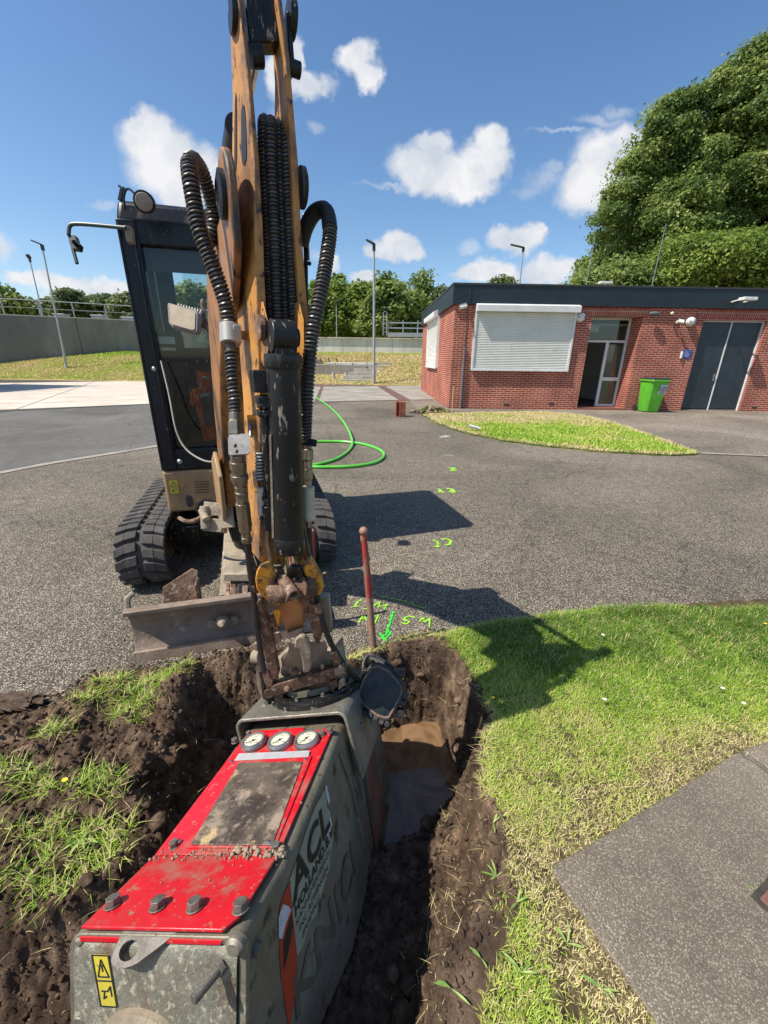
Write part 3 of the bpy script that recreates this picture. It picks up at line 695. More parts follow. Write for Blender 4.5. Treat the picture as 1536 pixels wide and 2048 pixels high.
# flowers
m_petal_w = mat('white_petal', (0.8, 0.8, 0.78)); m_petal_y = mat('yellow_petal', (0.85, 0.6, 0.02)); m_stem = mat('stem', (0.12, 0.2, 0.04))
def flower(px, z0, white, label):
    q = G(px[0], px[1], z0); hh = float(ground_h(np.array([q.x]), np.array([q.y]))[0][0])
    t = thing('daisy' if white else 'dandelion', label, 'flower', (q.x, q.y, hh)); b0_ = V(q.x, q.y, hh)
    MB().tube([b0_, b0_ + V(0.004, 0, 0.025), b0_ + V(0.002, -0.004, 0.045)], 0.0012, 5).build('stem', m_stem, t)
    mb = MB(); c = b0_ + V(0.002, -0.006, 0.047)
    for k in range(11):
        a = 2 * math.pi * k / 11; d = V(math.cos(a), math.sin(a) * 0.8, 0.25); s = V(-math.sin(a), math.cos(a), 0) * 0.0022
        mb.add([c + d * 0.001 - s * .5, c + d * 0.001 + s * .5, c + d * 0.009 + s, c + d * 0.009 - s], [(0, 1, 2, 3)])
    mb.build('petals', m_petal_w if white else m_petal_y, t, smooth=0)
    MB().sphere(c, 0.0032, 8, 5, (1, 1, .6)).build('flower_head', m_petal_y, t)
for px, w, lb in [((1203, 1272), True, 'white daisy at the far side of the lawn'), ((1441, 1378), True, 'white daisy furthest right in the lawn'), ((1482, 1410), True, 'white daisy below and right of another'),
                  ((1205, 1403), True, 'white daisy beside the shadow on the lawn'), ((983, 1398), False, 'yellow flower at the shaded corner of the hole'), ((1526, 1252), False, 'yellow flower at the right edge of the lawn')]:
    flower(px, 0.05, w, lb)
for px, lb in [((418, 1483), 'yellow dandelion on the soil left of the gauges'), ((145, 1594), 'yellow dandelion in the torn turf')]:
    flower(px, 0.08, False, lb)

# ================================================================= PAVED AREAS FAR AWAY
def flat(name, pts, z, m, th=0.0):
    mb = MB()
    if th: mb.prism([P2(p, z - th) for p in pts], V(0, 0, 1), th)
    else: mb.add([P2(p, z) for p in pts], [tuple(range(len(pts)))])
    o = mb.build(name, m, smooth=0); tag(o, kind='structure'); return o
# smooth asphalt left, bounded by a pale kerb strip that curves away
kerb_px = [(-700, 1075), (-300, 990), (0, 946), (100, 927), (200, 911), (310, 893), (420, 872), (520, 850), (600, 832)]
kp = [Vector(xy(G(*p))) for p in kerb_px]
poly = kp + [Vector(xy(G(600, 815))), Vector(xy(G(0, 800))), Vector((-60, 14)), Vector((-60, 2))]
flat('smooth_road', poly, 0.004, m_asph2)
mb = MB(); m_kerb = mat('kerb_concrete', (0.24, 0.215, 0.18), (0.34, 0.305, 0.255), 3, 6, 0.9, bump=0.4, bscale=60, dirt=((0.16, 0.14, 0.12), 12, 0.52, 0.2, 0.9))
def strip(pts, w, z, mbx, off=0.0):
    L_, Rr = [], []
    for i, p in enumerate(pts):
        t = (pts[min(i + 1, len(pts) - 1)] - pts[max(i - 1, 0)]).normalized(); q = Vector((-t.y, t.x))
        L_.append(p + q * (off + w / 2)); Rr.append(p + q * (off - w / 2))
    n = len(pts); mbx.add([P2(p, z) for p in Rr] + [P2(p, z) for p in L_], [(i, i + 1, n + i + 1, n + i) for i in range(n - 1)])
strip(kp, 0.16, 0.008, mb); tag(mb.build('kerb_strip', m_kerb, smooth=0), kind='structure')
mb = MB(); m_joint = mat('joint_soil', (0.04, 0.035, 0.03), (0.09, 0.08, 0.05), 20); strip(kp, 0.025, 0.011, mb, 0.10); tag(mb.build('kerb_joint', m_joint, smooth=0), kind='structure')
# pale concrete slabs at the left : real separate plates with dark joints
m_plate = mat('pale_concrete', (0.50, 0.425, 0.345), (0.60, 0.52, 0.435), 0.8, 6, 0.9, bump=0.25, bscale=30, dirt=((0.34, 0.28, 0.22), 2.2, 0.56, 0.2, 0.9))
m_plate2 = mat('weathered_concrete', (0.235, 0.215, 0.18), (0.33, 0.30, 0.255), 0.9, 6, 0.9, bump=0.25, bscale=30, dirt=((0.2, 0.18, 0.16), 1.7, 0.52, 0.25, 0.9))
flat('slab_bed', [Vector(xy(G(-500, 850))), Vector(xy(G(32, 822))), Vector(xy(G(360, 806))), Vector(xy(G(360, 768))), Vector(xy(G(290, 760))), Vector(xy(G(-60, 753))), Vector(xy(G(-700, 765)))], 0.012, m_joint)
A0 = Vector(xy(G(32, 820))); A1 = Vector(xy(G(320, 808))); ex = (A1 - A0).normalized(); B1 = Vector(xy(G(200, 757)))
ey = (Vector(xy(G(165, 760))) - Vector(xy(G(135, 783)))).normalized()
ey = Vector((-0.45, 0.893)); mb = MB(); m2 = MB(); pm = MB()
for i in range(-7, 2):
    for j in range(0, 8):
        o = A0 + ex * (i * 3.4 + 0.03) + ey * (j * 1.9 + 0.02 + (0.02 if i % 2 else 0)); w, h = 3.36, 1.86
        if (o + ey * h).y > 27.2 + 0.0 * o.x: continue
        q = [o, o + ex * w, o + ex * w + ey * h, o + ey * h]
        mb.prism([P2(p, 0.0) for p in q], V(0, 0, 1), 0.022)
tag(mb.build('pale_slabs', m_plate, smooth=0), kind='structure')
# weathered plates in the middle distance, right of the digger
c0 = Vector(xy(G(560, 806))); c1 = Vector(xy(G(862, 800))); ex2 = (c1 - c0).normalized(); ey2 = Vector((-0.12, 0.99)).normalized()
flat('slab_bed_middle', [c0, c1, Vector(xy(G(838, 771))), Vector(xy(G(560, 768)))], 0.010, mat('rusty_joint', (0.11, 0.06, 0.045), (0.17, 0.10, 0.08), 4))
mb = MB()
xs_ = [0, 1.35, 4.6, 4.95, 8.1] 
for i in range(4):
    for j in range(4):
        w = xs_[i + 1] - xs_[i] - 0.16
        if w < 0.3: continue
        o = c0 + ex2 * (xs_[i] + 0.02) + ey2 * (j * 2.1 + 0.02); q = [o, o + ex2 * w, o + ex2 * w + ey2 * 2.05, o + ey2 * 2.05]
        mb.prism([P2(p, 0.0) for p in q], V(0, 0, 1), 0.02)
tag(mb.build('weathered_slabs', m_plate2, smooth=0), kind='structure')
# paved apron in front of the building and its edging
ap = [Vector(xy(G(*p))) for p in [(840, 783), (896, 822), (960, 824), (1100, 826), (1165, 834), (1230, 850), (1320, 882), (1400, 908), (1536, 914), (1900, 925)]]
flat('apron', [ap[0] + Vector((-1.0, 0)), ap[1] + Vector((-0.9, -0.25))] + ap[1:] + [Vector((30, 7)), Vector((30, 24)), Vector((1, 24))], 0.006, m_apron)
mb = MB(); strip([Vector(xy(G(1403, 907))), Vector(xy(G(1536, 913))), Vector(xy(G(1900, 923)))], 0.10, 0.012, mb); tag(mb.build('apron_edging', m_kerb, smooth=0), kind='structure')
# verge: small lawn before the building
verge = [Vector(xy(G(*p))) for p in [(846, 832), (870, 829), (905, 829), (960, 827), (1100, 826), (1165, 833), (1230, 848), (1320, 880), (1396, 910), (1340, 912), (1200, 905), (1080, 893), (1000, 882), (925, 866), (875, 848)]]
vv = []
for k_ in range(len(verge)):
    a_, b_ = verge[k_], verge[(k_ + 1) % len(verge)]; m_ = max(2, int((b_ - a_).length / 0.08)); q_ = Vector((-(b_ - a_).y, (b_ - a_).x)).normalized()
    vv += [a_.lerp(b_, i / m_) + q_ * (mnoise.noise(Vector((k_ * 3.1 + i * 0.37, 1.7, 0))) * 0.07) for i in range(m_)]
verge = vv
flat('verge', verge, 0.025, m_verge, 0.025)
VP = [tuple(p) for p in verge]
g = np.random.default_rng(51); n = 200000
X = g.uniform(min(p[0] for p in VP), max(p[0] for p in VP), n); Y = g.uniform(min(p[1] for p in VP), max(p[1] for p in VP), n)
w = inpoly(X, Y, VP); X, Y = X[w][:60000], Y[w][:60000]; n = len(X)
k = 0.50 + 0.5 * fbm(X, Y, 0.9, 4) + 0.35 * sstep(9.6, 11.2, Y) + 0.4 * sstep(0.25, 0.0, pdist(X, Y, VP))
tint = np.clip(k + g.normal(0, 0.12, n), 0, 1)
blades('verge_grass', X, Y, np.full(n, 0.022), 0.04 + 0.05 * g.random(n), 0.010 + 0.008 * g.random(n), g.uniform(0.2, 1.2, n), tint, 'small green lawn patch in front of the brick building', 52)

# ---- grass bank
bx0, bx1, by0, by1 = -75.0, 60.0, 24.0, 60.0
def bank_h(X, Y):
    y0 = 25.9 + 0.05 * np.abs(X + 2) * (X < -6) ; y0 = np.minimum(y0, 27.6)
    dipx = sstep(-7.5, -6.5, X) * (1 - sstep(-1.2, -0.4, X)) * (1 - sstep(30.0, 32.5, Y))
    h = (1 - 0.5 * dipx) * 1.95 * sstep(y0 - 1.2, y0 + 9.0, Y) ** 0.9 + 0.06 * fbm(X, Y, 0.35, 3) * sstep(y0, y0 + 1, Y)
    return h - 0.06 * (1 - sstep(y0 - 0.5, y0 + 0.4, Y))
X, Y = np.meshgrid(np.linspace(bx0, bx1, 271), np.linspace(by0, by1, 73)); H = bank_h(X, Y); H[0, :] = -0.05
ii = (np.arange(72)[:, None] * 271 + np.arange(270)[None, :]).ravel()
ob = npmesh('grass_bank', np.stack([X.ravel(), Y.ravel(), H.ravel()], 1), np.stack([ii, ii + 1, ii + 272, ii + 271], 1), m_bank, smooth=True); tag(ob, kind='structure')
g = np.random.default_rng(61); n = 150000; X = g.uniform(-30, 4, n); Y = g.uniform(25.4, 34, n); 
y0_ = np.minimum(25.9 + 0.05 * np.abs(X + 2) * (X < -6), 27.6); w = (Y > y0_ - 0.1) & ((X < -12) | (X > -8)); X, Y = X[w], Y[w]; n = len(X)
k = 0.95 + 0.45 * fbm(X, Y, 0.35, 4) - 0.12 * (X < -10) - 0.35 * sstep(31.5, 33.5, Y) - 0.14 * (X < -10)
blades('bank_grass', X, Y, bank_h(X, Y) - 0.01, 0.06 + 0.10 * g.random(n), 0.03 + 0.03 * g.random(n), g.uniform(0.2, 1.3, n), np.clip(k + g.normal(0, 0.13, n), 0, 1), 'dry yellow green grass on the bank below the concrete walls', 62)
def bz(x, y): return float(bank_h(np.array([x]), np.array([y]))[0])

# ---- spray paint on the asphalt
m_paint = mat('lime_paint', (0.34, 0.70, 0.04), (0.26, 0.55, 0.05), 40, 5, 0.7); m_paintd = mat('green_paint', (0.02, 0.62, 0.05), (0.05, 0.5, 0.03), 40, 5, 0.7)
m_paintw = mat('pale_paint', (0.5, 0.52, 0.42), (0.4, 0.42, 0.35), 30)
def paint(strokes, w, m, label, z=0.005, jit=0.6):
    mb = MB(); g = random.Random(sum(map(ord, label)) % 999); k = 0
    for st in strokes:
        pts = [G(u, v, z) for u, v in st]; pts = resample([p for p in pts], 0.012)
        for a, b_ in zip(pts, pts[1:]):
            t = (b_ - a); 
            if t.length < 1e-4 or g.random() < 0.10: continue
            t.normalize(); q = V(-t.y, t.x, 0); c = (a + b_) / 2 + q * g.uniform(-1, 1) * w * 0.12; ww = w * g.uniform(0.45, 1.0 + jit * 0.3) / 2; k += 1
            pl = [c + t * 0.009 * g.uniform(.7, 1.3) + q * ww * g.uniform(.5, 1), c + t * 0.011 - q * ww * g.uniform(.4, 1), c - t * 0.010 - q * ww * g.uniform(.5, 1), c - t * 0.009 + q * ww]
            for p in pl: p.z = z + (k % 7) * 0.00012
            mb.add(pl, [(3, 2, 1, 0)])
            if g.random() < 0.7:
                s = c + q * g.uniform(-1.3, 1.3) * w + t * g.uniform(-.01, .01); r = g.uniform(.0015, .004)
                mb.add([V(s.x - r, s.y - r, z), V(s.x + r, s.y - r, z), V(s.x + r, s.y + r, z), V(s.x - r, s.y + r, z)], [(0, 1, 2, 3)])
    c = sum(mb.v, V(0, 0, 0)) / len(mb.v); c.z = 0
    return single(mb, 'paint_mark', m, label, 'paint mark', loc=c, smooth=0, kind=None)
paint([[(723, 1198), (716, 1203), (708, 1213)], [(708, 1213), (722, 1211)]], 0.0158, m_paint, 'lime v shaped tick left of the red bar on the asphalt')
paint([[(742, 1211), (734, 1217), (727, 1218)], [(744, 1214), (760, 1203), (757, 1214), (774, 1209), (768, 1219)]], 0.0115, m_paint, 'lime letters sprayed close behind the red bar')
paint([[(716, 1246), (728, 1229), (734, 1242)], [(748, 1248), (757, 1230)]], 0.0158, m_paint, 'lime letter N sprayed left of the arrow')
paint([[(786, 1223), (781, 1240), (771, 1272)]], 0.0187, m_paintd, 'bright green arrow shaft pointing into the hole')
paint([[(761, 1266), (769, 1281), (782, 1264)]], 0.0173, m_paintd, 'bright green arrow head at the rim of the hole')
paint([[(828, 1234), (815, 1232), (807, 1238), (819, 1243), (814, 1248), (800, 1244)]], 0.0144, m_paint, 'lime letter S sprayed right of the arrow')
paint([[(837, 1244), (846, 1235), (848, 1244), (860, 1236), (858, 1254)]], 0.0144, m_paint, 'lime letter W nearest the grass corner')
paint([[(760, 1192), (790, 1198), (812, 1203), (828, 1210), (851, 1217)]], .010, m_paint, 'thin faded lime line beside the machine shadow')
paint([[(866, 1080), (875, 1083), (876, 1094), (867, 1092)], [(878, 1093), (873, 1092)], [(884, 1079), (894, 1077), (902, 1082), (898, 1089), (888, 1090)]], .030, m_paint, 'lime J and C marks on the asphalt behind the cab shadow')
paint([[(877, 977), (882, 983), (876, 985)], [(884, 984), (888, 984)]], .045, m_paint, 'small lime numeral one on the open asphalt')
paint([[(894, 977), (906, 978), (899, 983), (910, 985), (905, 979)]], .045, m_paint, 'small lime numeral five on the open asphalt')
paint([[(898, 936), (910, 936), (900, 941)], [(912, 940), (902, 942)]], .05, m_paint, 'farthest lime paint squiggle on the open asphalt')
paint([[(887, 911), (908, 911)]], .03, m_paintw, 'faint pale stripe beyond the paint numerals')
paint([[(880, 875), (890, 872), (900, 871)], [(884, 874), (898, 873)]], .10, m_paintw, 'pale splash at the tip of the small lawn')

# ================================================================= BUILDING
m_brick = newmat('red_brick')
def brick_nodes(m):
    nt, N, K, b = nodes(m); tc = N('ShaderNodeTexCoord'); ge = N('ShaderNodeNewGeometry')
    sp = N('ShaderNodeSeparateXYZ'); K(tc.outputs['Object'], sp.inputs[0])
    vt = N('ShaderNodeVectorTransform'); vt.vector_type = 'NORMAL'; vt.convert_from = 'WORLD'; vt.convert_to = 'OBJECT'; K(ge.outputs['Normal'], vt.inputs[0])
    sn = N('ShaderNodeSeparateXYZ'); K(vt.outputs[0], sn.inputs[0])
    ab = N('ShaderNodeMath'); ab.operation = 'ABSOLUTE'; K(sn.outputs[0], ab.inputs[0]); gt = N('ShaderNodeMath'); gt.operation = 'GREATER_THAN'; K(ab.outputs[0], gt.inputs[0]); gt.inputs[1].default_value = 0.5
    mx = N('ShaderNodeMix'); mx.data_type = 'FLOAT'; K(gt.outputs[0], mx.inputs[0]); K(sp.outputs[0], mx.inputs[2]); K(sp.outputs[1], mx.inputs[3])
    cb = N('ShaderNodeCombineXYZ'); K(mx.outputs[0], cb.inputs[0]); K(sp.outputs[2], cb.inputs[1])
    br = N('ShaderNodeTexBrick'); K(cb.outputs[0], br.inputs['Vector']); br.inputs['Scale'].default_value = 1.0
    br.inputs['Brick Width'].default_value = 0.235; br.inputs['Row Height'].default_value = 0.0655; br.inputs['Mortar Size'].default_value = 0.0085; br.inputs['Mortar Smooth'].default_value = 0.2; br.inputs['Bias'].default_value = 0.0
    br.inputs['Color1'].default_value = (0.30, 0.055, 0.033, 1); br.inputs['Color2'].default_value = (0.40, 0.085, 0.05, 1); br.inputs['Mortar'].default_value = (0.55, 0.40, 0.31, 1)
    no = N('ShaderNodeTexNoise'); no.inputs['Scale'].default_value = 1.1; no.inputs['Detail'].default_value = 7; K(tc.outputs['Object'], no.inputs['Vector'])
    mr = N('ShaderNodeMapRange'); K(no.outputs[0], mr.inputs[0]); mr.inputs[1].default_value = .3; mr.inputs[2].default_value = .7; mr.inputs[3].default_value = 0.68; mr.inputs[4].default_value = 1.2
    vs = N('ShaderNodeVectorMath'); vs.operation = 'SCALE'; K(br.outputs[0], vs.inputs[0]); K(mr.outputs[0], vs.inputs['Scale'])
    K(vs.outputs[0], b.inputs['Base Color']); b.inputs['Roughness'].default_value = 0.9; b.inputs['Specular IOR Level'].default_value = 0.2
    bp = N('ShaderNodeBump'); bp.inputs['Strength'].default_value = 0.6; bp.inputs['Distance'].default_value = 0.01; bp.invert = True; K(br.outputs['Fac'], bp.inputs['Height']); K(bp.outputs[0], b.inputs['Normal'])
brick_nodes(m_brick)
m_soldier = newmat('soldier_brick'); brick_nodes(m_soldier)
for n_ in m_soldier.node_tree.nodes:
    if n_.type == 'TEX_BRICK': n_.inputs['Brick Width'].default_value = 0.068; n_.inputs['Row Height'].default_value = 0.21; n_.offset = 0.0
m_fascia = mat('dark_fascia', (0.010, 0.019, 0.025), (0.015, 0.026, 0.033), 2, 5, 0.42, spec=0.5)
m_white = mat('white_frame', (0.72, 0.72, 0.70), (0.64, 0.64, 0.62), 3, 5, 0.45)
m_shut = mat('shutter_cream', (0.78, 0.775, 0.72), (0.72, 0.71, 0.66), 2, 6, 0.5, dirt=((0.40, 0.37, 0.31), 3, 0.60, 0.2, 0.7))
m_doord = mat('door_paint', (0.020, 0.032, 0.042), (0.030, 0.043, 0.055), 3, 6, 0.38, dirt=((0.09, 0.08, 0.07), 6, 0.66, 0.15, 0.8))
m_steel = mat('steel', (0.45, 0.45, 0.44), (0.32, 0.31, 0.3), 20, 5, 0.35, metal=0.8)
m_plastic_w = mat('white_plastic', (0.74, 0.73, 0.68), (0.62, 0.61, 0.57), 8, 4, 0.4)
m_dark = mat('dark_plastic', (0.03, 0.03, 0.032), (0.045, 0.045, 0.047), 8, 4, 0.5)
m_felt = mat('roof_felt', (0.10, 0.10, 0.10), (0.16, 0.155, 0.15), 2, 5, 0.9)
m_inner = mat('room_paint', (0.85, 0.83, 0.78), (0.80, 0.78, 0.73), 2); m_innerfl = mat('room_floor', (0.10, 0.09, 0.08))
m_curtain = mat('curtain', (0.42, 0.38, 0.26), (0.30, 0.27, 0.18), 12, 3, 0.9, stretch=(3, 3, 0.15))
def glass(name, tint=(0.9, 0.95, 0.95), refl=0.12, rough=0.02):
    m = newmat(name); nt, N, K, b = nodes(m); nt.nodes.remove(b)
    t = N('ShaderNodeBsdfTransparent'); t.inputs[0].default_value = (*tint, 1); gl = N('ShaderNodeBsdfGlossy'); gl.inputs['Roughness'].default_value = rough
    fr = N('ShaderNodeFresnel'); fr.inputs[0].default_value = 1.45; ad = N('ShaderNodeMath'); ad.operation = 'MULTIPLY_ADD'; K(fr.outputs[0], ad.inputs[0]); ad.inputs[1].default_value = 1.0; ad.inputs[2].default_value = refl - 0.04
    ms = N('ShaderNodeMixShader'); K(ad.outputs[0], ms.inputs[0]); K(t.outputs[0], ms.inputs[1]); K(gl.outputs[0], ms.inputs[2]); K(ms.outputs[0], nt.nodes['Material Output'].inputs[0]); return m
m_glass = glass('window_glass', (0.75, 0.8, 0.8), 0.07)

pA = G(897, 817); pB = G(1536, 823); fdir = (pB - pA).normalized(); fnrm = V(fdir.y, -fdir.x, 0)   # outwards, towards the camera
BL = thing('brick_building', 'single storey red brick building with dark flat roof fascia', 'building', (pA.x, pA.y, 0), math.atan2(fdir.y, fdir.x))
bk = V(-fdir.y, fdir.x, 0)
def fl(u, v, off=0.0):      # photo point -> local coordinates on the front face (off = distance in front)
    p = PL(u, v, pA + fnrm * off, fnrm) - pA; return V(p.dot(fdir), -off, p.z)
sn_ = V(-bk.y, bk.x, 0)
def sl(u, v, off=0.0):      # on the left side face
    p = PL(u, v, pA - fdir * off, fdir) - pA; return V(-off, p.dot(bk), p.z)
LEN, DEP = 15.5, 8.45
z_f0 = fl(910, 609, 0.0).z; z_f1 = fl(910, 569, 0.10).z
WT = z_f0 + 0.03
# openings on the front: (x0, x1, z0, z1)
w0 = fl(945, 640); w1 = fl(1143, 742); wz1 = fl(950, 622).z; wz0 = fl(1000, 741).z
win = (fl(941, 738).x, fl(1134, 742).x, wz0, wz1)
d0 = fl(1154, 810); d1 = fl(1249, 815); door = ((fl(1154, 810).x + fl(1186, 631).x) / 2, (d1.x + fl(1286, 632).x) / 2, 0.0, fl(1230, 632).z)
e0 = fl(1363, 817).x; e1 = fl(1482, 818).x; dd = ((e0 + fl(1406, 640).x) / 2, (e1 + fl(1535, 641).x) / 2, 0.0, fl(1450, 641).z)
print('openings', win, door, dd, z_f0, z_f1)
def wallpieces(x0, x1, zt, holes, y0=0.0, t=0.30):
    mb = MB(); xs = sorted({x0, x1} | {h[0] for h in holes} | {h[1] for h in holes})
    for a, b_ in zip(xs, xs[1:]):
        hs = [h for h in holes if h[0] <= a + 1e-6 and h[1] >= b_ - 1e-6]
        zs = 0.0
        segs = []
        for h in sorted(hs, key=lambda q: q[2]):
            if h[2] > zs: segs.append((zs, h[2]))
            zs = h[3]
        segs.append((zs, zt))
        for s0, s1 in segs: mb.box(((a + b_) / 2, y0 + t / 2, (s0 + s1) / 2), (b_ - a, t, s1 - s0))
    return mb
holes = [win, door, dd]
wallpieces(0, LEN, WT, holes).build('front_wall', m_brick, BL, local=True, smooth=0)
swin = (sl(877, 700).y, sl(857, 690).y, sl(860, 733).z, sl(868, 640).z); print('sidewin', swin)
sh = [(max(.3, swin[0]), swin[1], swin[2], swin[3])]
mb = wallpieces(0.30, DEP, WT, sh); mb.v = [V(p.y, p.x, p.z) for p in mb.v]; mb.f = [tuple(reversed(f)) for f in mb.f]
mb.build('side_wall', m_brick, BL, local=True, smooth=0)
MB().box((LEN / 2, DEP - 0.15, WT / 2), (LEN - 0.6, 0.3, WT)).build('back_wall', m_brick, BL, local=True, smooth=0)
MB().box((LEN - 0.15, DEP / 2, WT / 2), (0.3, DEP, WT)).build('end_wall', m_brick, BL, local=True, smooth=0)
# fascia and roof
ov = 0.10; mb = MB(); f0, f1 = z_f0, z_f1
mb.box((LEN / 2, -ov / 2 - 0.002, (f0 + f1) / 2), (LEN + 2 * ov, ov, f1 - f0)); mb.box((-ov / 2 - 0.002, DEP / 2, (f0 + f1) / 2), (ov, DEP - 0.004, f1 - f0))
mb.box((LEN / 2, DEP + ov / 2 + 0.002, (f0 + f1) / 2), (LEN + 2 * ov, ov, f1 - f0))
fa = mb.build('fascia', m_fascia, BL, local=True, smooth=0, bevel=0.004)
mb = MB(); mb.box((LEN / 2, -ov / 2, f1 + 0.025), (LEN + 2 * ov + .04, ov + 0.05, 0.05)); mb.box((-ov / 2, DEP / 2 + .1, f1 + 0.025), (ov + 0.05, DEP, 0.05))
mb.build('roof_trim', m_dark, BL, local=True, smooth=0)
MB().box((LEN / 2, DEP / 2, f1 - 0.14), (LEN, DEP, 0.16)).build('roof', m_felt, BL, local=True, smooth=0)
mb = MB()
for i in range(1, 7):     # panel joints of the fascia
    mb.box((i * 2.4, -ov - 0.003, (f0 + f1) / 2), (0.006, 0.004, f1 - f0 - 0.01))
mb.build('panel_joints', m_dark, BL, local=True, smooth=0)
# soldier course above the door openings
mb = MB()
for a, b_ in ((fl(1160, 622).x, fl(1300, 628).x), (fl(1395, 628).x, LEN)):
    mb.box(((a + b_) / 2, -0.004, door[3] + 0.105), (b_ - a, 0.02, 0.205))
mb.build('soldier_course', m_soldier, BL, local=True, smooth=0)
# rolling shutter over the big window
SH = [None]
def shutter(x0, x1, z0, z1, label):
    s = MB(); n = int((z1 - z0) / 0.048); st = (z1 - z0) / n
    for i in range(n):
        z = z0 + st * i
        s.hexa([V(x0, -0.052, z), V(x1, -0.052, z), V(x1, -0.01, z), V(x0, -0.01, z), V(x0, -0.068, z + st * 0.5), V(x1, -0.068, z + st * 0.5), V(x1, -0.01, z + st * 0.5), V(x0, -0.01, z + st * 0.5)])
        s.hexa([V(x0, -0.068, z + st * 0.5), V(x1, -0.068, z + st * 0.5), V(x1, -0.01, z + st * 0.5), V(x0, -0.01, z + st * 0.5), V(x0, -0.050, z + st * 0.93), V(x1, -0.050, z + st * 0.93), V(x1, -0.01, z + st * 0.93), V(x0, -0.01, z + st * 0.93)])
    fr = MB(); fr.box((x0 - 0.03, -0.045, (z0 + z1) / 2), (0.06, 0.09, z1 - z0)); fr.box((x1 + 0.03, -0.045, (z0 + z1) / 2), (0.06, 0.09, z1 - z0)); fr.box(((x0 + x1) / 2, -0.055, z0 - 0.02), (x1 - x0 + .1, 0.11, 0.04))
    bx = MB(); bx.hexa([V(x0 - .06, -.25, z1), V(x1 + .09, -.25, z1), V(x1 + .09, -.004, z1), V(x0 - .06, -.004, z1), V(x0 - .06, -.25, z1 + .17), V(x1 + .09, -.25, z1 + .17), V(x1 + .09, -.004, z1 + .25), V(x0 - .06, -.004, z1 + .25)])
    return s, fr, bx
wn = (win[0] + .06, win[1] - .06, win[2] + .03, win[3] - 0.02)
s, fr, bx = shutter(*wn, '')
sh_ = s.build('window_shutter', m_shut, BL, local=True, smooth=0); 
bt = MB(); bt.box(((wn[0] + wn[1]) / 2, -.075, wn[2] + .02), (wn[1] - wn[0], .02, .04)); bt.build('bottom_rail', m_white, sh_, local=True, smooth=0)
fr.build('frame', m_white, sh_, local=True, smooth=0); bx.build('shutter_box', m_white, sh_, local=True, bevel=.006, smooth=0)
s, fr, bx = shutter(swin[0] + .05, swin[1] - .05, swin[2], swin[3] - .02, '')
for q in (s, fr, bx): q.v = [V(p.y, p.x, p.z) for p in q.v]; q.f = [tuple(reversed(f)) for f in q.f]
sh2 = s.build('window_shutter', m_shut, BL, local=True, smooth=0); fr.build('frame', m_white, sh2, local=True, smooth=0); bx.build('shutter_box', m_white, sh2, local=True, bevel=.006, smooth=0)
# entrance: set back glazed frame, its left leaf open
x0, x1, _, zt = door; yb = 0.62; mb = MB()
mb.box((x0 - 0.06, (0.3 + yb) / 2, zt / 2), (0.12, yb - 0.3 + .1, zt)); mb.box((x1 + 0.06, (0.3 + yb) / 2, zt / 2), (0.12, yb - 0.3 + .1, zt)); mb.box(((x0 + x1) / 2, (.3 + yb) / 2, zt + 0.06), (x1 - x0 + .2, yb - .3 + .1, 0.12))
mb.build('entrance_reveal', m_brick, BL, local=True, smooth=0)
MB().box(((x0 + x1) / 2, 0.30, 0.03), (x1 - x0, 0.66, 0.06)).build('threshold', mat('tile_sill', (0.22, 0.07, 0.05), (0.28, 0.1, 0.07), 8), BL, local=True, smooth=0)
gfm = MB(); t_ = 0.06; xm = x0 + (x1 - x0) * 0.60; zm = 2.12
gfm.box((x0 + t_ / 2, yb, zt / 2), (t_, 0.07, zt)); gfm.box((x1 - t_ / 2, yb, zt / 2), (t_, 0.07, zt)); gfm.box(((x0 + x1) / 2, yb, zt - t_ / 2), (x1 - x0 - 2 * t_, 0.068, t_))
gfm.box(((x0 + x1) / 2, yb, zm), (x1 - x0 - 2 * t_, 0.068, 0.07)); gfm.box((xm, yb, zm / 2 + .02), (0.09, 0.066, zm - .07)); gfm.box(((xm + x1) / 2, yb, 0.95), (x1 - xm - t_ - .04, 0.06, 0.11)); gfm.box(((xm + x1) / 2, yb, 0.10), (x1 - xm - t_ - .04, 0.06, 0.08))
gd = gfm.build('door_frame', m_white, BL, local=True, smooth=0, bevel=.003)
gp = MB(); gp.box(((xm + x1) / 2 , yb + .01, 1.52), (x1 - xm - t_ - .05, .008, 1.02)); gp.box(((xm + x1) / 2, yb + .01, 0.52), (x1 - xm - t_ - .05, .008, .74)); gp.box(((x0 + x1) / 2, yb + .01, (zm + zt) / 2), (x1 - x0 - 2 * t_, .008, zt - zm - .1)); gp.build('pane', m_glass, gd, local=True, smooth=0)
cu_ = MB(); cu_.box(((xm + x1) / 2, yb + .05, 0.52), (x1 - xm - t_ - .08, .01, .72)); cu_.box(((xm + x1) / 2 + .03, yb + .06, 1.5), (x1 - xm - t_ - .14, .01, .98)); cu_.build('blind', m_curtain, gd, local=True, smooth=0)
bx_ = MB(); bx_.box((x0 + .42, yb + .03, (zm + zt) / 2 + .04), (.34, .01, .24)); bx_.build('paper_notice', m_white, gd, local=True, smooth=0)
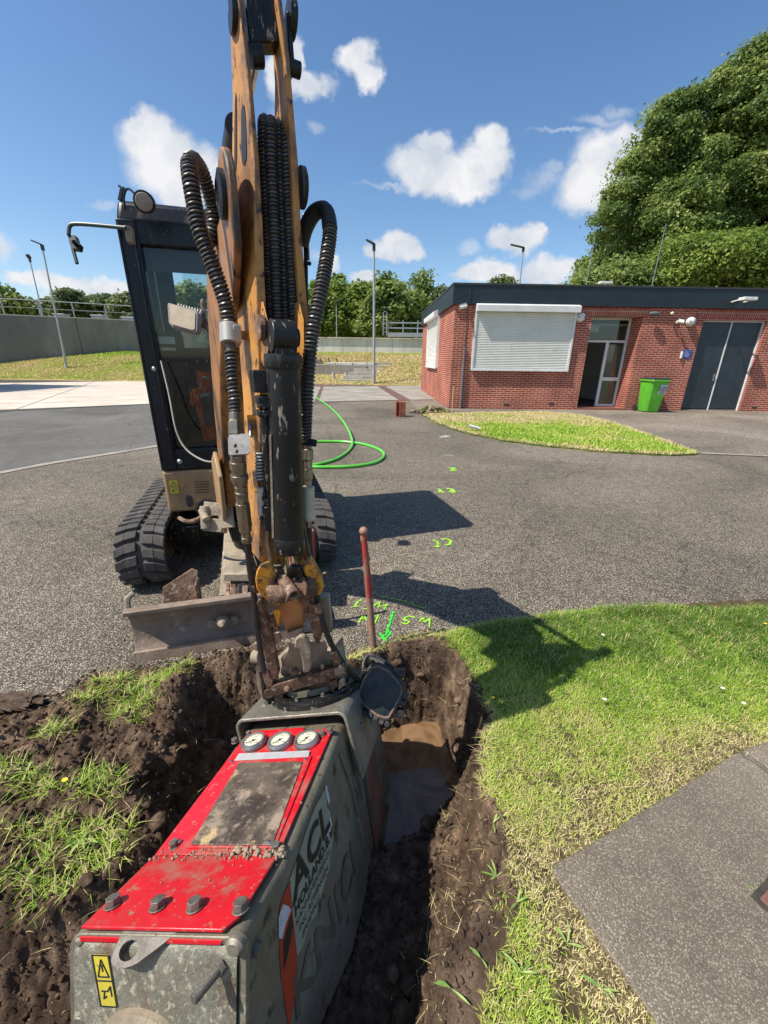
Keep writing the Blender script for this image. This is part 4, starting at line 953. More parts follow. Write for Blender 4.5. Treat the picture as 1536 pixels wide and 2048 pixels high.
# room behind, so the open door looks into something
rm = MB(); rx0, rx1, ry0, ry1 = x0 - 0.5, x1 + 0.7, yb + .05, yb + 4.2
rm.box(((rx0 + rx1) / 2, ry1, 1.3), (rx1 - rx0, .05, 2.6)); rm.box((rx0, (ry0 + ry1) / 2, 1.3), (.05, ry1 - ry0, 2.6)); rm.box((rx1, (ry0 + ry1) / 2, 1.3), (.05, ry1 - ry0, 2.6)); rm.box(((rx0 + rx1) / 2, (ry0 + ry1) / 2, 2.62), (rx1 - rx0, ry1 - ry0, .04))
rm.build('hall', m_inner, BL, local=True, smooth=0); MB().box(((rx0 + rx1) / 2, (ry0 + ry1) / 2, .02), (rx1 - rx0, ry1 - ry0, .04)).build('hall_floor', m_innerfl, BL, local=True, smooth=0)
op = MB(); op.box((rx0 + .75, ry0 + 2.0, 1.06), (.05, .8, 2.06)); op.build('inner_door', mat('door_grey', (.5, .5, .48)), BL, local=True, smooth=0)
ld = MB(); 
for px_, sz in ((x0 + .08, (.05, .7, 2.04)),): ld.box((px_, yb + .40, 1.06), sz)
ld = ld.build('open_door_leaf', m_white, BL, local=True, smooth=0, bevel=.004)
# dark double door
x0, x1, _, zt = dd; yb2 = 0.16; mb = MB(); xm = (x0 + x1) / 2
lf = MB().box(((x0 + xm) / 2 + .02, yb2, zt / 2 + .01), (xm - x0 - .065, .05, zt - .1)).build('door_leaf', m_doord, BL, local=True, smooth=0, bevel=.004)
hd = MB(); hd.box((xm - .09, yb2 - .03, 1.06), (.045, .012, .22)); hd.cyl((xm - .09, yb2 - .03, 1.10), (xm - .09, yb2 - .085, 1.10), .011, n=10); hd.tube([(xm - .09, yb2 - .08, 1.10), (xm - .20, yb2 - .085, 1.10)], .010, 8); hd.build('door_handle', m_steel, lf, local=True)
lf2 = MB().box(((x1 + xm) / 2 - .02, yb2, zt / 2 + .01), (x1 - xm - .065, .05, zt - .1)).build('door_leaf', m_doord, BL, local=True, smooth=0, bevel=.004)
fr = MB(); fr.box((x0 + .018, yb2, zt / 2), (.036, .09, zt)); fr.box((x1 - .018, yb2 - .01, zt / 2), (.036, .12, zt)); fr.box((xm, yb2 - .02, zt / 2 - .018), (.035, .05, zt - .036)); fr.box((xm, yb2, zt - .018), (x1 - x0 - .072, .09, .036)); fr.build('door_frame', m_white, BL, local=True, smooth=0)
MB().box((xm, .22, .015), (x1 - x0, .2, .03)).build('threshold', m_kerb, BL, local=True, smooth=0)
MB().box((xm, .27, zt / 2), (x1 - x0 + .3, .03, zt)).build('door_backing', m_dark, BL, local=True, smooth=0)
MB().box(((win[0] + win[1]) / 2, .2, (win[2] + win[3]) / 2), (win[1] - win[0] - .01, .03, win[3] - win[2] - .01)).build('window_glass', m_dark, BL, local=True, smooth=0)
# vents, tap
mb = MB()
for u, v in ((1013, 811), (1102, 809.5), (1508, 817)): p = fl(u, v); mb.box((p.x, -.002, p.z + .03), (.17, .012, .06))
mb.build('air_brick', m_dark, BL, local=True, smooth=0)
p = fl(1137, 786); mb = MB(); mb.tube([(p.x, 0, p.z), (p.x, -.07, p.z), (p.x, -.09, p.z - .04)], .012, 8); mb.box((p.x, -.05, p.z + .02), (.05, .012, .012)); mb.build('tap', m_steel, BL, local=True)
# downpipe and cable at the corner
p0 = fl(929, 694); p1 = fl(921, 816); mb = MB(); mb.cyl((p0.x, -.05, .05), (p0.x, -.05, p0.z), .035, n=14)
for z in (.4, 1.2): mb.box((p0.x, -.03, z), (.09, .06, .03))
mb.build('downpipe', mat('pipe_grey', (.12, .12, .125), (.16, .16, .165), 5, 4, .5), BL, local=True)
pc = fl(936, 604); mb = MB().tube([(p0.x, -.02, p0.z), (pc.x, -.02, z_f0 - .02), (pc.x + .02, -.12, z_f0 + .02), (pc.x + .02, -.12, f1 - .1)], .010, 6); mb.build('cable', m_dark, BL, local=True)

# things fixed to the wall: each its own object, placed in world space
def bw_(l): return pA + fdir * l.x - bk * (-l.y) + V(0, 0, l.z) if False else pA + fdir * l.x + bk * l.y + V(0, 0, l.z)
def globe_lamp(u, v, label, ul=0.16):
    p = bw_(fl(u, v, 0.10)); t = thing('wall_lamp', label, 'wall lamp', p + fnrm * -0.10 + V(0, 0, 0), group='round bulkhead lamps'); c = p
    MB().lathe(c - fnrm * .095, fnrm, [(.13, 0), (.135, .02), (.12, .04)], 28).build('base', m_plastic_w, t)
    mb = MB().lathe(c - fnrm * .06, fnrm, [(.118, 0), (.125, .03), (.115, .065), (.085, .10), (.045, .118), (.004, .125)], 28); mb.build('globe', m_plastic_w, t)
    MB().box(c + fnrm * .052, (.22, .012, .018), (fdir, fnrm, V(0, 0, 1))).build('guard', m_dark, t)
globe_lamp(1163, 634.6, 'round bulkhead lamp at the corner of the shutter box'); globe_lamp(1384, 642.6, 'round bulkhead lamp left of the dark double door')
def bullet_cam(u, v, label, dirx=-1, ln=.26, r=.045, m=m_plastic_w):
    p = bw_(fl(u, v, 0.16)); t = thing('security_camera', label, 'camera', p - fnrm * .16); ax = (fdir * dirx * .8 + fnrm * .5 - V(0, 0, .25)).normalized()
    MB().lathe(p - fnrm * .155, fnrm, [(.05, 0), (.05, .02), (.03, .03)], 16).build('mount', m, t)
    MB().tube([p - fnrm * .14, p - fnrm * .05 + V(0, 0, .0), p], .014, 8).build('bracket', m, t)
    b0 = MB().cyl(p - ax * ln * .4, p + ax * ln * .6, r, r, 20); b0.box(p + V(0, 0, r + .004) + ax * ln * .12, (ln * 1.05, r * 1.9, .008), frame(ax.cross(V(0, 0, 1)), ax)[0:3]); b0.build('body', m, t)
    MB().cyl(p + ax * ln * .602, p + ax * (ln * .61), r * .7, n=16).build('lens', m_dark, t)
bullet_cam(928, 613.7, 'white security camera on the left corner of the facade'); bullet_cam(1361, 643.5, 'small white camera left of the round lamp', 1, .15, .035)
p = bw_(fl(1309.5, 627, .14)); t = thing('outdoor_spotlight', 'small dark spotlight on the brick beside the entrance', 'spotlight', p - fnrm * .14)
MB().tube([p - fnrm * .14, p - fnrm * .03], .02, 8).build('mount', m_dark, t); MB().lathe(p - fdir * .16, fdir, [(.02, 0), (.055, .08), (.06, .2), (.035, .30), (.0, .32)], 18).build('head', mat('lamp_grey', (.12, .125, .13)), t)
p = bw_(fl(1344.5, 626.7, .1)); t = thing('sensor', 'small cream sensor ball under the fascia', 'sensor', p - fnrm * .1); MB().sphere(p, .05, 14, 8).build('ball', mat('cream', (.62, .58, .42)), t); MB().cyl(p - fnrm * .1, p, .02, n=10).build('mount', m_plastic_w, t)
# flood lamp on the fascia
p = bw_(fl(1496, 598, .45)); t = thing('fascia_floodlight', 'cream floodlight held on arms off the dark fascia', 'floodlight', p - fnrm * .35); AX = (fdir, fnrm, V(0, 0, 1))
MB().box(p, (.42, .22, .09), AX).build('head', m_plastic_w, t, bevel=.015); 
for s_ in (-1, 1): MB().bar(p + fdir * .19 * s_, p + fdir * .19 * s_ - fnrm * .35 - V(0, 0, .04), .03, .03).build('arm', m_plastic_w, t)
# blue sign with rows of white lettering beside a little white box
m_signb = mat('sign_blue', (.035, .07, .32), (.045, .09, .36), 6, 3, .4)
p = bw_(fl(1374, 708, .012)); t = thing('wall_sign', 'small blue notice sign beside the double door', 'sign', p - fnrm * .012)
MB().box(p, (.30, .012, .27), AX).build('plate', m_signb, t, bevel=.002)
mb = MB()
for i in range(6): mb.box(p + fnrm * .0085 + V(0, 0, .09 - i * .032) + fdir * (.01 - (i % 3) * .01), (.20 - (i % 3) * .03, .003, .010), AX)
mb.build('lettering', mat('sign_text', (.55, .6, .8)), t, smooth=0)
p2 = bw_(fl(1363, 710, .03)); mb = MB().box(p2, (.045, .06, .2), AX); single(mb, 'wall_box', m_plastic_w, 'narrow white box left of the blue sign', 'switch box', loc=p2 - fnrm * .03, bevel=.004)

# ---- roof things
def at_roof(u, v, dist): d = PY(u, v, dist); return d
for (u0, v0, u1, v1, lb) in ((1169, 585, 1184, 471, 'thin mast standing on the roof left of the taller one'), (1299, 590, 1325, 447, 'thin mast on the roof in front of the big trees')):
    a = PY(u0, v0, 19.5); b_ = PY(u1, v1, 19.5); a = V(a.x, 19.5, f1 - .06); b_.x = a.x + .05
    t = thing('roof_mast', lb, 'mast', a); MB().cyl(a, b_, .022, .012, 8).build('pole', m_steel, t); MB().box(a + V(0, 0, .03), (.25, .25, .05)).build('foot', m_kerb, t)
a = PY(1210, 570, 19.0); t = thing('roof_floodlight', 'flood lamp standing low on the roof', 'floodlight', V(a.x, 19.0, f1 - .06)); MB().cyl((a.x + .2, 19.0, f1 - .06), (a.x + .2, 19.0, a.z + .05), .025, n=8).build('pole', m_steel, t); MB().box((a.x, 19.0, a.z + .08), (.5, .25, .08)).build('head', m_plastic_w, t, bevel=.01)

# ---- green wheelie bin
m_bin = mat('bin_green', (0.10, 0.42, 0.03), (0.12, 0.47, 0.04), 4, 5, 0.35, dirt=((.08, .16, .04), 7, .60, .2, .7)); m_lidd = mat('lid_black', (.02, .02, .022), (.035, .035, .04), 6, 5, .4)
q = G(1297, 824); yaw = math.atan2(fdir.y, fdir.x)
BN = thing('wheelie_bin', 'lime green wheelie bin standing against the brick wall', 'bin', (q.x + .0, q.y + .05, 0.006), R_(2))
mb = MB(); ch = .05
def ring(w, d, z, yo=0): 
    a, b_ = w / 2, d / 2; return [V(-a + ch, -b_ + yo, z), V(a - ch, -b_ + yo, z), V(a, -b_ + ch + yo, z), V(a, b_ - ch + yo, z), V(a - ch, b_ + yo, z), V(-a + ch, b_ + yo, z), V(-a, b_ - ch + yo, z), V(-a, -b_ + ch + yo, z)]
rs = [ring(.42, .46, .02, .02), ring(.44, .48, .05, .02), ring(.54, .64, .93, 0), ring(.61, .72, .94, 0), ring(.61, .72, .985, 0)]
for r in rs: mb.v += r
for k in range(len(rs) - 1): mb.f += [(k * 8 + i, k * 8 + (i + 1) % 8, (k + 1) * 8 + (i + 1) % 8, (k + 1) * 8 + i) for i in range(8)]
mb.f += [tuple(range(7, -1, -1)), tuple(range(32, 40))]; mb.build('body', m_bin, BN, local=True, bevel=.008)
mb = MB(); rs = [ring(.60, .70, .99, 0), ring(.60, .70, 1.01, 0), ring(.50, .60, 1.045, .01)]
for r in rs: mb.v += r
for k in range(2): mb.f += [(k * 8 + i, k * 8 + (i + 1) % 8, (k + 1) * 8 + (i + 1) % 8, (k + 1) * 8 + i) for i in range(8)]
mb.f += [tuple(range(7, -1, -1)), tuple(range(16, 24))]; mb.cyl((-.24, .36, .98), (.24, .36, .98), .018, n=10); mb.build('lid', m_lidd, BN, local=True, bevel=.004)
for s_ in (-1, 1):
    w = MB().lathe((-.30 + .0 if s_ < 0 else .25, .27, .10), (1, 0, 0), [(.04, 0), (.10, .002), (.105, .01), (.105, .045), (.10, .05), (.04, .05)], 22); w.build('wheel', m_lidd, BN, local=True)
def text_mb(txt, size, O, X, Yv, depth=0.0, shear=0.0, bold=0.0, sx=1.0, mb=None):
    cu_d = bpy.data.curves.new('t', 'FONT'); cu_d.body = txt; cu_d.size = size; cu_d.shear = shear; cu_d.offset = bold; cu_d.resolution_u = 3
    ob = bpy.data.objects.new('t', cu_d); me = bpy.data.meshes.new_from_object(ob)
    O = Vector(O); X = Vector(X); Yv = Vector(Yv); n = X.cross(Yv).normalized(); mb = mb or MB()
    mb.add([O + X * (v.co.x * sx) + Yv * v.co.y + n * depth for v in me.vertices], [tuple(p.vertices) for p in me.polygons])
    bpy.data.objects.remove(ob); bpy.data.curves.remove(cu_d); bpy.data.meshes.remove(me); return mb
m_stk = mat('sticker_grey', (.50, .55, .58), (.42, .47, .5), 10); m_ink = mat('ink', (.015, .02, .03))
bf0 = V(0, -.226 + .0, .05); # front face of the bin leans out towards the top
fx = V(1, 0, 0); fy = V(0, -.10, .88).normalized(); fn = V(0, -.88, -.10).normalized()
def bf(x, s_, o=.003): return V(0, -.221, .05) + fx * x + fy * s_ + fn * o
mb = MB().prism([bf(.0, .52), bf(.23, .52), bf(.245, .80), bf(.02, .80)], fn, .003); mb.build('sticker', m_stk, BN, local=True, smooth=0)
mb = text_mb('SITA', .075, bf(.075, .685, .008), fx, fy, shear=.3, bold=.002)
for k in range(10):
    a0, a1 = 1.9 + k * .22, 1.9 + (k + 1) * .22; c = bf(.065, .70, .008); w0_, w1_ = .014 * math.sin(math.pi * k / 10) + .002, .014 * math.sin(math.pi * (k + 1) / 10) + .002
    P = lambda a, r: c + fx * (math.cos(a) * r) + fy * (math.sin(a) * r)
    mb.add([P(a0, .05), P(a1, .05), P(a1, .05 + w1_), P(a0, .05 + w0_)], [(0, 1, 2, 3)])
mb.build('logo', m_ink, BN, local=True, smooth=0)
mb = MB().prism([bf(.01, .635, .0062), bf(.225, .635, .0062), bf(.226, .655, .0062), bf(.012, .655, .0062)], fn, .001); 
for i in range(3): mb.prism([bf(.03, .54 + i * .028, .0062), bf(.20, .54 + i * .028, .0062), bf(.20, .55 + i * .028, .0062), bf(.03, .55 + i * .028, .0062)], fn, .001)
mb.build('sticker_lines', m_ink, BN, local=True, smooth=0)

# ---- small things on the ground by the building
a = G(903, 832); b_ = PY(907, 773, a.y); single(MB().bar(a - V(0, 0, .05), b_, .035, .02), 'wooden_stake', mat('raw_wood', (.55, .42, .24), (.45, .33, .18), 20, stretch=(1, 1, .1)), 'thin pale wooden stake at the left tip of the small lawn', 'stake', loc=a)
q = G(801, 833); t = thing('block', 'small orange red block standing alone on the asphalt', 'block', q, R_(-12))
mr = mat('orange_red', (.50, .085, .03), (.38, .06, .03), 8, dirt=((.12, .06, .04), 9, .55, .2, .8)); mb = MB(); w_, h_ = .22, .40
for s_ in (-1, 1): mb.box((s_ * w_ / 2, 0, h_ / 2), (.02, .2, h_))
mb.box((0, .09, h_ / 2), (w_ - .02, .02, h_)); mb.box((0, 0, .01), (w_ - .02, .16, .02)); mb.build('shell', mr, t, local=True, bevel=.004, smooth=0)
MB().box((.03, -.085, h_ / 2), (w_ * .55, .03, h_ * .9)).build('front_panel', mat('dark_brown', (.16, .06, .03), (.08, .03, .02), 9), t, local=True, smooth=0)  # front panel in a darker brown than the shell
# heap of sods at the corner of the building
g = random.Random(5); q = G(866, 827); mb = MB(); gr_ = [MB(), MB()]
for i in range(60):
    a = g.uniform(0, 6.28); r = g.random() ** .6; x = q.x + math.cos(a) * r * .62; y = q.y + math.sin(a) * r * .30; z = max(0, .17 * (1 - r)) * g.uniform(.5, 1.2)
    v = (iv * np.array([g.uniform(.04, .12), g.uniform(.04, .1), g.uniform(.03, .08)]) * np.random.default_rng(i).uniform(.7, 1.3, (len(iv), 1)))
    (mb if g.random() < .75 else gr_[0]).add([V(x + p[0], y + p[1], z + .03 + p[2]) for p in v], [tuple(f) for f in if_])
hp = thing('sod_heap', 'low heap of dug out earth and turf at the corner of the building', 'heap', q)
mb.build('earth', mat('heap_earth', (.13, .09, .05), (.26, .19, .11), 12, bump=.8, bscale=60), hp, smooth=0); gr_[0].build('turf', m_verge, hp, smooth=0)
q = G(944, 866); t = thing('tilted_pipe', 'short white pipe on a thin wire standing in the small lawn', 'pipe', q)
MB().cyl(q + V(-.08, 0, .16), q + V(.17, .02, .09), .035, n=16, r_in=.028).build('tube', m_plastic_w, t); MB().tube([q, q + V(0, 0, .14)], .007, 6).build('wire_stem', m_steel, t)
mb = MB(); pts = [q + V(math.cos(a) * .16 + .03, .02, .24 + math.sin(a) * .13) for a in [i * math.pi / 9 for i in range(0, 19)]]; mb.tube(pts, .004, 5); mb.build('wire_hoop', m_steel, t)

# ---- green hose on the asphalt
m_hose = mat('green_hose', (.10, .50, .05), (.13, .56, .07), 5, 3, .35, spec=.5)
hp_px = [(560, 800), (600, 783), (625, 791), (660, 815), (688, 845), (703, 875), (702, 895), (680, 914), (650, 925), (620, 930), (575, 925), (560, 905), (580, 892), (625, 884), (680, 883), (725, 888), (758, 899), (768, 911), (752, 924), (710, 932), (660, 934), (620, 933), (540, 926)]
pts = smooth_path([G(u, v, .025 + (.05 if 3 <= i <= 5 else 0)) for i, (u, v) in enumerate(hp_px)], 8); c = pts[0].copy(); c.z = 0
single(MB().tube(pts, .024, 10), 'hose', m_hose, 'bright green hose looped on the asphalt beside the digger', 'hose', loc=c)

# ================================================================= FAR SETTING
m_conc_l = mat('tank_concrete', (.165, .158, .142), (.26, .25, .225), .5, 7, .9, stretch=(1, 1, .35), bump=.2, bscale=5, dirt=((.13, .13, .13), 1.1, .52, .2, .9))
m_conc_w = mat('wall_concrete', (.52, .50, .43), (.66, .64, .57), .7, 7, .9, stretch=(1.6, 1.6, .3), dirt=((.30, .29, .25), 1.3, .56, .15, .9))
m_galv = mat('galvanised', (.48, .49, .49), (.36, .37, .37), 6, 4, .45, metal=.5)
lw0 = V(-33.5, 27.4, 0); lwd = V(.89, .45, 0).normalized(); ln_ = 30.0; nrm_w = V(.45, -.89, 0).normalized()
def onL(t, z, off=0): return lw0 + lwd * t + nrm_w * off + V(0, 0, z)
t = thing('concrete_wall', 'long grey concrete tank wall above the left bank', 'wall', onL(ln_ / 2, 0)); 
LT = 4.02
for k in range(5): MB().box(onL(k * 6 + 3, LT / 2 + .4, -.15), (5.96, .3, LT - .8), (lwd, -nrm_w, V(0, 0, 1))).build('panel', m_conc_l, t, smooth=0)
MB().box(onL(15, LT + .03, -.15), (30, .36, .06), (lwd, -nrm_w, V(0, 0, 1))).build('coping', m_conc_w, t, smooth=0)
t = thing('railing', 'steel tube railing along the top of the left concrete wall', 'railing', onL(15, LT)); mb = MB(); mb.tube([onL(0, LT + 1.05), onL(26, LT + 1.0)], .03, 8); mb.tube([onL(0, LT + .55), onL(26, LT + .5)], .022, 8); mb.build('rail', m_galv, t)
for k in range(14): MB().box(onL(k * 2.0, LT + .55), (.06, .06, 1.0)).build('post', m_galv, t)
# things standing on the tank deck
for k, (s_, w, h) in enumerate(((13.4, .9, .35), (15.6, 1.4, .3), (18.5, 2.2, .45), (11.0, .8, .3))):
    p = onL(s_, LT + .06, -1.4); mb = MB(); mb.box(p + V(0, 0, h / 2), (w, .6, h * .5)); 
    for i in (-1, 1): mb.box(p + V(i * w * .4, 0, h * .13), (.08, .5, h * .26))
    mb.box(p + V(0, 0, h * .8), (w * 1.1, .7, .06))
    single(mb, 'deck_machinery', m_galv, ['low steel frame left on the tank deck', 'long low frame on the tank deck', 'widest frame on the tank deck near the cab', 'shortest frame at the left of the tank deck'][k], 'machinery', loc=p, bevel=.01)
# white wall in the middle
cw0 = V(-9.5, 34.2, 0); cw1 = V(6.0, 34.2, 0); t = thing('concrete_wall', 'low pale concrete wall behind the bank in the middle', 'wall', (-2, 34.2, 0))
for k in range(8): MB().box((-9.5 + k * 2.0 + 1.0, 34.35, 2.22), (1.985, .3, 1.48)).build('panel', m_conc_w, t, smooth=0)
MB().box((-2, 34.3, 2.985), (15.6, .5, .05)).build('coping', m_conc_w, t, smooth=0)
# railing / walkway beyond that wall
def PYl(u, v, Y=36.5): return PY(u, v, Y)
a = PYl(776, 671); b_ = PYl(845, 645); t = thing('railing', 'three bar steel railing behind the pale wall beside the building', 'railing', (a.x + 1.5, 36.5, a.z)); mb = MB()
xa, xb = PYl(775, 660).x, PYl(870, 660).x
for v in (645.5, 656): z = PYl(800, v).z; mb.box(((xa + xb) / 2, 36.5, z), (xb - xa, .06, .09))
zb = PYl(800, 671).z; mb.build('rail', m_galv, t, smooth=0); MB().box(((xa + xb) / 2, 36.5, zb + .05), (xb - xa, .6, .30)).build('walkway', m_galv, t, smooth=0)
for u in (776, 806, 835, 862): x = PYl(u, 660).x; MB().box((x, 36.5, (zb + z) / 2 + .2), (.08, .08, 1.3)).build('post', m_galv, t, smooth=0)
zt_ = PYl(770, 625).z; x = PYl(770, 640).x; t = thing('ladder', 'upright steel ladder at the end of the walkway railing', 'ladder', (x, 36.4, zb)); 
for s_ in (-.14, .14): MB().box((x + s_, 36.4, (zb + zt_) / 2), (.07, .07, zt_ - zb)).build('stile', m_galv, t, smooth=0)
mb = MB()
for k in range(7): mb.box((x, 36.4, zb + .25 + k * .3), (.22, .04, .04))
mb.build('rung', m_galv, t, smooth=0)

# steps, low platform and pipes on the bank
t0 = G(705, 768); st = thing('garden_steps', 'flight of grey concrete steps up the dry bank behind the lamp post', 'steps', (t0.x, t0.y, 0))
m_step = mat('step_concrete', (.34, .31, .27), (.45, .42, .37), 2, 5, .9); m_riser = mat('step_side', (.16, .14, .12), (.22, .2, .17), 3)
for k in range(6):
    x = t0.x + .1 + k * .27; y = t0.y + .35 + k * .62; z = .14 + k * .205; MB().box((x, y, z), (2.0, .30, .22)).build('step', m_step, st, bevel=.01, smooth=0)
    MB().box((x, y + .42, z - .02), (1.95, .5, .20)).build('tread', m_step, st, smooth=0)
pz = 1.28; pa = PY(632, 741, 29.0); pb = PY(742, 742, 29.0); t = thing('concrete_platform', 'low concrete platform with slabs on top at the head of the steps', 'platform', ((pa.x + pb.x) / 2, 30, .8))
zt2 = PY(690, 730, 29.0).z; mb = MB(); mb.box(((pa.x + pb.x) / 2 - .3, 30.2, zt2 - .40), (pb.x - pa.x, 2.0, .80)); mb.build('base', m_plate2, t, smooth=0, bevel=.02)
for (u0, u1, yy) in ((655, 672, 30.2), (674, 706, 30.2), (708, 734, 30.3), (736, 750, 30.2)):
    a = PY(u0, 728, yy); b_ = PY(u1, 728, yy); MB().box(((a.x + b_.x) / 2, yy, zt2 + .08), (b_.x - a.x, 1.5, .14)).build('slab', m_conc_w, t, smooth=0, bevel=.01)
for (u, v0, v1, lb) in ((667, 748, 734, 'left stub of grey pipe standing on the dry bank'), (692, 742, 730, 'right stub of grey pipe standing on the dry bank')):
    a = PY(u, v0, 27.8); b_ = PY(u, v1, 27.8); z0 = bz(a.x, 27.8); single(MB().cyl((a.x, 27.8, z0 - .1), (a.x, 27.8, z0 + .42), .10, n=16, r_in=.085), 'pipe_stub', mat('grey_pipe', (.42, .42, .40)), lb, 'pipe', loc=V(a.x, 27.8, z0), group='pipe stubs on the bank')
a = PY(636, 712, 30.5); mb = MB()
t = thing('retaining_boards', 'dark board wall leaning on the bank beside the digger', 'fence', (a.x - .6, 30.5, bz(a.x, 30.5)))
MB().box((a.x - .8, 30.5, bz(a.x, 30.5) + .35), (2.0, .08, .8)).build('boards', m_riser, t, smooth=0)
for k in range(3): x = a.x + .35 + k * .55; MB().bar((x - .2, 30.6, bz(x, 30.6) + .8), (x + .15, 30.2, bz(x, 30.2)), .07, .07).build('post', mat('dark_wood', (.07, .06, .04)), t, smooth=0)

# lamp posts
m_pole = mat('pole_paint', (.36, .37, .37), (.42, .43, .43), 3, 4, .4, metal=.3)
def lamp_post(base, top, label, head='spoon', r=.07, hd=V(-1, 0, 0), hl=.55):
    t = thing('lamp_post', label, 'lamp post', base)
    MB().cyl(base, top, r, r * .6, 14).build('pole', m_pole, t)
    MB().cyl(base, base + (top - base).normalized() * .9, r * 1.25, r * 1.2, 14).build('foot', m_pole, t)
    hd = hd.normalized(); s_ = V(-hd.y, hd.x, 0); up = V(0, 0, 1)
    mb = MB(); a = top + up * -.02
    mb.bar(a - up * .25, a + up * .06, r * 2.0, r * 2.0)
    mb.build('collar', m_dark, t)
    mb = MB(); c0_ = a + hd * -.06; c1_ = a + hd * hl + up * .22
    q = (c1_ - c0_).normalized(); nn = q.cross(s_).normalized()
    mb.prism([c0_ + s_ * .10, c0_ + q * .12 + s_ * .17, c1_ + s_ * .14, c1_ + q * .05, c1_ - s_ * .14, c0_ + q * .12 - s_ * .17, c0_ - s_ * .10], nn if nn.z > 0 else -nn, .07); mb.build('lamp_head', m_dark, t, bevel=.015)
b0_ = PY(135, 742, 29.3); T0 = PY(84, 491, 29.3); b0_.z = bz(b0_.x, b0_.y); T0.x = b0_.x + (T0.x - b0_.x) * .25
lt = PY(84, 491, 29.3); lamp_post(b0_, lt, 'leaning grey lamp post on the left bank, base on the grass', hd=V(-1, -.3, 0), hl=.5)
lt = PY(59, 517, 40); b1_ = PY(86, 640, 40); b1_.z = 1.8; lamp_post(b1_, lt, 'farther left lamp post standing behind the concrete wall', r=.07, hd=V(.4, -1, 0), hl=.35)
base = G(748, 770); top = PY(748, 490, base.y); lamp_post(base, top, 'tall slim lamp post before the steps in the middle', r=.085, hd=V(-1, .0, 0), hl=.42)
b1_ = PY(673, 675, 44); lt = PY(672.5, 604, 44); lamp_post(V(b1_.x, 44, 1.8), lt, 'small distant lamp post behind the pale middle wall', r=.06, hd=V(1, 0, 0), hl=.5)
b1_ = PY(1040, 575, 40); lt = PY(1047, 496, 40); lamp_post(V(b1_.x, 40, 1.8), lt, 'lamp post rising behind the building roof', r=.09, hd=V(-1, 0, 0), hl=1.1)
# off to the left: a site cabin whose shadow reaches the pale slabs
cb = thing('site_building', 'dark flat roofed building just outside the left edge of the view', 'building', (-21.6, 18.4, 0), R_(-6)); mc = mat('cabin_paint', (.08, .10, .12), (.06, .08, .1), 2)
MB().box((0, 0, 2.95), (4.0, 4.4, 5.9)).build('walls', mc, cb, local=True, smooth=0, bevel=.03); MB().box((0, 0, 5.96), (4.3, 4.7, .1)).build('roof', m_felt, cb, local=True, smooth=0); rb_ = MB(); rb_.box((2.0, 0, 6.9), (.06, 4.4, .06)); [rb_.box((2.0, -2.1 + k * .7, 6.45), (.05, .05, .9)) for k in range(7)]; rb_.build('roof_railing', m_galv, cb, local=True, smooth=0)
MB().box((2.02, .5, 1.6), (.04, 1.0, 1.0)).build('window', m_dark, cb, local=True, smooth=0)

# ================================================================= TREES
m_leaf = newmat('foliage')
def leaf_nodes(m, a, b_, c):
    nt, N, K, b = nodes(m); at = N('ShaderNodeAttribute'); at.attribute_name = 'tint'; r = N('ShaderNodeValToRGB'); K(at.outputs['Fac'], r.inputs[0]); e = r.color_ramp.elements
    e[0].color = (*a, 1); e[1].color = (*c, 1); q = e.new(.5); q.color = (*b_, 1); K(r.outputs[0], b.inputs['Base Color']); b.inputs['Roughness'].default_value = .5; b.inputs['Specular IOR Level'].default_value = .35
    tr = N('ShaderNodeBsdfTranslucent'); K(r.outputs[0], tr.inputs[0]); ms = N('ShaderNodeMixShader'); ms.inputs[0].default_value = .40; K(b.outputs[0], ms.inputs[1]); K(tr.outputs[0], ms.inputs[2]); K(ms.outputs[0], nt.nodes['Material Output'].inputs[0])
leaf_nodes(m_leaf, (.075, .135, .035), (.20, .28, .065), (.38, .43, .13))
m_leafb = newmat('foliage_bright'); leaf_nodes(m_leafb, (.10, .17, .028), (.20, .285, .045), (.35, .40, .085))
m_leafp = newmat('foliage_pale'); leaf_nodes(m_leafp, (.10, .15, .06), (.16, .21, .08), (.25, .29, .13))
m_bark = mat('bark', (.055, .042, .032), (.11, .085, .065), 6, 6, .95, bump=.8, bscale=18, stretch=(1, 1, .3))
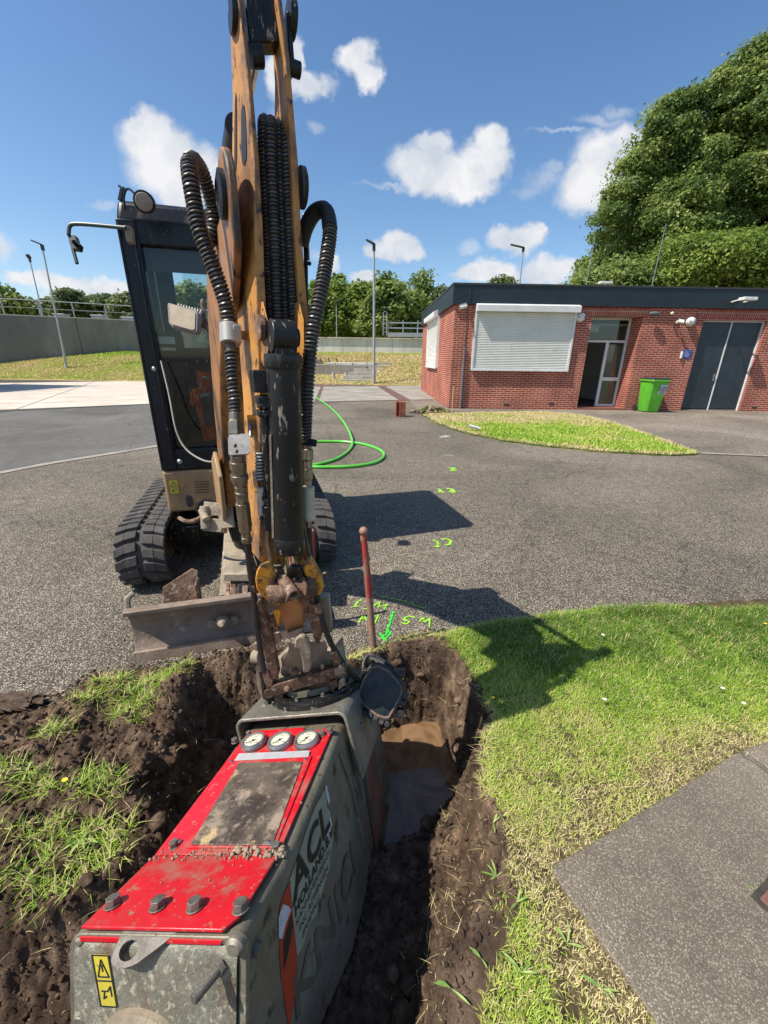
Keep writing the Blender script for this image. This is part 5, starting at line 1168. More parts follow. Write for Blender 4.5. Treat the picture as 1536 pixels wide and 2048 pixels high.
def tree_mesh(name, base, ells, nclump, nleaf, lsize, seed, leafm, label, group=None, droop=.35, rc=(.4, 1.3), trunk_r=.22, lean=V(0, 0, 0)):
    """ells: list of (centre xyz, radii xyz) forming the crown"""
    g = np.random.default_rng(seed); base = Vector(base); t = thing(name, label, 'tree', base, group=group)
    vol = np.array([e[1][0] * e[1][1] * e[1][2] for e in ells]) ** .75; vol = vol / vol.sum(); vol = vol ** (.75 if len(ells) > 4 else 1); vol = vol / vol.sum(); C = []
    while len(C) < nclump:
        k = g.choice(len(ells), p=vol); c, r = ells[k]; d = g.normal(size=3); d /= np.linalg.norm(d); rad = g.uniform(.35, 1.0) ** .45
        p = np.array(c) + d * np.array(r) * rad * (1 + .12 * math.sin(d[0] * 7 + seed) * math.cos(d[2] * 9))
        C.append(p)
    C = np.array(C); per = nleaf // nclump; R = g.uniform(rc[0], rc[1], nclump)
    d = g.normal(size=(nclump, per, 3)); d /= np.linalg.norm(d, axis=2, keepdims=True); rr = g.random((nclump, per, 1)) ** .7 * np.where(g.random((nclump, per, 1)) < .12, 1.35, 1)
    P = C[:, None] + d * rr * R[:, None, None] * np.array([1.25, 1.25, .75]); P[..., 2] -= droop * .7 * (rr[..., 0] ** 2) * R[:, None] * .5
    P = P.reshape(-1, 3); D_ = d.reshape(-1, 3); n = len(P)
    nr = D_ * .5 + g.normal(size=(n, 3)) * .55 + np.array([0, 0, .55]); nr /= np.linalg.norm(nr, axis=1, keepdims=True)
    a = np.cross(nr, g.normal(size=(n, 3))); a /= np.linalg.norm(a, axis=1, keepdims=True); b_ = np.cross(nr, a)
    s = lsize * g.uniform(.6, 1.3, (n, 1)); a *= s; b_ *= s * .55
    v = np.stack([P - a, P - b_ * .9, P + a, P + b_ * .9], 1).reshape(-1, 3); f = np.arange(n * 4).reshape(-1, 4)
    ct = g.uniform(-.40, .40, nclump); tint = np.clip(.45 + np.repeat(ct, per) + g.normal(0, .2, n), 0, 1)
    npmesh('crown', v - np.array(base), f, leafm, t, attrs={'tint': np.repeat(tint, 4)})
    mb = MB(); zc = min(e[0][2] - e[1][2] * .5 for e in ells); top = V(*ells[0][0])
    fork = base.lerp(V(top.x, top.y, zc), .85) if zc > base.z else base + V(0, 0, 1)
    mb.tube(smooth_path([base - V(0, 0, .3), base.lerp(fork, .5) + V(.1, 0, 0), fork, fork.lerp(top, .6), top], 4), [trunk_r * (1 - .78 * i / 16) for i in range(17)], 9)
    g2 = random.Random(seed)
    for i in range(min(26, nclump // 4)):
        c = Vector(C[g2.randrange(nclump)]); s0 = fork.lerp(top, g2.uniform(0, .85)); m = s0.lerp(c, .5) + V(0, 0, -.1 * (c - s0).length)
        pts = smooth_path([s0, m, c], 4); k = len(pts); mb.tube(pts, [trunk_r * .38 * (1 - .85 * i / (k - 1)) for i in range(k)], 6)
    mb.build('trunk', m_bark, t); return t
def crown_at(u, v, Y, ru, rv, ry=None):
    c = PY(u, v, Y); a = PY(u + ru, v, Y); b_ = PY(u, v - rv, Y); rx = abs(a.x - c.x); rz = abs(b_.z - c.z); return ((c.x, Y, c.z), (rx, ry or rx, rz))
GR = 'tall trees behind the building'
tree_mesh('ash_tree', (23.0, 31, 0), [crown_at(1425, 350, 31, 95, 120, 4), crown_at(1350, 440, 31, 85, 75, 4), crown_at(1335, 300, 31, 38, 60, 1.8), crown_at(1465, 235, 31, 62, 62, 3)] + [crown_at(u, v, 31, a, b_, 1.2) for u, v, a, b_ in ((1300, 262, 16, 24), (1338, 222, 18, 26), (1378, 205, 14, 20), (1428, 170, 20, 26), (1478, 140, 20, 26), (1262, 335, 12, 20), (1240, 385, 16, 14), (1215, 425, 14, 20))], 330, 190000, .105, 201, m_leaf, 'tall ash with an open crown in the middle of the big trees', GR, rc=(.35, 1.0))
tree_mesh('ash_tree', (28.5, 30, 0), [crown_at(1590, 300, 30, 105, 180, 4), crown_at(1530, 215, 30, 50, 60, 3), crown_at(1590, 120, 30, 62, 80, 3), crown_at(1522, 108, 30, 16, 26, 1), crown_at(1502, 150, 30, 20, 26, 1), crown_at(1510, 420, 30, 75, 95, 3)], 260, 150000, .105, 202, m_leaf, 'tallest tree, cut off by the right edge', GR, rc=(.35, 1.0))
tree_mesh('ash_tree', (16.2, 33, 0), [crown_at(1262, 470, 33, 52, 72, 3), crown_at(1205, 535, 33, 36, 40, 2.5), crown_at(1292, 395, 33, 28, 42, 2)], 150, 80000, .11, 203, m_leaf, 'leftmost of the big trees, sloping down behind the roof', GR, rc=(.3, .9))
tree_mesh('maple_tree', (21.5, 26.5, 0), [crown_at(1405, 520, 26.5, 72, 50, 2.6), crown_at(1335, 550, 26.5, 42, 30, 2)], 110, 80000, .10, 204, m_leafb, 'bright green rounded tree in front of the taller trees', GR)
tree_mesh('maple_tree', (27.5, 26.5, 0), [crown_at(1540, 530, 26.5, 80, 70, 2.6), crown_at(1480, 560, 26.5, 50, 45, 2)], 110, 70000, .10, 205, m_leafb, 'bright green tree low at the right edge', GR)
tree_mesh('maple_tree', (15.5, 27.5, 0), [crown_at(1232, 562, 27.5, 48, 30, 2), crown_at(1182, 572, 27.5, 20, 16, 1.6)], 60, 36000, .10, 206, m_leaf, 'low bushy tree just above the middle of the roof', GR)
GM = 'trees behind the pale wall'
mids = [(640, 625, 48, 35, 60, m_leafb, 'first tree right of the digger, yellow green'), (680, 612, 52, 38, 58, m_leafb, 'light green tree behind the small distant lamp post'), (725, 618, 50, 34, 55, m_leafb, 'light green tree left of the tall lamp post'),
        (772, 605, 46, 38, 62, m_leaf, 'dark tree just right of the tall lamp post'), (812, 625, 48, 34, 50, m_leaf, 'dark tree above the walkway railing'), (842, 605, 54, 26, 52, m_leaf, 'narrow tree at the corner of the building'), (885, 610, 60, 30, 40, m_leafp, 'pale low tree peeking over the side fascia'),
        (1005, 590, 60, 24, 32, m_leafp, 'small treetop just above the roof behind the lamp')]
for i, (u, v, Y, ru, rv, m, lb) in enumerate(mids):
    c = crown_at(u, v, Y, ru, rv); tree_mesh('broadleaf_tree', (c[0][0], Y, 1.5), [c, crown_at(u - ru * .4, v + rv * .55, Y, ru * .9, rv * .5), crown_at(u + ru * .5, v + rv * .5, Y, ru * .8, rv * .5)], 75, 15000, .24, 300 + i, m, lb, GM, rc=(.6, 1.2))
GL = 'trees behind the left wall'
lefts = [(0, 605, 48, 38, 36, m_leaf, 'dark treetop at the left edge above the railing'), (-60, 600, 50, 50, 45, m_leaf, 'treetop mostly outside the left edge'), (100, 622, 62, 30, 22, m_leafp, 'low pale tree behind the second lamp post'), (145, 610, 60, 24, 30, m_leafp, 'pointed pale tree above the left wall'),
         (205, 614, 62, 34, 26, m_leafp, 'wide pale tree left of the cab'), (262, 612, 60, 26, 30, m_leafp, 'pale tree at the edge of the cab'), (355, 600, 58, 40, 36, m_leaf, 'tree seen through the cab window'), (405, 612, 60, 34, 36, m_leaf, 'right tree seen through the cab window'), (308, 612, 60, 28, 32, m_leafp, 'tree behind the cab pillar')]
for i, (u, v, Y, ru, rv, m, lb) in enumerate(lefts):
    c = crown_at(u, v, Y, ru, rv); tree_mesh('broadleaf_tree', (c[0][0], Y, 1.5), [c, crown_at(u - ru * .4, v + rv * .4, Y, ru * .8, rv * .6)], 50, 9000, .28, 400 + i, m, lb, GL, rc=(.6, 1.3))
# far hedge line that closes the gaps low down
g = np.random.default_rng(77); n = 60000; X = g.uniform(-90, 70, n); Yh = 66 + g.normal(0, 1.5, n); Z = 1.5 + g.random(n) * (2.8 + 1.2 * fbm(X, Yh * 0, .12, 4))
a = g.normal(size=(n, 3)); a /= np.linalg.norm(a, axis=1, keepdims=True); b_ = np.cross(a, g.normal(size=(n, 3))); b_ /= np.linalg.norm(b_, axis=1, keepdims=True); P = np.stack([X, Yh, Z], 1)
v = np.stack([P - a * .35, P - b_ * .22, P + a * .35, P + b_ * .22], 1).reshape(-1, 3)
tag(npmesh('far_hedge', v, np.arange(n * 4).reshape(-1, 4), m_leaf, attrs={'tint': np.repeat(g.random(n) * .6, 4)}), 'far off line of dark shrubs closing the horizon', 'hedge', kind='stuff')

# ================================================================= DIGGER
m_or = mat('weathered_orange', (.54, .25, .055), (.36, .165, .055), 9, 7, .5, bump=.35, bscale=60, dirt=((.17, .095, .055), 9, .455, .18, .75), dirt2=((.035, .025, .02), 34, .56, .09, .8), stretch=(1, 1, .6))
m_orb = mat('greasy_orange', (.42, .19, .06), (.30, .14, .06), 6, 7, .45, bump=.35, bscale=60, dirt=((.045, .03, .022), 4.5, .47, .14, .55), dirt2=((.03, .022, .018), 24, .57, .10, .8), stretch=(1, 1, .35))
m_orl = mat('house_paint', (.37, .225, .10), (.27, .175, .095), 5, 7, .55, bump=.2, bscale=50, dirt=((.20, .13, .085), 6, .55, .2, .8), dirt2=((.05, .035, .025), 30, .66, .08, .8))
m_yel = mat('fresh_yellow', (.74, .36, .03), (.60, .27, .03), 10, 5, .5, bump=.5, bscale=60, dirt=((.17, .10, .06), 16, .47, .10, .8), dirt2=((.05, .035, .025), 40, .56, .1, .8))
m_cab = mat('cab_black', (.006, .008, .012), (.011, .013, .018), 4, 5, .34, bump=.12, bscale=40, dirt=((.055, .048, .042), 12, .56, .16, .7), dirt2=((.26, .23, .20), 45, .645, .06, .7), spec=.35, stretch=(1, 1, .5))
m_cabin = mat('cab_trim', (.022, .022, .024), (.035, .034, .034), 6, 4, .7)
m_rub = mat('track_rubber', (.055, .050, .047), (.085, .078, .072), 8, 6, .85, bump=.5, bscale=70, dirt=((.17, .145, .12), 14, .56, .18, .95))
m_blk = mat('black_paint', (.007, .007, .008), (.013, .013, .014), 8, 5, .36, bump=.2, bscale=50, dirt=((.07, .058, .048), 20, .56, .14, .8), dirt2=((.28, .24, .19), 60, .60, .05, .9), spec=.4, stretch=(1, 1, .3))
m_rust = mat('rusty_steel', (.10, .055, .036), (.24, .145, .095), 16, 8, .75, metal=.2, bump=1.0, bscale=90, dirt=((.40, .31, .22), 22, .53, .10, .9), dirt2=((.035, .024, .018), 34, .57, .08, .8))
m_dust = mat('dusty_steel', (.35, .285, .205), (.20, .160, .120), 9, 7, .85, bump=.5, bscale=70, dirt=((.52, .43, .31), 12, .52, .2, .95), dirt2=((.07, .055, .045), 34, .62, .08, .8))
m_chr = mat('chrome', (.75, .75, .76), (.6, .6, .62), 30, 2, .12, metal=1.0)
m_brass = mat('coupler_steel', (.34, .29, .20), (.22, .19, .14), 24, 6, .38, metal=.85, dirt=((.16, .13, .10), 30, .58, .1, .85))
m_spir = mat('hose_spiral', (.085, .080, .075), (.13, .12, .11), 20, 4, .40, metal=.5, dirt=((.17, .14, .12), 40, .60, .1, .8))
m_rubh = mat('hose_rubber', (.012, .012, .013), (.02, .02, .021), 30, 4, .55)
m_galvb = mat('zinc_bracket', (.48, .46, .43), (.34, .33, .31), 20, 6, .5, metal=.3, dirt=((.20, .18, .16), 50, .60, .06, .8))
m_cglass = glass('cab_glass', (.86, .92, .91), .04)
m_stky = mat('sticker_yellow', (.62, .50, .04), (.5, .42, .06), 30, 5, .5, dirt=((.2, .17, .09), 40, .62, .08, .8))
m_orange_vest = mat('hi_vis_orange', (.90, .16, .03), (.75, .10, .02), 9, 4, .8, bump=.6, bscale=18)
m_grey_st = mat('seat_grey', (.10, .11, .11), (.14, .15, .15), 10, 4, .8)

Om = V(-1.25, 3.24, 0); ms_ = V(.957, .29, 0).normalized(); mf_ = V(.29, -.957, 0).normalized(); UZ = V(0, 0, 1)
def MF(a, b, z): return Om + ms_ * a + mf_ * b + UZ * z
MAX = (ms_, -mf_, UZ)
EX = thing('excavator', 'orange mini excavator on rubber tracks with black cab and raised arm', 'excavator', (Om.x, Om.y, 0))

# ---- tracks
def track(ac):
    H, R = .44, .21; b0_, b1_ = -.62, .55; zc = .225; n = 40
    def path(s_):      # s_ in 0..1 round the loop -> (b, z, tangent, normal)
        Ls = (b1_ - b0_); La = math.pi * R; T_ = 2 * Ls + 2 * La; d = (s_ % 1) * T_
        if d < Ls: return (b0_ + d, zc + R, (1, 0), (0, 1))
        d -= Ls
        if d < La: a = d / R; return (b1_ + math.sin(a) * R, zc + math.cos(a) * R, (math.cos(a), -math.sin(a)), (math.sin(a), math.cos(a)))
        d -= La
        if d < Ls: return (b1_ - d, zc - R, (-1, 0), (0, -1))
        d -= Ls; a = d / R; return (b0_ - math.sin(a) * R, zc - math.cos(a) * R, (-math.cos(a), math.sin(a)), (-math.sin(a), -math.cos(a)))
    mb = MB(); W = .29; m = 112; vs = []
    for i in range(m):
        b, z, t, nn = path(i / m)
        for w, o in ((-W / 2, -.030), (W / 2, -.030), (W / 2, 0), (-W / 2, 0)): vs.append(MF(ac + w, b + nn[0] * (o - .018), z + nn[1] * (o - .018)))
    mb.add(vs, [(i * 4 + k, i * 4 + (k + 1) % 4, ((i + 1) % m) * 4 + (k + 1) % 4, ((i + 1) % m) * 4 + k) for i in range(m) for k in range(4)])
    for i in range(n):      # chevron lugs, the two halves offset
        for side in (-1, 1):
            s0 = (i + (.0 if side < 0 else .5)) / n; dl = .40 / n
            for (w0_, w1_, sk0, sk1) in ((.018, .085, .0, .12), (.085, .147, .12, .42)):
                P = []
                for o in (-.02, .007 if w0_ < .05 else .004):
                    for (w, sk, e) in ((w0_, sk0, -1), (w1_, sk1, -1), (w1_, sk1, 1), (w0_, sk0, 1)):
                        q = s0 + sk / n + e * dl * (1.0 if o < 0 else .78); b, z, t, nn = path(q); P.append(MF(ac + side * w, b + nn[0] * o, z + nn[1] * o))
                if side < 0: P = [P[1], P[0], P[3], P[2], P[5], P[4], P[7], P[6]]
                mb.hexa(P)
        q = (i + .25) / n; b, z, t, nn = path(q); 
    tr = mb.build('track', m_rub, EX, bevel=.004, smooth=50)
    wh = MB()
    for b, r in ((b1_, .155), (b0_, .155), (-.35, .075), (-.05, .075), (.25, .075)):
        z = zc if r > .1 else .10; wh.lathe(MF(ac - .09, b, z), ms_, [(r * .3, 0), (r, .01), (r, .07), (r * .6, .08), (r * .6, .10), (r, .11), (r, .17), (r * .3, .18)], 26)
    wh.box(MF(ac, -.03, .22), (.13, 1.1, .13), MAX); wh.build('rollers', m_rust, tr, bevel=.004)
track(-.57); track(.57)
mb = MB(); mb.box(MF(0, 0, .27), (.84, .62, .16), MAX); mb.cyl(MF(0, 0, .35), MF(0, 0, .43), .27, n=36); mb.box(MF(-.36, .25, .22), (.20, .16, .16), MAX); mb.box(MF(.36, .25, .22), (.20, .16, .16), MAX); mb.build('undercarriage', m_blk, EX, bevel=.008)
fc = [G(448, 1084, .36), G(492, 1084, .36), G(498, 1148, .34), G(446, 1148, .34)]
MB().prism(fc[::-1] if (fc[1] - fc[0]).cross(fc[2] - fc[1]).z > 0 else fc, -UZ, .05).build('frame_cover', m_dust, EX, bevel=.006)
mb = MB()
for u in (466, 490): mb.bar(G(u, 1160, .27), G(u + 2, 1206, .22), .030, .03, hint=(0, 0, 1))
mb.build('hinge_bar', m_rust, EX, bevel=.004)
MB().cyl(G(462, 1164, .27), G(494, 1160, .27), .030, n=18).build('hinge_pin', m_rust, EX, bevel=.003)
MB().bar(G(456, 1170, .25), G(456, 1195, .25), .02, .03, hint=(0, 0, 1)).build('hinge_clip', m_rust, EX, bevel=.003)
# ---- dozer blade
bc = lambda a, b, z: MF(a, b, z)
BLO = G(270, 1323); BLR = G(515, 1283); bl_s = (BLR - BLO).normalized(); bl_f = V(bl_s.y, -bl_s.x, 0); bl_len = .98
def BL_(a, f, z): return BLO + bl_s * a + bl_f * f + UZ * z
prof = [(.0, .010), (-.035, .045), (-.060, .10), (-.068, .16), (-.055, .22), (-.030, .262), (-.012, .285)]
mb = MB(); n = len(prof)
vs = [BL_(a, f + (0 if k == 0 else -.016), z) for a in (0, bl_len) for k in (0, 1) for f, z in prof]
fs = []
for i in range(n - 1):
    fs += [(i, i + 1, 2 * n + i + 1, 2 * n + i), (n + i + 1, n + i, 3 * n + i, 3 * n + i + 1), (i + 1, i, n + i, n + i + 1), (2 * n + i, 2 * n + i + 1, 3 * n + i + 1, 3 * n + i)]
fs += [(0, 2 * n, 3 * n, n), (n - 1, 2 * n - 1, 4 * n - 1, 3 * n - 1)]; mb.add(vs, fs)
mb.prism([BL_(0, .004, .0), BL_(bl_len * .80, .004, .0), BL_(bl_len * .80, -.010, .055), BL_(0, -.010, .055)], bl_f, .014)
m_blade_s = mat('blade_steel', (.20, .145, .11), (.29, .22, .17), 7, 7, .7, metal=.15, bump=.4, bscale=50, dirt=((.42, .34, .26), 10, .55, .16, .95), dirt2=((.09, .06, .05), 28, .62, .08, .8))
bd_ = mb.build('dozer_blade', m_blade_s, EX, smooth=50, bevel=.002)
mb = MB().box(BL_(bl_len / 2, -.005, .295), (bl_len, .045, .028), (bl_s, bl_f, UZ)); mb.build('top_edge', m_blade_s, bd_, bevel=.006)
mb = MB()
cbp = PL(446, 1240, BL_(0, -.022, 0), bl_f)
for s_ in (-1, 1): mb.lathe(cbp + bl_s * .055 * s_ - UZ * .01, bl_f, [(.024, -.004), (.024, .012), (.012, .012)], 18)
mb.lathe(cbp, bl_f, [(.034, 0), (.036, .02), (.020, .045), (.006, .062)], 18); mb.build('bolt_boss', m_dust, bd_)
mb = MB().prism([BL_(.13, -.12, .10), BL_(.32, -.12, .12), BL_(.33, -.20, .38), BL_(.30, -.22, .39), BL_(.15, -.17, .32)], bl_f, -.012); mb.box(BL_(.325, -.16, .22), (.012, .10, .25), (bl_s, bl_f, UZ)); mb.build('bracket', m_rust, bd_, bevel=.003)
MB().tube([BL_(.012, -.03, .29), BL_(.012, -.06, .345), BL_(.03, -.09, .35)], .016, 8).build('hook', m_dust, bd_)
for a in (.46, .93):
    p0 = BL_(a, -.06, .12); p1 = Om + (p0 - Om).dot(ms_) * ms_ * (.72) + mf_ * .42 + UZ * .33; 
    MB().bar(p1, p0, .085, .06, hint=(0, 0, 1)).build('blade_arm', m_dust, EX, bevel=.006)
mb = MB(); c = BL_(.66, -.10, .15); mb.prism([BL_(.52, -.10, .18), BL_(.80, -.10, .18), BL_(.80, -.19, .26), BL_(.53, -.19, .26)], UZ, .02); mb.build('cross_brace', m_blk, EX, bevel=.006)
mb = MB(); a0 = MF(.06, .60, .27); a1 = BL_(.66, -.11, .20)
for s_ in (-.05, .05): mb.bar(a0 + ms_ * s_, a1 + bl_s * s_, .018, .05, hint=(0, 0, 1))
mb.cyl(a0 - ms_ * .07, a0 + ms_ * .07, .024, n=14); mb.cyl(a1 - bl_s * .07, a1 + bl_s * .07, .018, n=14); mb.cyl(a0.lerp(a1, .1), a0.lerp(a1, .95), .030, n=16); mb.build('blade_cylinder', m_rust, EX, bevel=.002)

# ---- house
A_L, A_R, B_F, B_B = -.445, .56, .33, -.86; Z0, Z1, ZT = .42, .735, 2.35
mb = MB(); mb.prism([MF(A_L, B_F, Z0), MF(.14, B_F, Z0), MF(.14, B_F - .18, Z0), MF(A_R + .04, B_F - .18, Z0), MF(A_R + .04, B_B - .18, Z0), MF(.35, B_B - .34, Z0), MF(-.3, B_B - .34, Z0), MF(A_L, B_B - .18, Z0)][::-1], UZ, Z1 - Z0 - .004)
hs = mb.build('house', m_orl, EX, bevel=.018, seg=3)
def HF(u, v, off=0.0): return PL(u, v, MF(A_L, B_F + off, Z1), mf_)
mb = MB()
for k in range(5):
    a = HF(389, 963.5 + k * 5.4); b_ = HF(418, 962.5 + k * 5.3); mb.bar(a, b_, .009, .004, hint=(0, 0, 1))
mb.build('vent_slots', m_dark, hs, smooth=0)
mb = MB(); c = HF(379, 1002); mb.prism([c + ms_ * (.022 * x) + UZ * (.045 * y) + mf_ * .001 for x, y in ((-.6, 1), (.3, 1), (1, .6), (1, -.6), (.3, -1), (-.7, -1), (-1, -.5), (-1, .5))][::-1], mf_, .003); mb.build('latch_slot', m_dark, hs, smooth=0)
c = HF(414, 1017); MB().lathe(c, mf_, [(.075, -.0), (.078, .004), (.066, .006), (.062, .002)], 26).build('round_opening', m_dark, hs)
def sticker(c, w, h, X, Y_, nn, par, ink=True):
    sp = MB().prism([c - X * w / 2 - Y_ * h / 2, c + X * w / 2 - Y_ * h / 2, c + X * w / 2 + Y_ * h / 2, c - X * w / 2 + Y_ * h / 2], nn, .001).build('warning_sticker', m_stky, par, smooth=0)
    mb = MB(); o = nn * .0016; q = lambda x, y: c + X * (x * w) + Y_ * (y * h) + o; t = .0025 if w < .07 else .003
    def seg(a, b_): mb.prism([a - (b_ - a).normalized().cross(nn) * t / 2, b_ - (b_ - a).normalized().cross(nn) * t / 2, b_ + (b_ - a).normalized().cross(nn) * t / 2, a + (b_ - a).normalized().cross(nn) * t / 2], nn, .0006)
    for A, B in (((-.34, .08), (.34, .08)), ((.34, .08), (0, .42)), ((0, .42), (-.34, .08)), ((-.5, .0), (.5, .0)), ((-.5, .5), (.5, .5)), ((-.5, -.5), (.5, -.5)), ((-.5, -.5), (-.5, .5)), ((.5, -.5), (.5, .5)),
                 ((0, .18), (0, .32)), ((-.3, -.2), (.1, -.2)), ((.1, -.2), (.3, -.1)), ((.3, -.1), (.3, -.3)), ((-.25, -.35), (0, -.3)), ((-.1, -.2), (-.2, -.33))): seg(q(*A), q(*B))
    mb.build('pictogram', m_ink, sp, smooth=0)
sticker(HF(348, 974, .002), .062, .105, ms_, UZ, mf_, hs)

# ---- cab : posts, roof, panels, glass, seat
fp = [MF(A_L, B_F, Z1), MF(A_R, B_F, Z1)]
cabp = []
def post(a, b, w, d, z0=Z1, z1=ZT - .10, lean=0.0, nm='cab_post'):
    return MB().hexa([MF(a - w / 2, b - d / 2, z0), MF(a - w / 2, b + d / 2, z0), MF(a + w / 2, b + d / 2, z0), MF(a + w / 2, b - d / 2, z0)][::-1] + [MF(a - w / 2, b - d / 2 - lean, z1), MF(a - w / 2, b + d / 2 - lean, z1), MF(a + w / 2, b + d / 2 - lean, z1), MF(a + w / 2, b - d / 2 - lean, z1)][::-1]).build(nm, m_cab, EX, bevel=.014, seg=3)
post(A_L + .055, B_F - .05, .11, .10); post(A_R - .045, B_F - .05, .09, .10); post(A_L + .04, B_B + .04, .08, .10); post(A_R - .04, B_B + .04, .08, .10); post(A_L + .035, -.25, .06, .09)
# raised seams on the front post
mb = MB(); 
for a, w in ((A_L + .012, .014), (A_L + .088, .016)): mb.bar(MF(a, B_F + .003, Z1 + .06), MF(a, B_F + .003, ZT - .16), .012, w, hint=mf_)
mb.build('door_seal', m_cab, EX, bevel=.003)
mb = MB(); mb.lathe(MF(A_L + .07, B_F - .002, 1.42), mf_, [(.016, 0), (.016, .008), (.008, .014)], 14); mb.lathe(MF(A_L + .13, B_F + .0, .80), mf_, [(.018, 0), (.018, .01), (.010, .018)], 14); mb.build('bolt', m_steel, EX)
mb = MB(); mb.hexa([MF(A_L, B_B, ZT - .10), MF(A_R, B_B, ZT - .10), MF(A_R, B_F, ZT - .12), MF(A_L, B_F, ZT - .12), MF(A_L + .02, B_B + .02, ZT), MF(A_R - .02, B_B + .02, ZT), MF(A_R - .02, B_F - .04, ZT), MF(A_L + .02, B_F - .04, ZT)][0:4][::-1] + [MF(A_L + .02, B_B + .02, ZT), MF(A_R - .02, B_B + .02, ZT), MF(A_R - .02, B_F - .04, ZT), MF(A_L + .02, B_F - .04, ZT)][::-1])
mb.build('cab_roof', m_cab, EX, bevel=.03, seg=4)
MB().box(MF((A_L + A_R) / 2, B_F - .035, ZT - .165), (A_R - A_L - .19, .05, .13), MAX).build('front_header', m_cab, EX, bevel=.012)
MB().box(MF((A_L + A_R) / 2, B_F - .10, ZT - .275), (A_R - A_L - .22, .012, .15), MAX).build('sun_visor', mat('visor_brown', (.055, .042, .040), (.075, .06, .055)), EX)
MB().box(MF((A_L + A_R) / 2, B_F - .03, Z1 + .075), (A_R - A_L - .20, .05, .15), MAX).build('lower_panel', m_cab, EX, bevel=.01)
mb = MB(); zb = 1.57; mb.box(MF((A_L + A_R) / 2, B_B + .02, (Z1 + zb) / 2), (A_R - A_L - .08, .04, zb - Z1), MAX); mb.box(MF((A_L + A_R) / 2, B_B + .02, ZT - .13), (A_R - A_L - .08, .04, .08), MAX); mb.box(MF(A_L + .085, B_B + .02, 1.85), (.03, .04, .9), MAX); mb.build('rear_wall', m_cabin, EX)
MB().box(MF(A_L + .02, -.30, Z1 + .22), (.03, 1.05, .44), MAX).build('side_panel', m_cab, EX, bevel=.006)
MB().box(MF(A_R - .02, -.30, Z1 + .27), (.03, 1.05, .54), MAX).build('side_panel', m_cab, EX, bevel=.006)
MB().box(MF((A_L + A_R) / 2, -.27, Z1 + .01), (A_R - A_L - .06, 1.1, .02), MAX).build('cab_floor', m_cabin, EX)
MB().box(MF((A_L + A_R) / 2, -.27, ZT - .13), (A_R - A_L - .06, 1.08, .02), MAX).build('headlining', m_cabin, EX)
def pane(c, w, h, ax): return MB().box(c, (w, .005, h), ax).build('window_pane', m_cglass, EX, smooth=0)
wz = ZT - .23; zm_ = 1.475
pane(MF((A_L + A_R) / 2 + .01, B_F - .045, (zm_ + wz) / 2), A_R - A_L - .20, wz - zm_, MAX); pane(MF((A_L + A_R) / 2 + .01, B_F - .055, (zm_ + Z1 + .15) / 2), A_R - A_L - .20, zm_ - Z1 - .155, MAX)
pane(MF((A_L + A_R) / 2 + .06, B_B + .03, (zb + ZT - .17) / 2), A_R - A_L - .24, ZT - .17 - zb, MAX)
SAX = (-mf_, -ms_, UZ)
pane(MF(A_L + .02, .03, (Z1 + .44 + ZT - .12) / 2), .46, ZT - .12 - Z1 - .44, SAX); pane(MF(A_L + .02, -.55, (Z1 + .44 + ZT - .12) / 2), .50, ZT - .12 - Z1 - .44, SAX); pane(MF(A_R - .02, -.27, 1.75), 1.0, .95, SAX)
MB().box(MF((A_L + A_R) / 2 + .01, B_F - .045, zm_), (A_R - A_L - .20, .02, .022), MAX).build('window_seal', m_blk, EX)
st = MB(); st.box(MF(.17, -.42, 1.30), (.40, .12, .62), (ms_, (-mf_ + UZ * .12).normalized(), (UZ + mf_ * .12).normalized())); st.box(MF(.17, -.22, 1.06), (.42, .42, .12), MAX); st.box(MF(.17, -.47, 1.72), (.24, .09, .18), MAX); st.build('seat', m_grey_st, EX, bevel=.04, seg=4)
MB().box(MF(.17, -.25, .88), (.44, .46, .26), MAX).build('seat_base', m_cabin, EX, bevel=.02)
# hi-vis work clothes hung over the console : creased cloth
def cloth(corners, seed, amp=.03, n=16):
    a, b_, c, d = [Vector(p) for p in corners]; nn = (b_ - a).cross(d - a).normalized(); vs = []
    for j in range(n + 1):
        for i in range(n + 1):
            s_, t_ = i / n, j / n; p = a.lerp(b_, s_).lerp(d.lerp(c, s_), t_); h = mnoise.noise(V(s_ * 5 + seed, t_ * 2.5, 0)) * amp + mnoise.noise(V(s_ * 12, t_ * 5 + seed, 3)) * amp * .4; vs.append(p + nn * h)
    return vs, [(j * (n + 1) + i, j * (n + 1) + i + 1, (j + 1) * (n + 1) + i + 1, (j + 1) * (n + 1) + i) for j in range(n) for i in range(n)]
def CB(u, v, b): return PL(u, v, MF(0, b, 1), mf_)
jk = thing('work_jacket', 'orange hi-vis work clothes hanging inside the excavator cab', 'jacket', MF(.12, -.02, 1.0)); mb = MB()
for k, (q, b) in enumerate((([(392, 742), (428, 745), (430, 800), (400, 796)], .02), ([(385, 778), (412, 772), (430, 880), (408, 882)], .04), ([(410, 765), (436, 790), (440, 875), (422, 880)], .0), ([(378, 782), (400, 790), (404, 812), (384, 812)], .05))):
    vs, fs = cloth([CB(u, v, b) for u, v in q], k * 3.7, .05); mb.add(vs, fs)
o_ = mb.build('cloth', m_orange_vest, jk, smooth=80); so_ = o_.modifiers.new('thick', 'SOLIDIFY'); so_.thickness = .006
mb = MB(); vs, fs = cloth([CB(392, 790, .06), CB(418, 784, .06), CB(420, 793, .06), CB(394, 800, .06)], 9, .02); mb.add(vs, fs); mb.build('reflective_band', mat('grey_band', (.45, .45, .42)), jk, smooth=80)
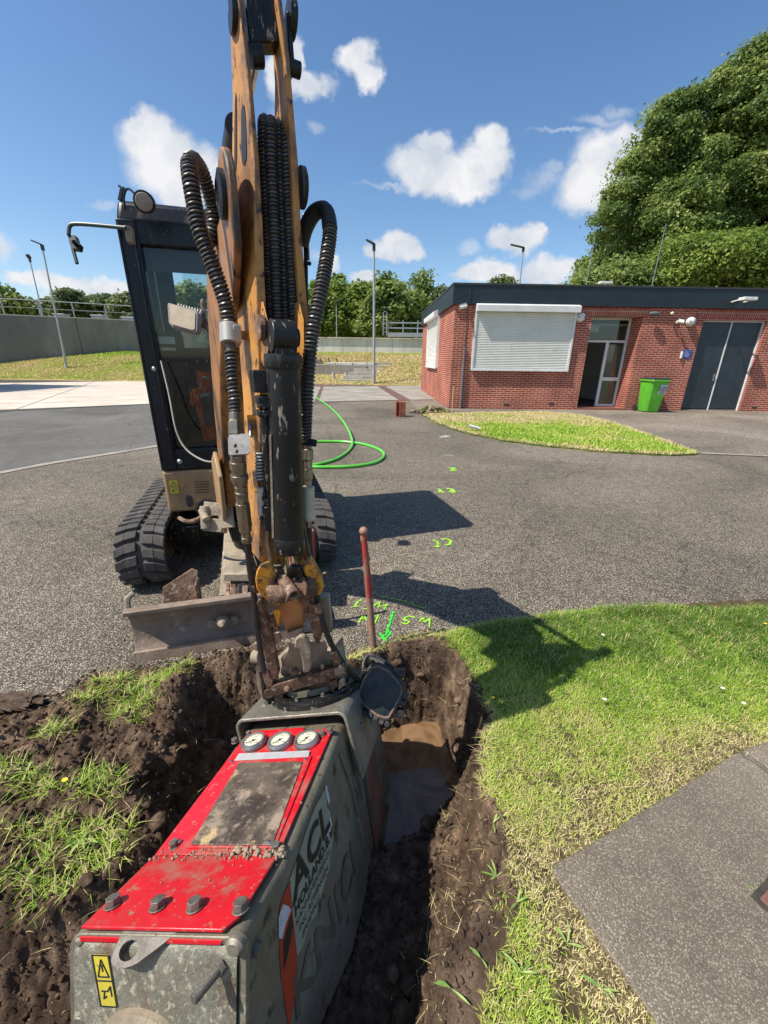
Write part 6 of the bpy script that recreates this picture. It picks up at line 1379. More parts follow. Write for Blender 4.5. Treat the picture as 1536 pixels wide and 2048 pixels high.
mb = MB(); p = MF(-.06, .06, 1.20); mb.tube(smooth_path([p, p + UZ * .10, MF(-.04, .08, 1.42), MF(-.03, .09, 1.50)]), .013, 8); mb.sphere(MF(-.03, .09, 1.53), .035, 12, 8, (1, 1, 1.6)); mb.box(MF(-.06, .05, 1.12), (.16, .22, .2), MAX); mb.build('joystick', m_cabin, EX, bevel=.01)
mb = MB(); mb.tube(smooth_path([MF(.0, .02, 1.25), MF(-.10, .06, 1.36), MF(-.14, .05, 1.30), MF(-.08, .1, 1.22)]), .006, 6); mb.build('control_cable', m_steel, EX)
mb = MB(); mb.box(MF(-.31, .16, 1.60), (.12, .02, .045), MAX); mb.box(MF(-.30, .16, 1.545), (.09, .02, .02), MAX); mb.build('console_label', m_white, EX); MB().box(MF(-.30, .10, 1.50), (.18, .12, .30), MAX).build('console', m_cabin, EX, bevel=.02)
# thin cable hanging across the windscreen
pts = [D(322, 722, 2.62), D(338, 790, 2.60), D(352, 860, 2.58), D(372, 898, 2.57), D(405, 920, 2.52), D(436, 925, 2.42)]
MB().tube(smooth_path(pts), .006, 6).build('hanging_cable', mat('cable_grey', (.30, .28, .24), (.2, .19, .17)), EX)
# mirror arm
mb = MB(); dm = 2.32; pts = smooth_path([D(252, 456, dm), D(200, 451, dm), D(155, 448, dm), D(140, 452, dm), D(137, 470, dm)], 8); mb.tube(pts, .0105, 10); mb.tube([D(146, 498, dm), D(154, 527, dm)], .0095, 8); ma = mb.build('mirror_arm', mat('arm_green', (.02, .045, .04), (.03, .06, .05), 9, 4, .4), EX)
mb = MB(); mb.prism([D(134, 470, dm), D(150, 470, dm), D(154, 482, dm), D(160, 488, dm), D(158, 499, dm), D(142, 497, dm)], cf, .03); mb.cyl(D(148, 484, dm), D(148, 484, dm - .03), .012, n=10); mb.build('clamp', m_cab, ma, bevel=.003)
mb = MB(); mb.prism([D(246, 449, 2.31), D(262, 452, 2.33), D(266, 484, 2.36), D(252, 482, 2.35)], cf, .03); mb.build('arm_bracket', m_dust, ma, bevel=.003)
# round work lamp and its guard on the roof corner
c = D(288, 404, 2.20); hd_ = (mf_ * .95 - UZ * .25).normalized(); hl = MB().lathe(c - hd_ * .10, hd_, [(.02, 0), (.04, .02), (.050, .05), (.053, .098), (.046, .100)], 26).build('headlight', m_cab, EX)
MB().lathe(c + hd_ * .001, hd_, [(.043, 0), (.040, .006), (.02, .010), (.002, .011)], 26).build('lens', mat('lens_tan', (.30, .25, .20), (.22, .18, .15), 60, 3, .3, spec=.8), hl)
mb = MB(); mb.tube(smooth_path([D(250, 420, 2.30), D(248, 395, 2.27), D(254, 378, 2.25), D(266, 384, 2.23), D(274, 398, 2.23)]), .006, 7); mb.tube([D(238, 372, 2.30), D(250, 380, 2.28), D(247, 376, 2.28)], .007, 6); mb.bar(D(240, 402, 2.33), D(246, 374, 2.30), .015, .02); mb.build('lamp_guard', m_cab, hl)

# ---- boom, in a vertical plane
T0 = V(-.275, 1.20, 0); bq = V(-.45, .893, 0).normalized(); bw = V(.893, .45, 0).normalized()
def BF(q, z, w=0.0): return T0 + bq * q + bw * w + UZ * z
up_ = [(.205, 1.88), (.24, 1.95), (.34, 1.99), (.62, 1.97), (.95, 1.74), (1.20, 1.33), (1.40, .85)]
lo_ = [(1.40, .70), (1.24, .66), (1.12, .95), (.98, 1.22), (.78, 1.46), (.50, 1.66), (.24, 1.78), (.205, 1.82)]
prof = up_ + lo_
def sw(q): return .080 + .03 * max(0, q) / 1.4
def swr(q): return .040 + .07 * max(0, q) / 1.4
bm_ = MB(); k = len(prof); Lh = [BF(q, z, -sw(q)) for q, z in prof]; Rh = [BF(q, z, swr(q)) for q, z in prof]
bm_.add(Lh + Rh, [tuple(range(k)), tuple(range(2 * k - 1, k - 1, -1))] + [(i, i + k, (i + 1) % k + k, (i + 1) % k) for i in range(k)])
boom = bm_.build('boom', m_orb, EX, bevel=.010, smooth=25)
# cheek plates at the tip that hold the stick pin
for s_ in (-1,):
    pr = [(.085 + .095 * math.cos(a), 1.875 + .095 * math.sin(a)) for a in [math.pi * i / 14 - math.pi * .05 for i in range(16)]] + [(.0, 1.76), (.12, 1.64), (.30, 1.58), (.36, 1.85)]
    MB().prism([BF(q, z, s_ * .088) for q, z in pr], bw * s_, .020).build('cheek_plate', m_orb, boom, bevel=.005)
    MB().lathe(BF(.075, 1.875, s_ * .108), bw * s_, [(.052, 0), (.052, .012), (.030, .018), (.028, .008)], 26).build('pivot_cap', m_blk, boom)
mb = MB()
for s_ in (-1, 1):
    pr = [(1.16, 1.02), (1.42, .92), (1.46, .60), (1.36, .50), (1.20, .52), (1.05, .70), (1.0, .92)]
    mb.prism([BF(q, z, s_ * .125) for q, z in pr], bw * s_, .022)
mb.build('foot_plate', m_orl, boom, bevel=.006)
MB().lathe(BF(.03, 1.905, .072), bw, [(.045, 0), (.045, .010), (.026, .014)], 26).build('pivot_cap', m_blk, boom)
# swing post
mb = MB(); c = BF(1.36, .0, 0); mb.cyl(c + UZ * .36, c + UZ * .74, .085, n=24); mb.box(c + UZ * .50, (.20, .22, .14), (bw, bq, UZ)); mb.box(MF(.09, .42, .50), (.22, .34, .06), MAX); mb.box(MF(.09, .42, .66), (.20, .34, .05), MAX); mb.build('swing_post', m_blk, EX, bevel=.008)
dl_ = 2.30
mb = MB()
for v0 in (1018, 1050): mb.bar(D(408, v0 - 2, dl_), D(446, v0 + 2, dl_), .075, .022, hint=cf)
mb.bar(D(451, 1016, dl_), D(455, 1056, dl_), .08, .022, hint=cf); mb.cyl(D(409, 1012, dl_ - .01), D(412, 1058, dl_ - .01), .026, n=14); mb.cyl(D(404, 1020, dl_), D(413, 1040, dl_ - .04), .022, n=12); mb.build('swing_link', m_dust, EX, bevel=.004)
MB().tube(smooth_path([D(358, 1036, dl_ + .06), D(375, 1043, dl_ + .03), D(392, 1040, dl_), D(408, 1030, dl_)]), [.012] * 25, 8).build('hydraulic_line', m_rust, EX)
mb = MB(); q0, q1 = (.82, 2.05), (.10, 2.19); mb.cyl(BF(*q0), BF(q0[0] + (q1[0] - q0[0]) * .62, q0[1] + (q1[1] - q0[1]) * .62), .042, n=22); ac = mb.build('arm_cylinder', m_blk, EX)
MB().cyl(BF(q0[0] + (q1[0] - q0[0]) * .60, q0[1] + (q1[1] - q0[1]) * .60), BF(*q1), .020, n=16).build('rod', m_chr, ac)
mb = MB(); 
for s_ in (-1, 1): mb.prism([BF(.72, 1.9, s_ * .045), BF(.92, 1.75, s_ * .045), BF(.88, 2.08, s_ * .045), BF(.78, 2.10, s_ * .045)], bw * s_, .014)
mb.build('cylinder_lug', m_or, boom, bevel=.003)

# ---- stick (dipper): two side plates with a channel between them
T = PY(525, 0, 1.22); B = PY(572, 1172, 1.15); kk = (B - T).normalized(); sw_ = (bw - kk * bw.dot(kk)).normalized(); sn = kk.cross(sw_).normalized()
if sn.y > 0: sn = -sn                    # towards the camera
def SP(u, v, off=0.0): return PL(u, v, T + sn * off, sn)
def plate_from_px(pairs, depth_fn, flare=0.0):
    """pairs: (v, uL, uR) front flange; extruded backwards by depth"""
    mb = MB(); L1, R1, L2, R2 = [], [], [], []
    for v, a, b_ in pairs:
        p, q = SP(a, v), SP(b_, v); dd_ = depth_fn(v); L1.append(p); R1.append(q); L2.append(p - sn * dd_ - sw_ * flare * dd_); R2.append(q - sn * dd_ - sw_ * flare * dd_)
    n = len(pairs); vs = L1 + R1 + R2 + L2; fs = []
    for i in range(n - 1):
        for k in range(4): a, b_ = k * n + i, ((k + 1) % 4) * n + i; fs.append((a, b_, b_ + 1, a + 1))
    fs += [(0, 3 * n, 2 * n, n), (n - 1, 2 * n - 1, 3 * n - 1, 4 * n - 1)]; mb.add(vs, fs); return mb
def dep(v): return float(np.interp(v, [-40, 60, 250, 330, 480, 700, 1000, 1150], [.05, .08, .16, .20, .20, .17, .12, .08]))
SK = plate_from_px([(-25, 474, 486), (0, 475, 487), (145, 493, 503), (322, 507, 519), (450, 509, 526), (560, 511, 530), (660, 514, 535), (800, 518, 536), (950, 519, 536), (1075, 520, 537), (1125, 521, 538)], dep, .13)
stick = SK.build('stick', m_or, EX, bevel=.003, smooth=25)
plate_from_px([(-25, 552, 563), (0, 553, 564), (113, 569, 579), (329, 583, 597), (450, 588, 602), (560, 596, 611), (660, 602, 618), (800, 604, 617), (950, 607, 618), (1075, 610, 621), (1125, 612, 623)], dep).build('side_plate', m_or, stick, bevel=.003, smooth=25)
# slots of the left plate : dark ovals laid on it, coloured as their inner shade
mb = MB()
def backplate(v0, v1, uL0, uR0, uL1, uR1, off, th, m, nm): return MB().prism([SP(uL0, v0, off), SP(uR0, v0, off), SP(uR1, v1, off), SP(uL1, v1, off)], -sn, th).build(nm, m, stick, bevel=.004)
backplate(-25, 84, 487, 552, 499, 566, -.02, .05, m_blk, 'cross_member')
MB().cyl(SP(500, 112, -.03), SP(523, 112, -.03), .022, n=18).build('cylinder_eye', m_blk, stick)
backplate(640, 1130, 534, 604, 536, 612, -.05, .03, m_or, 'web_plate')
for s_, u, v, r in ((-1, 468, 28, .034), (1, 582, 40, .034)):
    c = SP(u, v, -.035); MB().cyl(c - sw_ * .008, c + sw_ * .008, r, n=24).build('pin_cap', m_blk, stick)
MB().prism([SP(573, 20, -.02), SP(582, 20, -.02), SP(591, 140, -.02), SP(586, 150, -.02), SP(578, 100, -.02)], -sn, .05).build('link_arm', m_blk, stick, bevel=.003)
c = SP(590, 138, -.02); MB().cyl(c - sw_ * .012, c + sw_ * .012, .016, n=16).build('link_pin', m_blk, stick)
def slot_shade(v0, v1, f0, f1, w_):
    # thin raised oval on the left face, painted dark as the shade of an opening
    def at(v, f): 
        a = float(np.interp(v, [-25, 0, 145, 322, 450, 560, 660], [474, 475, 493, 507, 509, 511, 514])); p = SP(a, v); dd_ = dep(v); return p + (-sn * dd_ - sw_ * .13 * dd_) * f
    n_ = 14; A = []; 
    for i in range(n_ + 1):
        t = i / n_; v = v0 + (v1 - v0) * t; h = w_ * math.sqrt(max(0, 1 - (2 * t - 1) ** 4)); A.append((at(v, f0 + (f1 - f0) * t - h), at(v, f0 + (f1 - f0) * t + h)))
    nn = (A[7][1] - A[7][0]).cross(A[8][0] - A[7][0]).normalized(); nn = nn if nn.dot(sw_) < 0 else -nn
    P = [a for a, b_ in A] + [b_ for a, b_ in reversed(A)]; MB().prism([p + nn * .0004 for p in P], nn, .0012).build('slot_shade', m_rubh, stick, smooth=0)
slot_shade(190, 310, .30, .34, .12); slot_shade(145, 300, .72, .78, .07)
# hose bundle in the channel
for k, (u0, u1, dd_) in enumerate(((526, 545, -.045), (539, 557, -.030), (556, 572, -.050), (572, 590, -.035))):
    pts = smooth_path([SP(u0 + 6, 252, dd_ - .11), SP(u0 + 3, 243 + k * 3, dd_ - .05), SP(u0 + 2, 262 + k * 3, dd_ - .01), SP(u0 + 3, 330, dd_), SP((u0 + u1) / 2 + 1, 500, dd_), SP(u1 - 1, 690, dd_)], 6)
    h = MB().tube(pts, .0125, 9).build('channel_hose', m_rubh, EX); MB().coil(pts, .0135, .0030, .0085, 5, 9).build('spiral_guard', m_spir, h, smooth=60)
# bucket cylinder
c0, c1 = D(566, 712, 1.035), D(579, 1098, 1.225)
bcyl = MB().cyl(c0, c1, .0435, n=36).build('bucket_cylinder', m_blk, EX)
ax = (c1 - c0).normalized()
MB().lathe(c0 - ax * .004, ax, [(.046, 0), (.0475, .006), (.0475, .03), (.0445, .036)], 36).build('collar', m_blk, bcyl)
mb = MB(); mb.lathe(c1 - ax * .045, ax, [(.0445, 0), (.0465, .004), (.0465, .040), (.042, .050), (.022, .052)], 36); mb.build('collar', m_blk, bcyl)
mb = MB(); e = c0 - ax * .045; xx = (sw_ - ax * sw_.dot(ax)).normalized(); mb.cyl(e - xx * .030, e + xx * .030, .040, n=26); mb.box(e + ax * .03, (.05, .06, .05), frame(ax, xx)[0:1] + frame(ax, xx)[1:]); mb.build('cylinder_head', m_blk, bcyl, bevel=.003)
MB().lathe(e + xx * .030 + ax * 0, xx, [(.022, 0), (.022, .010), (.010, .012)], 18).build('pin', m_blk, bcyl)
rodb = D(586, 1160, 1.29); MB().cyl(c1, rodb, .0165, n=22).build('rod', m_chr, bcyl)
# side lugs for the cylinder pin
for u, off in ((531, .02), (603, .02)):
    MB().prism([SP(u - 5, 600, off), SP(u + 5, 640, off + .03), SP(u + 6, 700, off + .03), SP(u, 735, off), SP(u - 6, 720, off), SP(u - 7, 620, off)], -sn, .05).build('cylinder_bracket', m_or, stick, bevel=.004)
MB().lathe(SP(527, 655, .025), -sw_, [(.030, 0), (.030, .012), (.016, .014)], 22).build('bracket_pin', m_rust, stick)

# ---- hoses, pipes and couplings on both flanks
def hose(pts, r, nm='loop_hose', coil=True, rc=.0032, pitch=.010, m=m_rubh, d=None, n=9, ms=m_spir):
    P = smooth_path(pts, 8); h = MB().tube(P, r, n).build(nm, m, EX)
    if coil: MB().coil(P, r + rc * .6, rc, pitch, 5, 10).build('spiral_guard', ms, h, smooth=60)
    return h
hose([D(460, 655, 1.12), D(452, 610, 1.10), D(436, 560, 1.08), (D(418, 510, 1.06)), D(399, 460, 1.04), D(389, 410, 1.03), D(381, 360, 1.02), D(379, 328, 1.03), D(388, 320, 1.06)], .0165)
hose([D(388, 320, 1.06), D(402, 340, 1.10), D(414, 375, 1.14), D(424, 415, 1.18), D(428, 452, 1.20), D(422, 478, 1.22), D(414, 482, 1.25), D(420, 470, 1.34)], .0155)
hose([D(603, 487, 1.17), D(612, 455, 1.14), D(628, 427, 1.12), D(646, 419, 1.11), D(657, 430, 1.10), D(660, 462, 1.09), D(655, 505, 1.08), D(646, 560, 1.07), D(636, 610, 1.07), D(626, 660, 1.08), D(619, 720, 1.10), D(613, 800, 1.14), D(610, 880, 1.2)], .0155, rc=.0028)
MB().tube(smooth_path([D(603, 487, 1.17), D(612, 455, 1.14), D(628, 427, 1.12), D(646, 419, 1.11), D(656, 430, 1.10), D(660, 458, 1.09)]), .0205, 12).build('hose_sleeve', m_rubh, EX)
mb = MB(); mb.tube(smooth_path([D(608, 430, 1.2), D(611, 480, 1.19), D(612, 560, 1.19), D(613, 640, 1.20)]), .006, 8); mb.sphere(D(619, 527, 1.19), .006, 10, 6); mb.box(D(613, 500, 1.19), (.014, .02, .05)); mb.build('side_pipe', m_blk, EX)
# clamp block
mb = MB(); cd = 1.12; mb.cyl(D(459, 650, cd), D(461, 688, cd), .027, n=20); mb.box(D(474, 668, cd), (.02, .03, .045), (bw, bq, UZ)); cl_ = mb.build('hose_clamp', m_galvb, EX, bevel=.002)
MB().cyl(D(470, 668, cd + .02), D(512, 674, cd + .06), .012, n=14).build('clamp_bolt', m_yel, cl_)
MB().cyl(D(461, 688, cd), D(463, 706, cd), .013, n=14).build('pipe_neck', m_spir, EX)
hose([D(462, 704, 1.12), D(465, 750, 1.12), D(470, 800, 1.13), D(471, 840, 1.135), D(472, 862, 1.14)], .0135, 'lower_hose', rc=.003, pitch=.0105)
mb = MB(); mb.cyl(D(471, 842, 1.13), D(472, 870, 1.13), .021, n=6); mb.cyl(D(471, 826, 1.13), D(471, 842, 1.13), .0175, n=20); mb.build('hose_fitting', m_brass, EX, bevel=.001)
# zinc bracket with two holes
import bmesh
def holed_plate(quad, holes, n, th, name, m, par, nseg=20, bevel=.0):
    """planar polygon with round holes: built as ring sectors so that the holes are real"""
    quad = [Vector(p) for p in quad]; n = Vector(n).normalized(); cs = bpy.data.curves.new('c', 'CURVE'); cs.dimensions = '2D'; cs.fill_mode = 'BOTH'
    o = quad[0]; X = (quad[1] - quad[0]).normalized(); X = (X - n * X.dot(n)).normalized(); Y_ = n.cross(X)
    def spl(pp):
        s = cs.splines.new('POLY'); s.points.add(len(pp) - 1)
        for i, (a, b_) in enumerate(pp): s.points[i].co = (a, b_, 0, 1)
        s.use_cyclic_u = True
    spl([((p - o).dot(X), (p - o).dot(Y_)) for p in quad])
    for c, r, ry in holes:
        c = Vector(c) - o; spl([(c.dot(X) + r * math.cos(a), c.dot(Y_) + ry * math.sin(a)) for a in [2 * math.pi * i / nseg for i in range(nseg)]])
    cs.extrude = th / 2; ob = bpy.data.objects.new('c', cs); me = bpy.data.meshes.new_from_object(ob); mb = MB()
    mb.add([o + X * v.co.x + Y_ * v.co.y + n * v.co.z for v in me.vertices], [tuple(p.vertices) for p in me.polygons]); bpy.data.objects.remove(ob); bpy.data.curves.remove(cs)
    return mb.build(name, m, par, bevel=bevel, smooth=30)
q = [D(456, 878, 1.10), D(458, 873, 1.11), D(496, 868, 1.13), D(500, 873, 1.13), D(501, 902, 1.105), D(497, 908, 1.10), D(461, 911, 1.08), D(457, 906, 1.08)]
nb = (q[2] - q[0]).cross(q[6] - q[0]).normalized()
holed_plate(q, [(D(471, 892, 1.097), .0075, .004), (D(474, 903, 1.089), .0075, .004)], nb, .006, 'bracket_plate', m_galvb, EX, bevel=.0008)
MB().prism([D(494, 840, 1.16), D(500, 838, 1.16), D(502, 872, 1.13), D(496, 872, 1.13)], cf, .02).build('bracket_upright', m_galvb, EX, bevel=.001)
MB().box(D(508, 850, 1.17), (.030, .03, .055), (bw, bq, UZ)).build('bracket_base', m_yel, EX, bevel=.002)
MB().prism([D(503, 938, 1.17), D(514, 945, 1.17), D(519, 986, 1.19), D(508, 985, 1.19)], cf, .02).build('stop_block', m_yel, EX, bevel=.002)
def fittings(path, prof, nm, m=m_brass, hexes=()):
    """stack of turned sleeves and hex nuts along a line; prof: (t0, t1, radius, sides)"""
    a, b_ = path; mb = MB()
    for t0, t1, r, n in prof: mb.cyl(a.lerp(b_, t0), a.lerp(b_, t1), r, r, n)
    return mb.build(nm, m, EX, bevel=.0012)
fittings((D(474, 911, 1.10), D(494, 1084, 1.22)), [(0, .06, .018, 22), (.06, .14, .022, 22), (.14, .20, .019, 22), (.20, .255, .024, 22), (.255, .30, .022, 6), (.30, .42, .015, 20), (.33, .36, .017, 20), (.39, .42, .018, 20), (.42, .52, .017, 6), (.52, .80, .0205, 8), (.80, .86, .018, 20), (.86, .93, .014, 20), (.93, 1.0, .0165, 6)], 'quick_coupling')
hose([D(494, 1080, 1.22), D(500, 1140, 1.27), D(508, 1190, 1.31), D(514, 1250, 1.36), D(521, 1300, 1.40), D(528, 1345, 1.42)], .0095, 'tool_hose', coil=False)
fittings((D(616, 880, 1.2), D(617, 1055, 1.26)), [(0, .10, .012, 6), (.10, .22, .016, 20), (.22, .32, .013, 20), (.32, .44, .014, 6), (.44, .53, .011, 20), (.53, .90, .009, 16), (.90, 1.0, .011, 16)], 'quick_coupling')
MB().cyl(D(616, 973, 1.22), D(617, 1040, 1.25), .0195, n=22).build('coupling_sleeve', mat('beige_plastic', (.50, .49, .36), (.40, .39, .30), 20, 5, .5, dirt=((.2, .17, .12), 30, .6, .1, .8)), EX, bevel=.003)
MB().prism([D(603, 872, 1.19), D(634, 880, 1.19), D(632, 893, 1.17), D(606, 890, 1.17)], cf, .008).build('bracket_plate', m_blk, EX, bevel=.001)
hose([D(617, 1055, 1.26), D(620, 1100, 1.29), D(628, 1160, 1.33), D(637, 1210, 1.37), D(652, 1262, 1.42), D(672, 1305, 1.48), D(700, 1345, 1.58), D(716, 1360, 1.64)], .0105, 'tool_hose', coil=False)
hose([D(606, 1040, 1.23), D(615, 1090, 1.27), D(626, 1140, 1.30), D(633, 1175, 1.33)], .006, 'thin_hose', coil=False, m=m_spir)
hose([D(600, 1120, 1.24), D(600, 1085, 1.22), D(606, 1050, 1.22)], .006, 'thin_hose', coil=False, m=m_rubh)
# black side pipe with its clamps, left of the bucket cylinder
mb = MB(); mb.cyl(D(528, 790, 1.07), D(543, 1048, 1.20), .0135, n=18); mb.box(D(521, 762, 1.06), (.045, .05, .055), (bw, bq, UZ)); mb.box(D(527, 800, 1.07), (.036, .04, .022), (bw, bq, UZ)); mb.box(D(527, 812, 1.07), (.030, .04, .012), (bw, bq, UZ)); mb.box(D(529, 826, 1.075), (.036, .04, .018), (bw, bq, UZ)); mb.cyl(D(536, 1010, 1.17), D(540, 1058, 1.20), .018, n=18); mb.build('oil_pipe', m_blk, EX, bevel=.003)
MB().bar(D(541, 870, 1.075), D(547, 1075, 1.19), .006, .010, hint=cf).build('guard_strip', m_dust, EX)
hose([D(520, 905, 1.13), D(519, 935, 1.14), D(519, 962, 1.15)], .010, 'short_hose', rc=.0028, pitch=.009, ms=m_galvb)
MB().cyl(D(521, 975, 1.15), D(523, 1030, 1.18), .010, n=8).build('steel_fitting', m_galvb, EX, bevel=.001)
hose([D(535, 1060, 1.20), D(536, 1090, 1.22), D(541, 1120, 1.24), D(539, 1165, 1.28)], .0065, 'thin_hose', coil=False, m=m_brass)
hose([D(532, 985, 1.15), D(524, 1000, 1.16), D(522, 1040, 1.18)], .005, 'thin_hose', coil=False)
# square work light held on the left of the boom
wl_ = MB(); F_ = [D(334, 612, 2.02), D(336, 605, 2.03), D(392, 620, 2.0), D(396, 626, 2.0), D(395, 662, 2.0), D(389, 665, 2.0), D(343, 652, 2.02), D(337, 645, 2.02)]
nW = (F_[2] - F_[0]).cross(F_[6] - F_[0]).normalized(); nW = nW if nW.dot(cf) > 0 else -nW
wk = MB().prism(F_, nW, .035).build('work_light', mat('lamp_casting', (.17, .16, .165), (.24, .22, .22), 20, 5, .6, dirt=((.34, .29, .24), 30, .56, .12, .9)), EX, bevel=.004)
ins = [sum(F_, V(0, 0, 0)) / 8 + (p - sum(F_, V(0, 0, 0)) / 8) * .88 - nW * .002 for p in F_]; MB().prism(ins, -nW, .003).build('lens', mat('lens_dusty', (.20, .15, .085), (.27, .21, .13), 18, 5, .45), wk, bevel=.002)
mb = MB(); cW = sum(F_, V(0, 0, 0)) / 8; xW = (F_[2] - F_[1]).normalized()
for k in range(9): mb.box(cW + xW * ((k - 4) * .0165) + nW * .055 + UZ * .012, (.005, .045, .12), (xW, nW, xW.cross(nW)))
mb.build('cooling_fins', m_galvb, wk); mb = MB(); mb.bar(D(397, 645, 2.06), D(428, 660, 2.1), .04, .03); mb.tube(smooth_path([D(408, 600, 2.05), D(404, 606, 2.05), D(410, 640, 2.05), D(418, 665, 2.05)]), .008, 6); mb.build('bracket', m_rust, wk, bevel=.002)

# ---- linkage and quick hitch below the stick
def dc(v): return 1.30 + (v - 1170) / 230 * .30
cn = (cf * .6 - UZ * .8).normalized()
def CPoly(pts, th, nm, m, dd_=0.0, par=None, bevel=.0022, nn=None):
    P = [D(u, v, dc(v) + dd_) for u, v in pts]; return MB().prism(P, nn or cf, th).build(nm, m, par or EX, bevel=bevel)
lug = CPoly([(509, 1160), (512, 1142), (520, 1128), (530, 1124), (538, 1130), (548, 1160), (549, 1198), (540, 1204), (530, 1198), (520, 1190), (512, 1178)], .05, 'stick_end_lug', m_yel, -.03, bevel=.006)
CPoly([(606, 1140), (612, 1118), (618, 1112), (640, 1150), (645, 1176), (640, 1190), (628, 1192), (618, 1180)], .05, 'stick_end_lug', m_yel, .0, bevel=.006)
MB().cyl(D(536, 1188, 1.285), D(632, 1168, 1.31), .036, n=30).build('hitch_pin_boss', m_rust, EX, bevel=.003)
mb = MB()
for u, v in ((566, 1181), (602, 1174)): mb.cyl(D(u - 1, v, 1.283), D(u + 2, v - .5, 1.286), .040, n=30)
mb.build('boss_ring', m_rust, EX)
MB().cyl(D(508, 1172, 1.31), D(514, 1170, 1.31), .026, n=22).build('end_cap', m_rust, EX, bevel=.002)
MB().cyl(D(566, 1158, 1.27), D(588, 1190, 1.225), .0185, n=22, r_in=.0125).build('grease_tube', m_rust, EX)
CPoly([(575, 1133), (598, 1133), (606, 1156), (568, 1158)], .06, 'rod_eye', m_blk, -.02, bevel=.008)
CPoly([(562, 1198), (610, 1192), (609, 1240), (600, 1260), (572, 1262), (562, 1240)], .05, 'hitch_centre_block', m_orb, .03)
CPoly([(547, 1200), (560, 1200), (560, 1232), (553, 1264), (545, 1240)], .04, 'hitch_strut', m_yel, .0)
CPoly([(536, 1232), (546, 1228), (556, 1262), (548, 1264)], .03, 'hitch_strut', m_rust, -.01)
CPoly([(610, 1190), (622, 1196), (612, 1236), (604, 1236)], .03, 'hitch_strut', m_rust, .0)
CPoly([(512, 1206), (516, 1198), (523, 1198), (531, 1228), (541, 1262), (546, 1290), (557, 1345), (553, 1356), (546, 1360), (535, 1338), (524, 1300), (518, 1250)], .035, 'hitch_side_arm', m_rust, -.035, bevel=.005)
CPoly([(614, 1208), (624, 1206), (640, 1222), (645, 1262), (637, 1291), (628, 1280), (618, 1240)], .035, 'hitch_side_arm', m_rust, .0, bevel=.005)
CPoly([(560, 1346), (565, 1316), (576, 1300), (577, 1288), (600, 1282), (651, 1282), (654, 1300), (666, 1318), (662, 1332), (610, 1340)], .04, 'hitch_plate', m_dust, .03, nn=cn, bevel=.004)
CPoly([(573, 1266), (604, 1257), (605, 1270), (575, 1278)], .04, 'hitch_cross_bar', m_dust, .0)
pts = smooth_path([D(592, 1286, dc(1286) - .0), D(596, 1276, dc(1276) - .045), D(606, 1278, dc(1278) - .075), D(613, 1300, dc(1300) - .075), D(616, 1325, dc(1325) - .055), D(611, 1343, dc(1343) - .02)])
CPoly([(588, 1296), (589, 1280), (596, 1273), (606, 1272), (614, 1280), (621, 1304), (623, 1330), (619, 1344), (606, 1347), (604, 1322), (598, 1300)], .035, 'hitch_hook', m_dust, -.07, bevel=.006)
mb = MB(); mb.cyl(D(586, 1344, dc(1344) - .03), D(590, 1340, dc(1344) - .05), .013, n=16); mb.build('bolt', m_rust, EX, bevel=.002)
CPoly([(527, 1384), (547, 1370), (690, 1330), (692, 1344), (688, 1352), (533, 1398), (527, 1394)], .05, 'hitch_front_bar', m_rust, -.035, bevel=.004)
CPoly([(556, 1362), (600, 1350), (602, 1357), (558, 1370)], .03, 'hitch_ledge', m_dust, .0)
for u, v in ((575, 1377), (647, 1355)): 
    ax_ = -cf; mb = MB().lathe(D(u, v, dc(v) - .037), ax_, [(.012, 0), (.012, .006), (.007, .012)], 16); mb.build('bolt', m_rust, EX)
CPoly([(523, 1344), (534, 1338), (545, 1364), (544, 1374), (532, 1377)], .05, 'hitch_block', m_rust, -.035)
CPoly([(549, 1392), (565, 1388), (569, 1410), (555, 1415), (551, 1410)], .05, 'hitch_block', m_rust, -.03)
CPoly([(660, 1306), (671, 1302), (683, 1325), (681, 1331), (668, 1335)], .05, 'hitch_block', m_rust, -.02)
CPoly([(657, 1366), (672, 1358), (677, 1372), (663, 1384)], .05, 'hitch_block', m_rust, -.03)
CPoly([(678, 1362), (685, 1356), (690, 1370), (676, 1382)], .04, 'hitch_block', m_dust, -.02)
CPoly([(668, 1338), (686, 1332), (689, 1346), (670, 1352)], .05, 'hitch_block', m_dust, -.045)
CPoly([(512, 1330), (533, 1323), (537, 1338), (517, 1345)], .05, 'hitch_block', m_dust, -.03)
CPoly([(511, 1335), (519, 1345), (526, 1396), (536, 1404), (540, 1420), (534, 1424), (527, 1404), (516, 1380)], .03, 'hitch_flange', m_dust, -.02)
CPoly([(506, 1288), (520, 1285), (524, 1300), (510, 1302)], .04, 'hitch_block', m_dust, .0)
MB().cyl(D(508, 1313, dc(1313)), D(522, 1313, dc(1313) - .01), .024, n=18).build('hitch_roller', m_dust, EX, bevel=.002)
CPoly([(548, 1268), (556, 1268), (561, 1280), (558, 1288), (546, 1285)], .03, 'hitch_block', m_dust, .0)
CPoly([(624, 1212), (636, 1208), (644, 1226), (634, 1234)], .04, 'hitch_block', m_rust, -.03)
CPoly([(640, 1330), (646, 1328), (649, 1336), (642, 1340)], .02, 'hitch_block', m_dust, -.03)
MB().bar(D(649, 1190, 1.42), D(656, 1260, 1.5), .03, .035).build('hitch_rear_arm', m_dust, EX, bevel=.003)

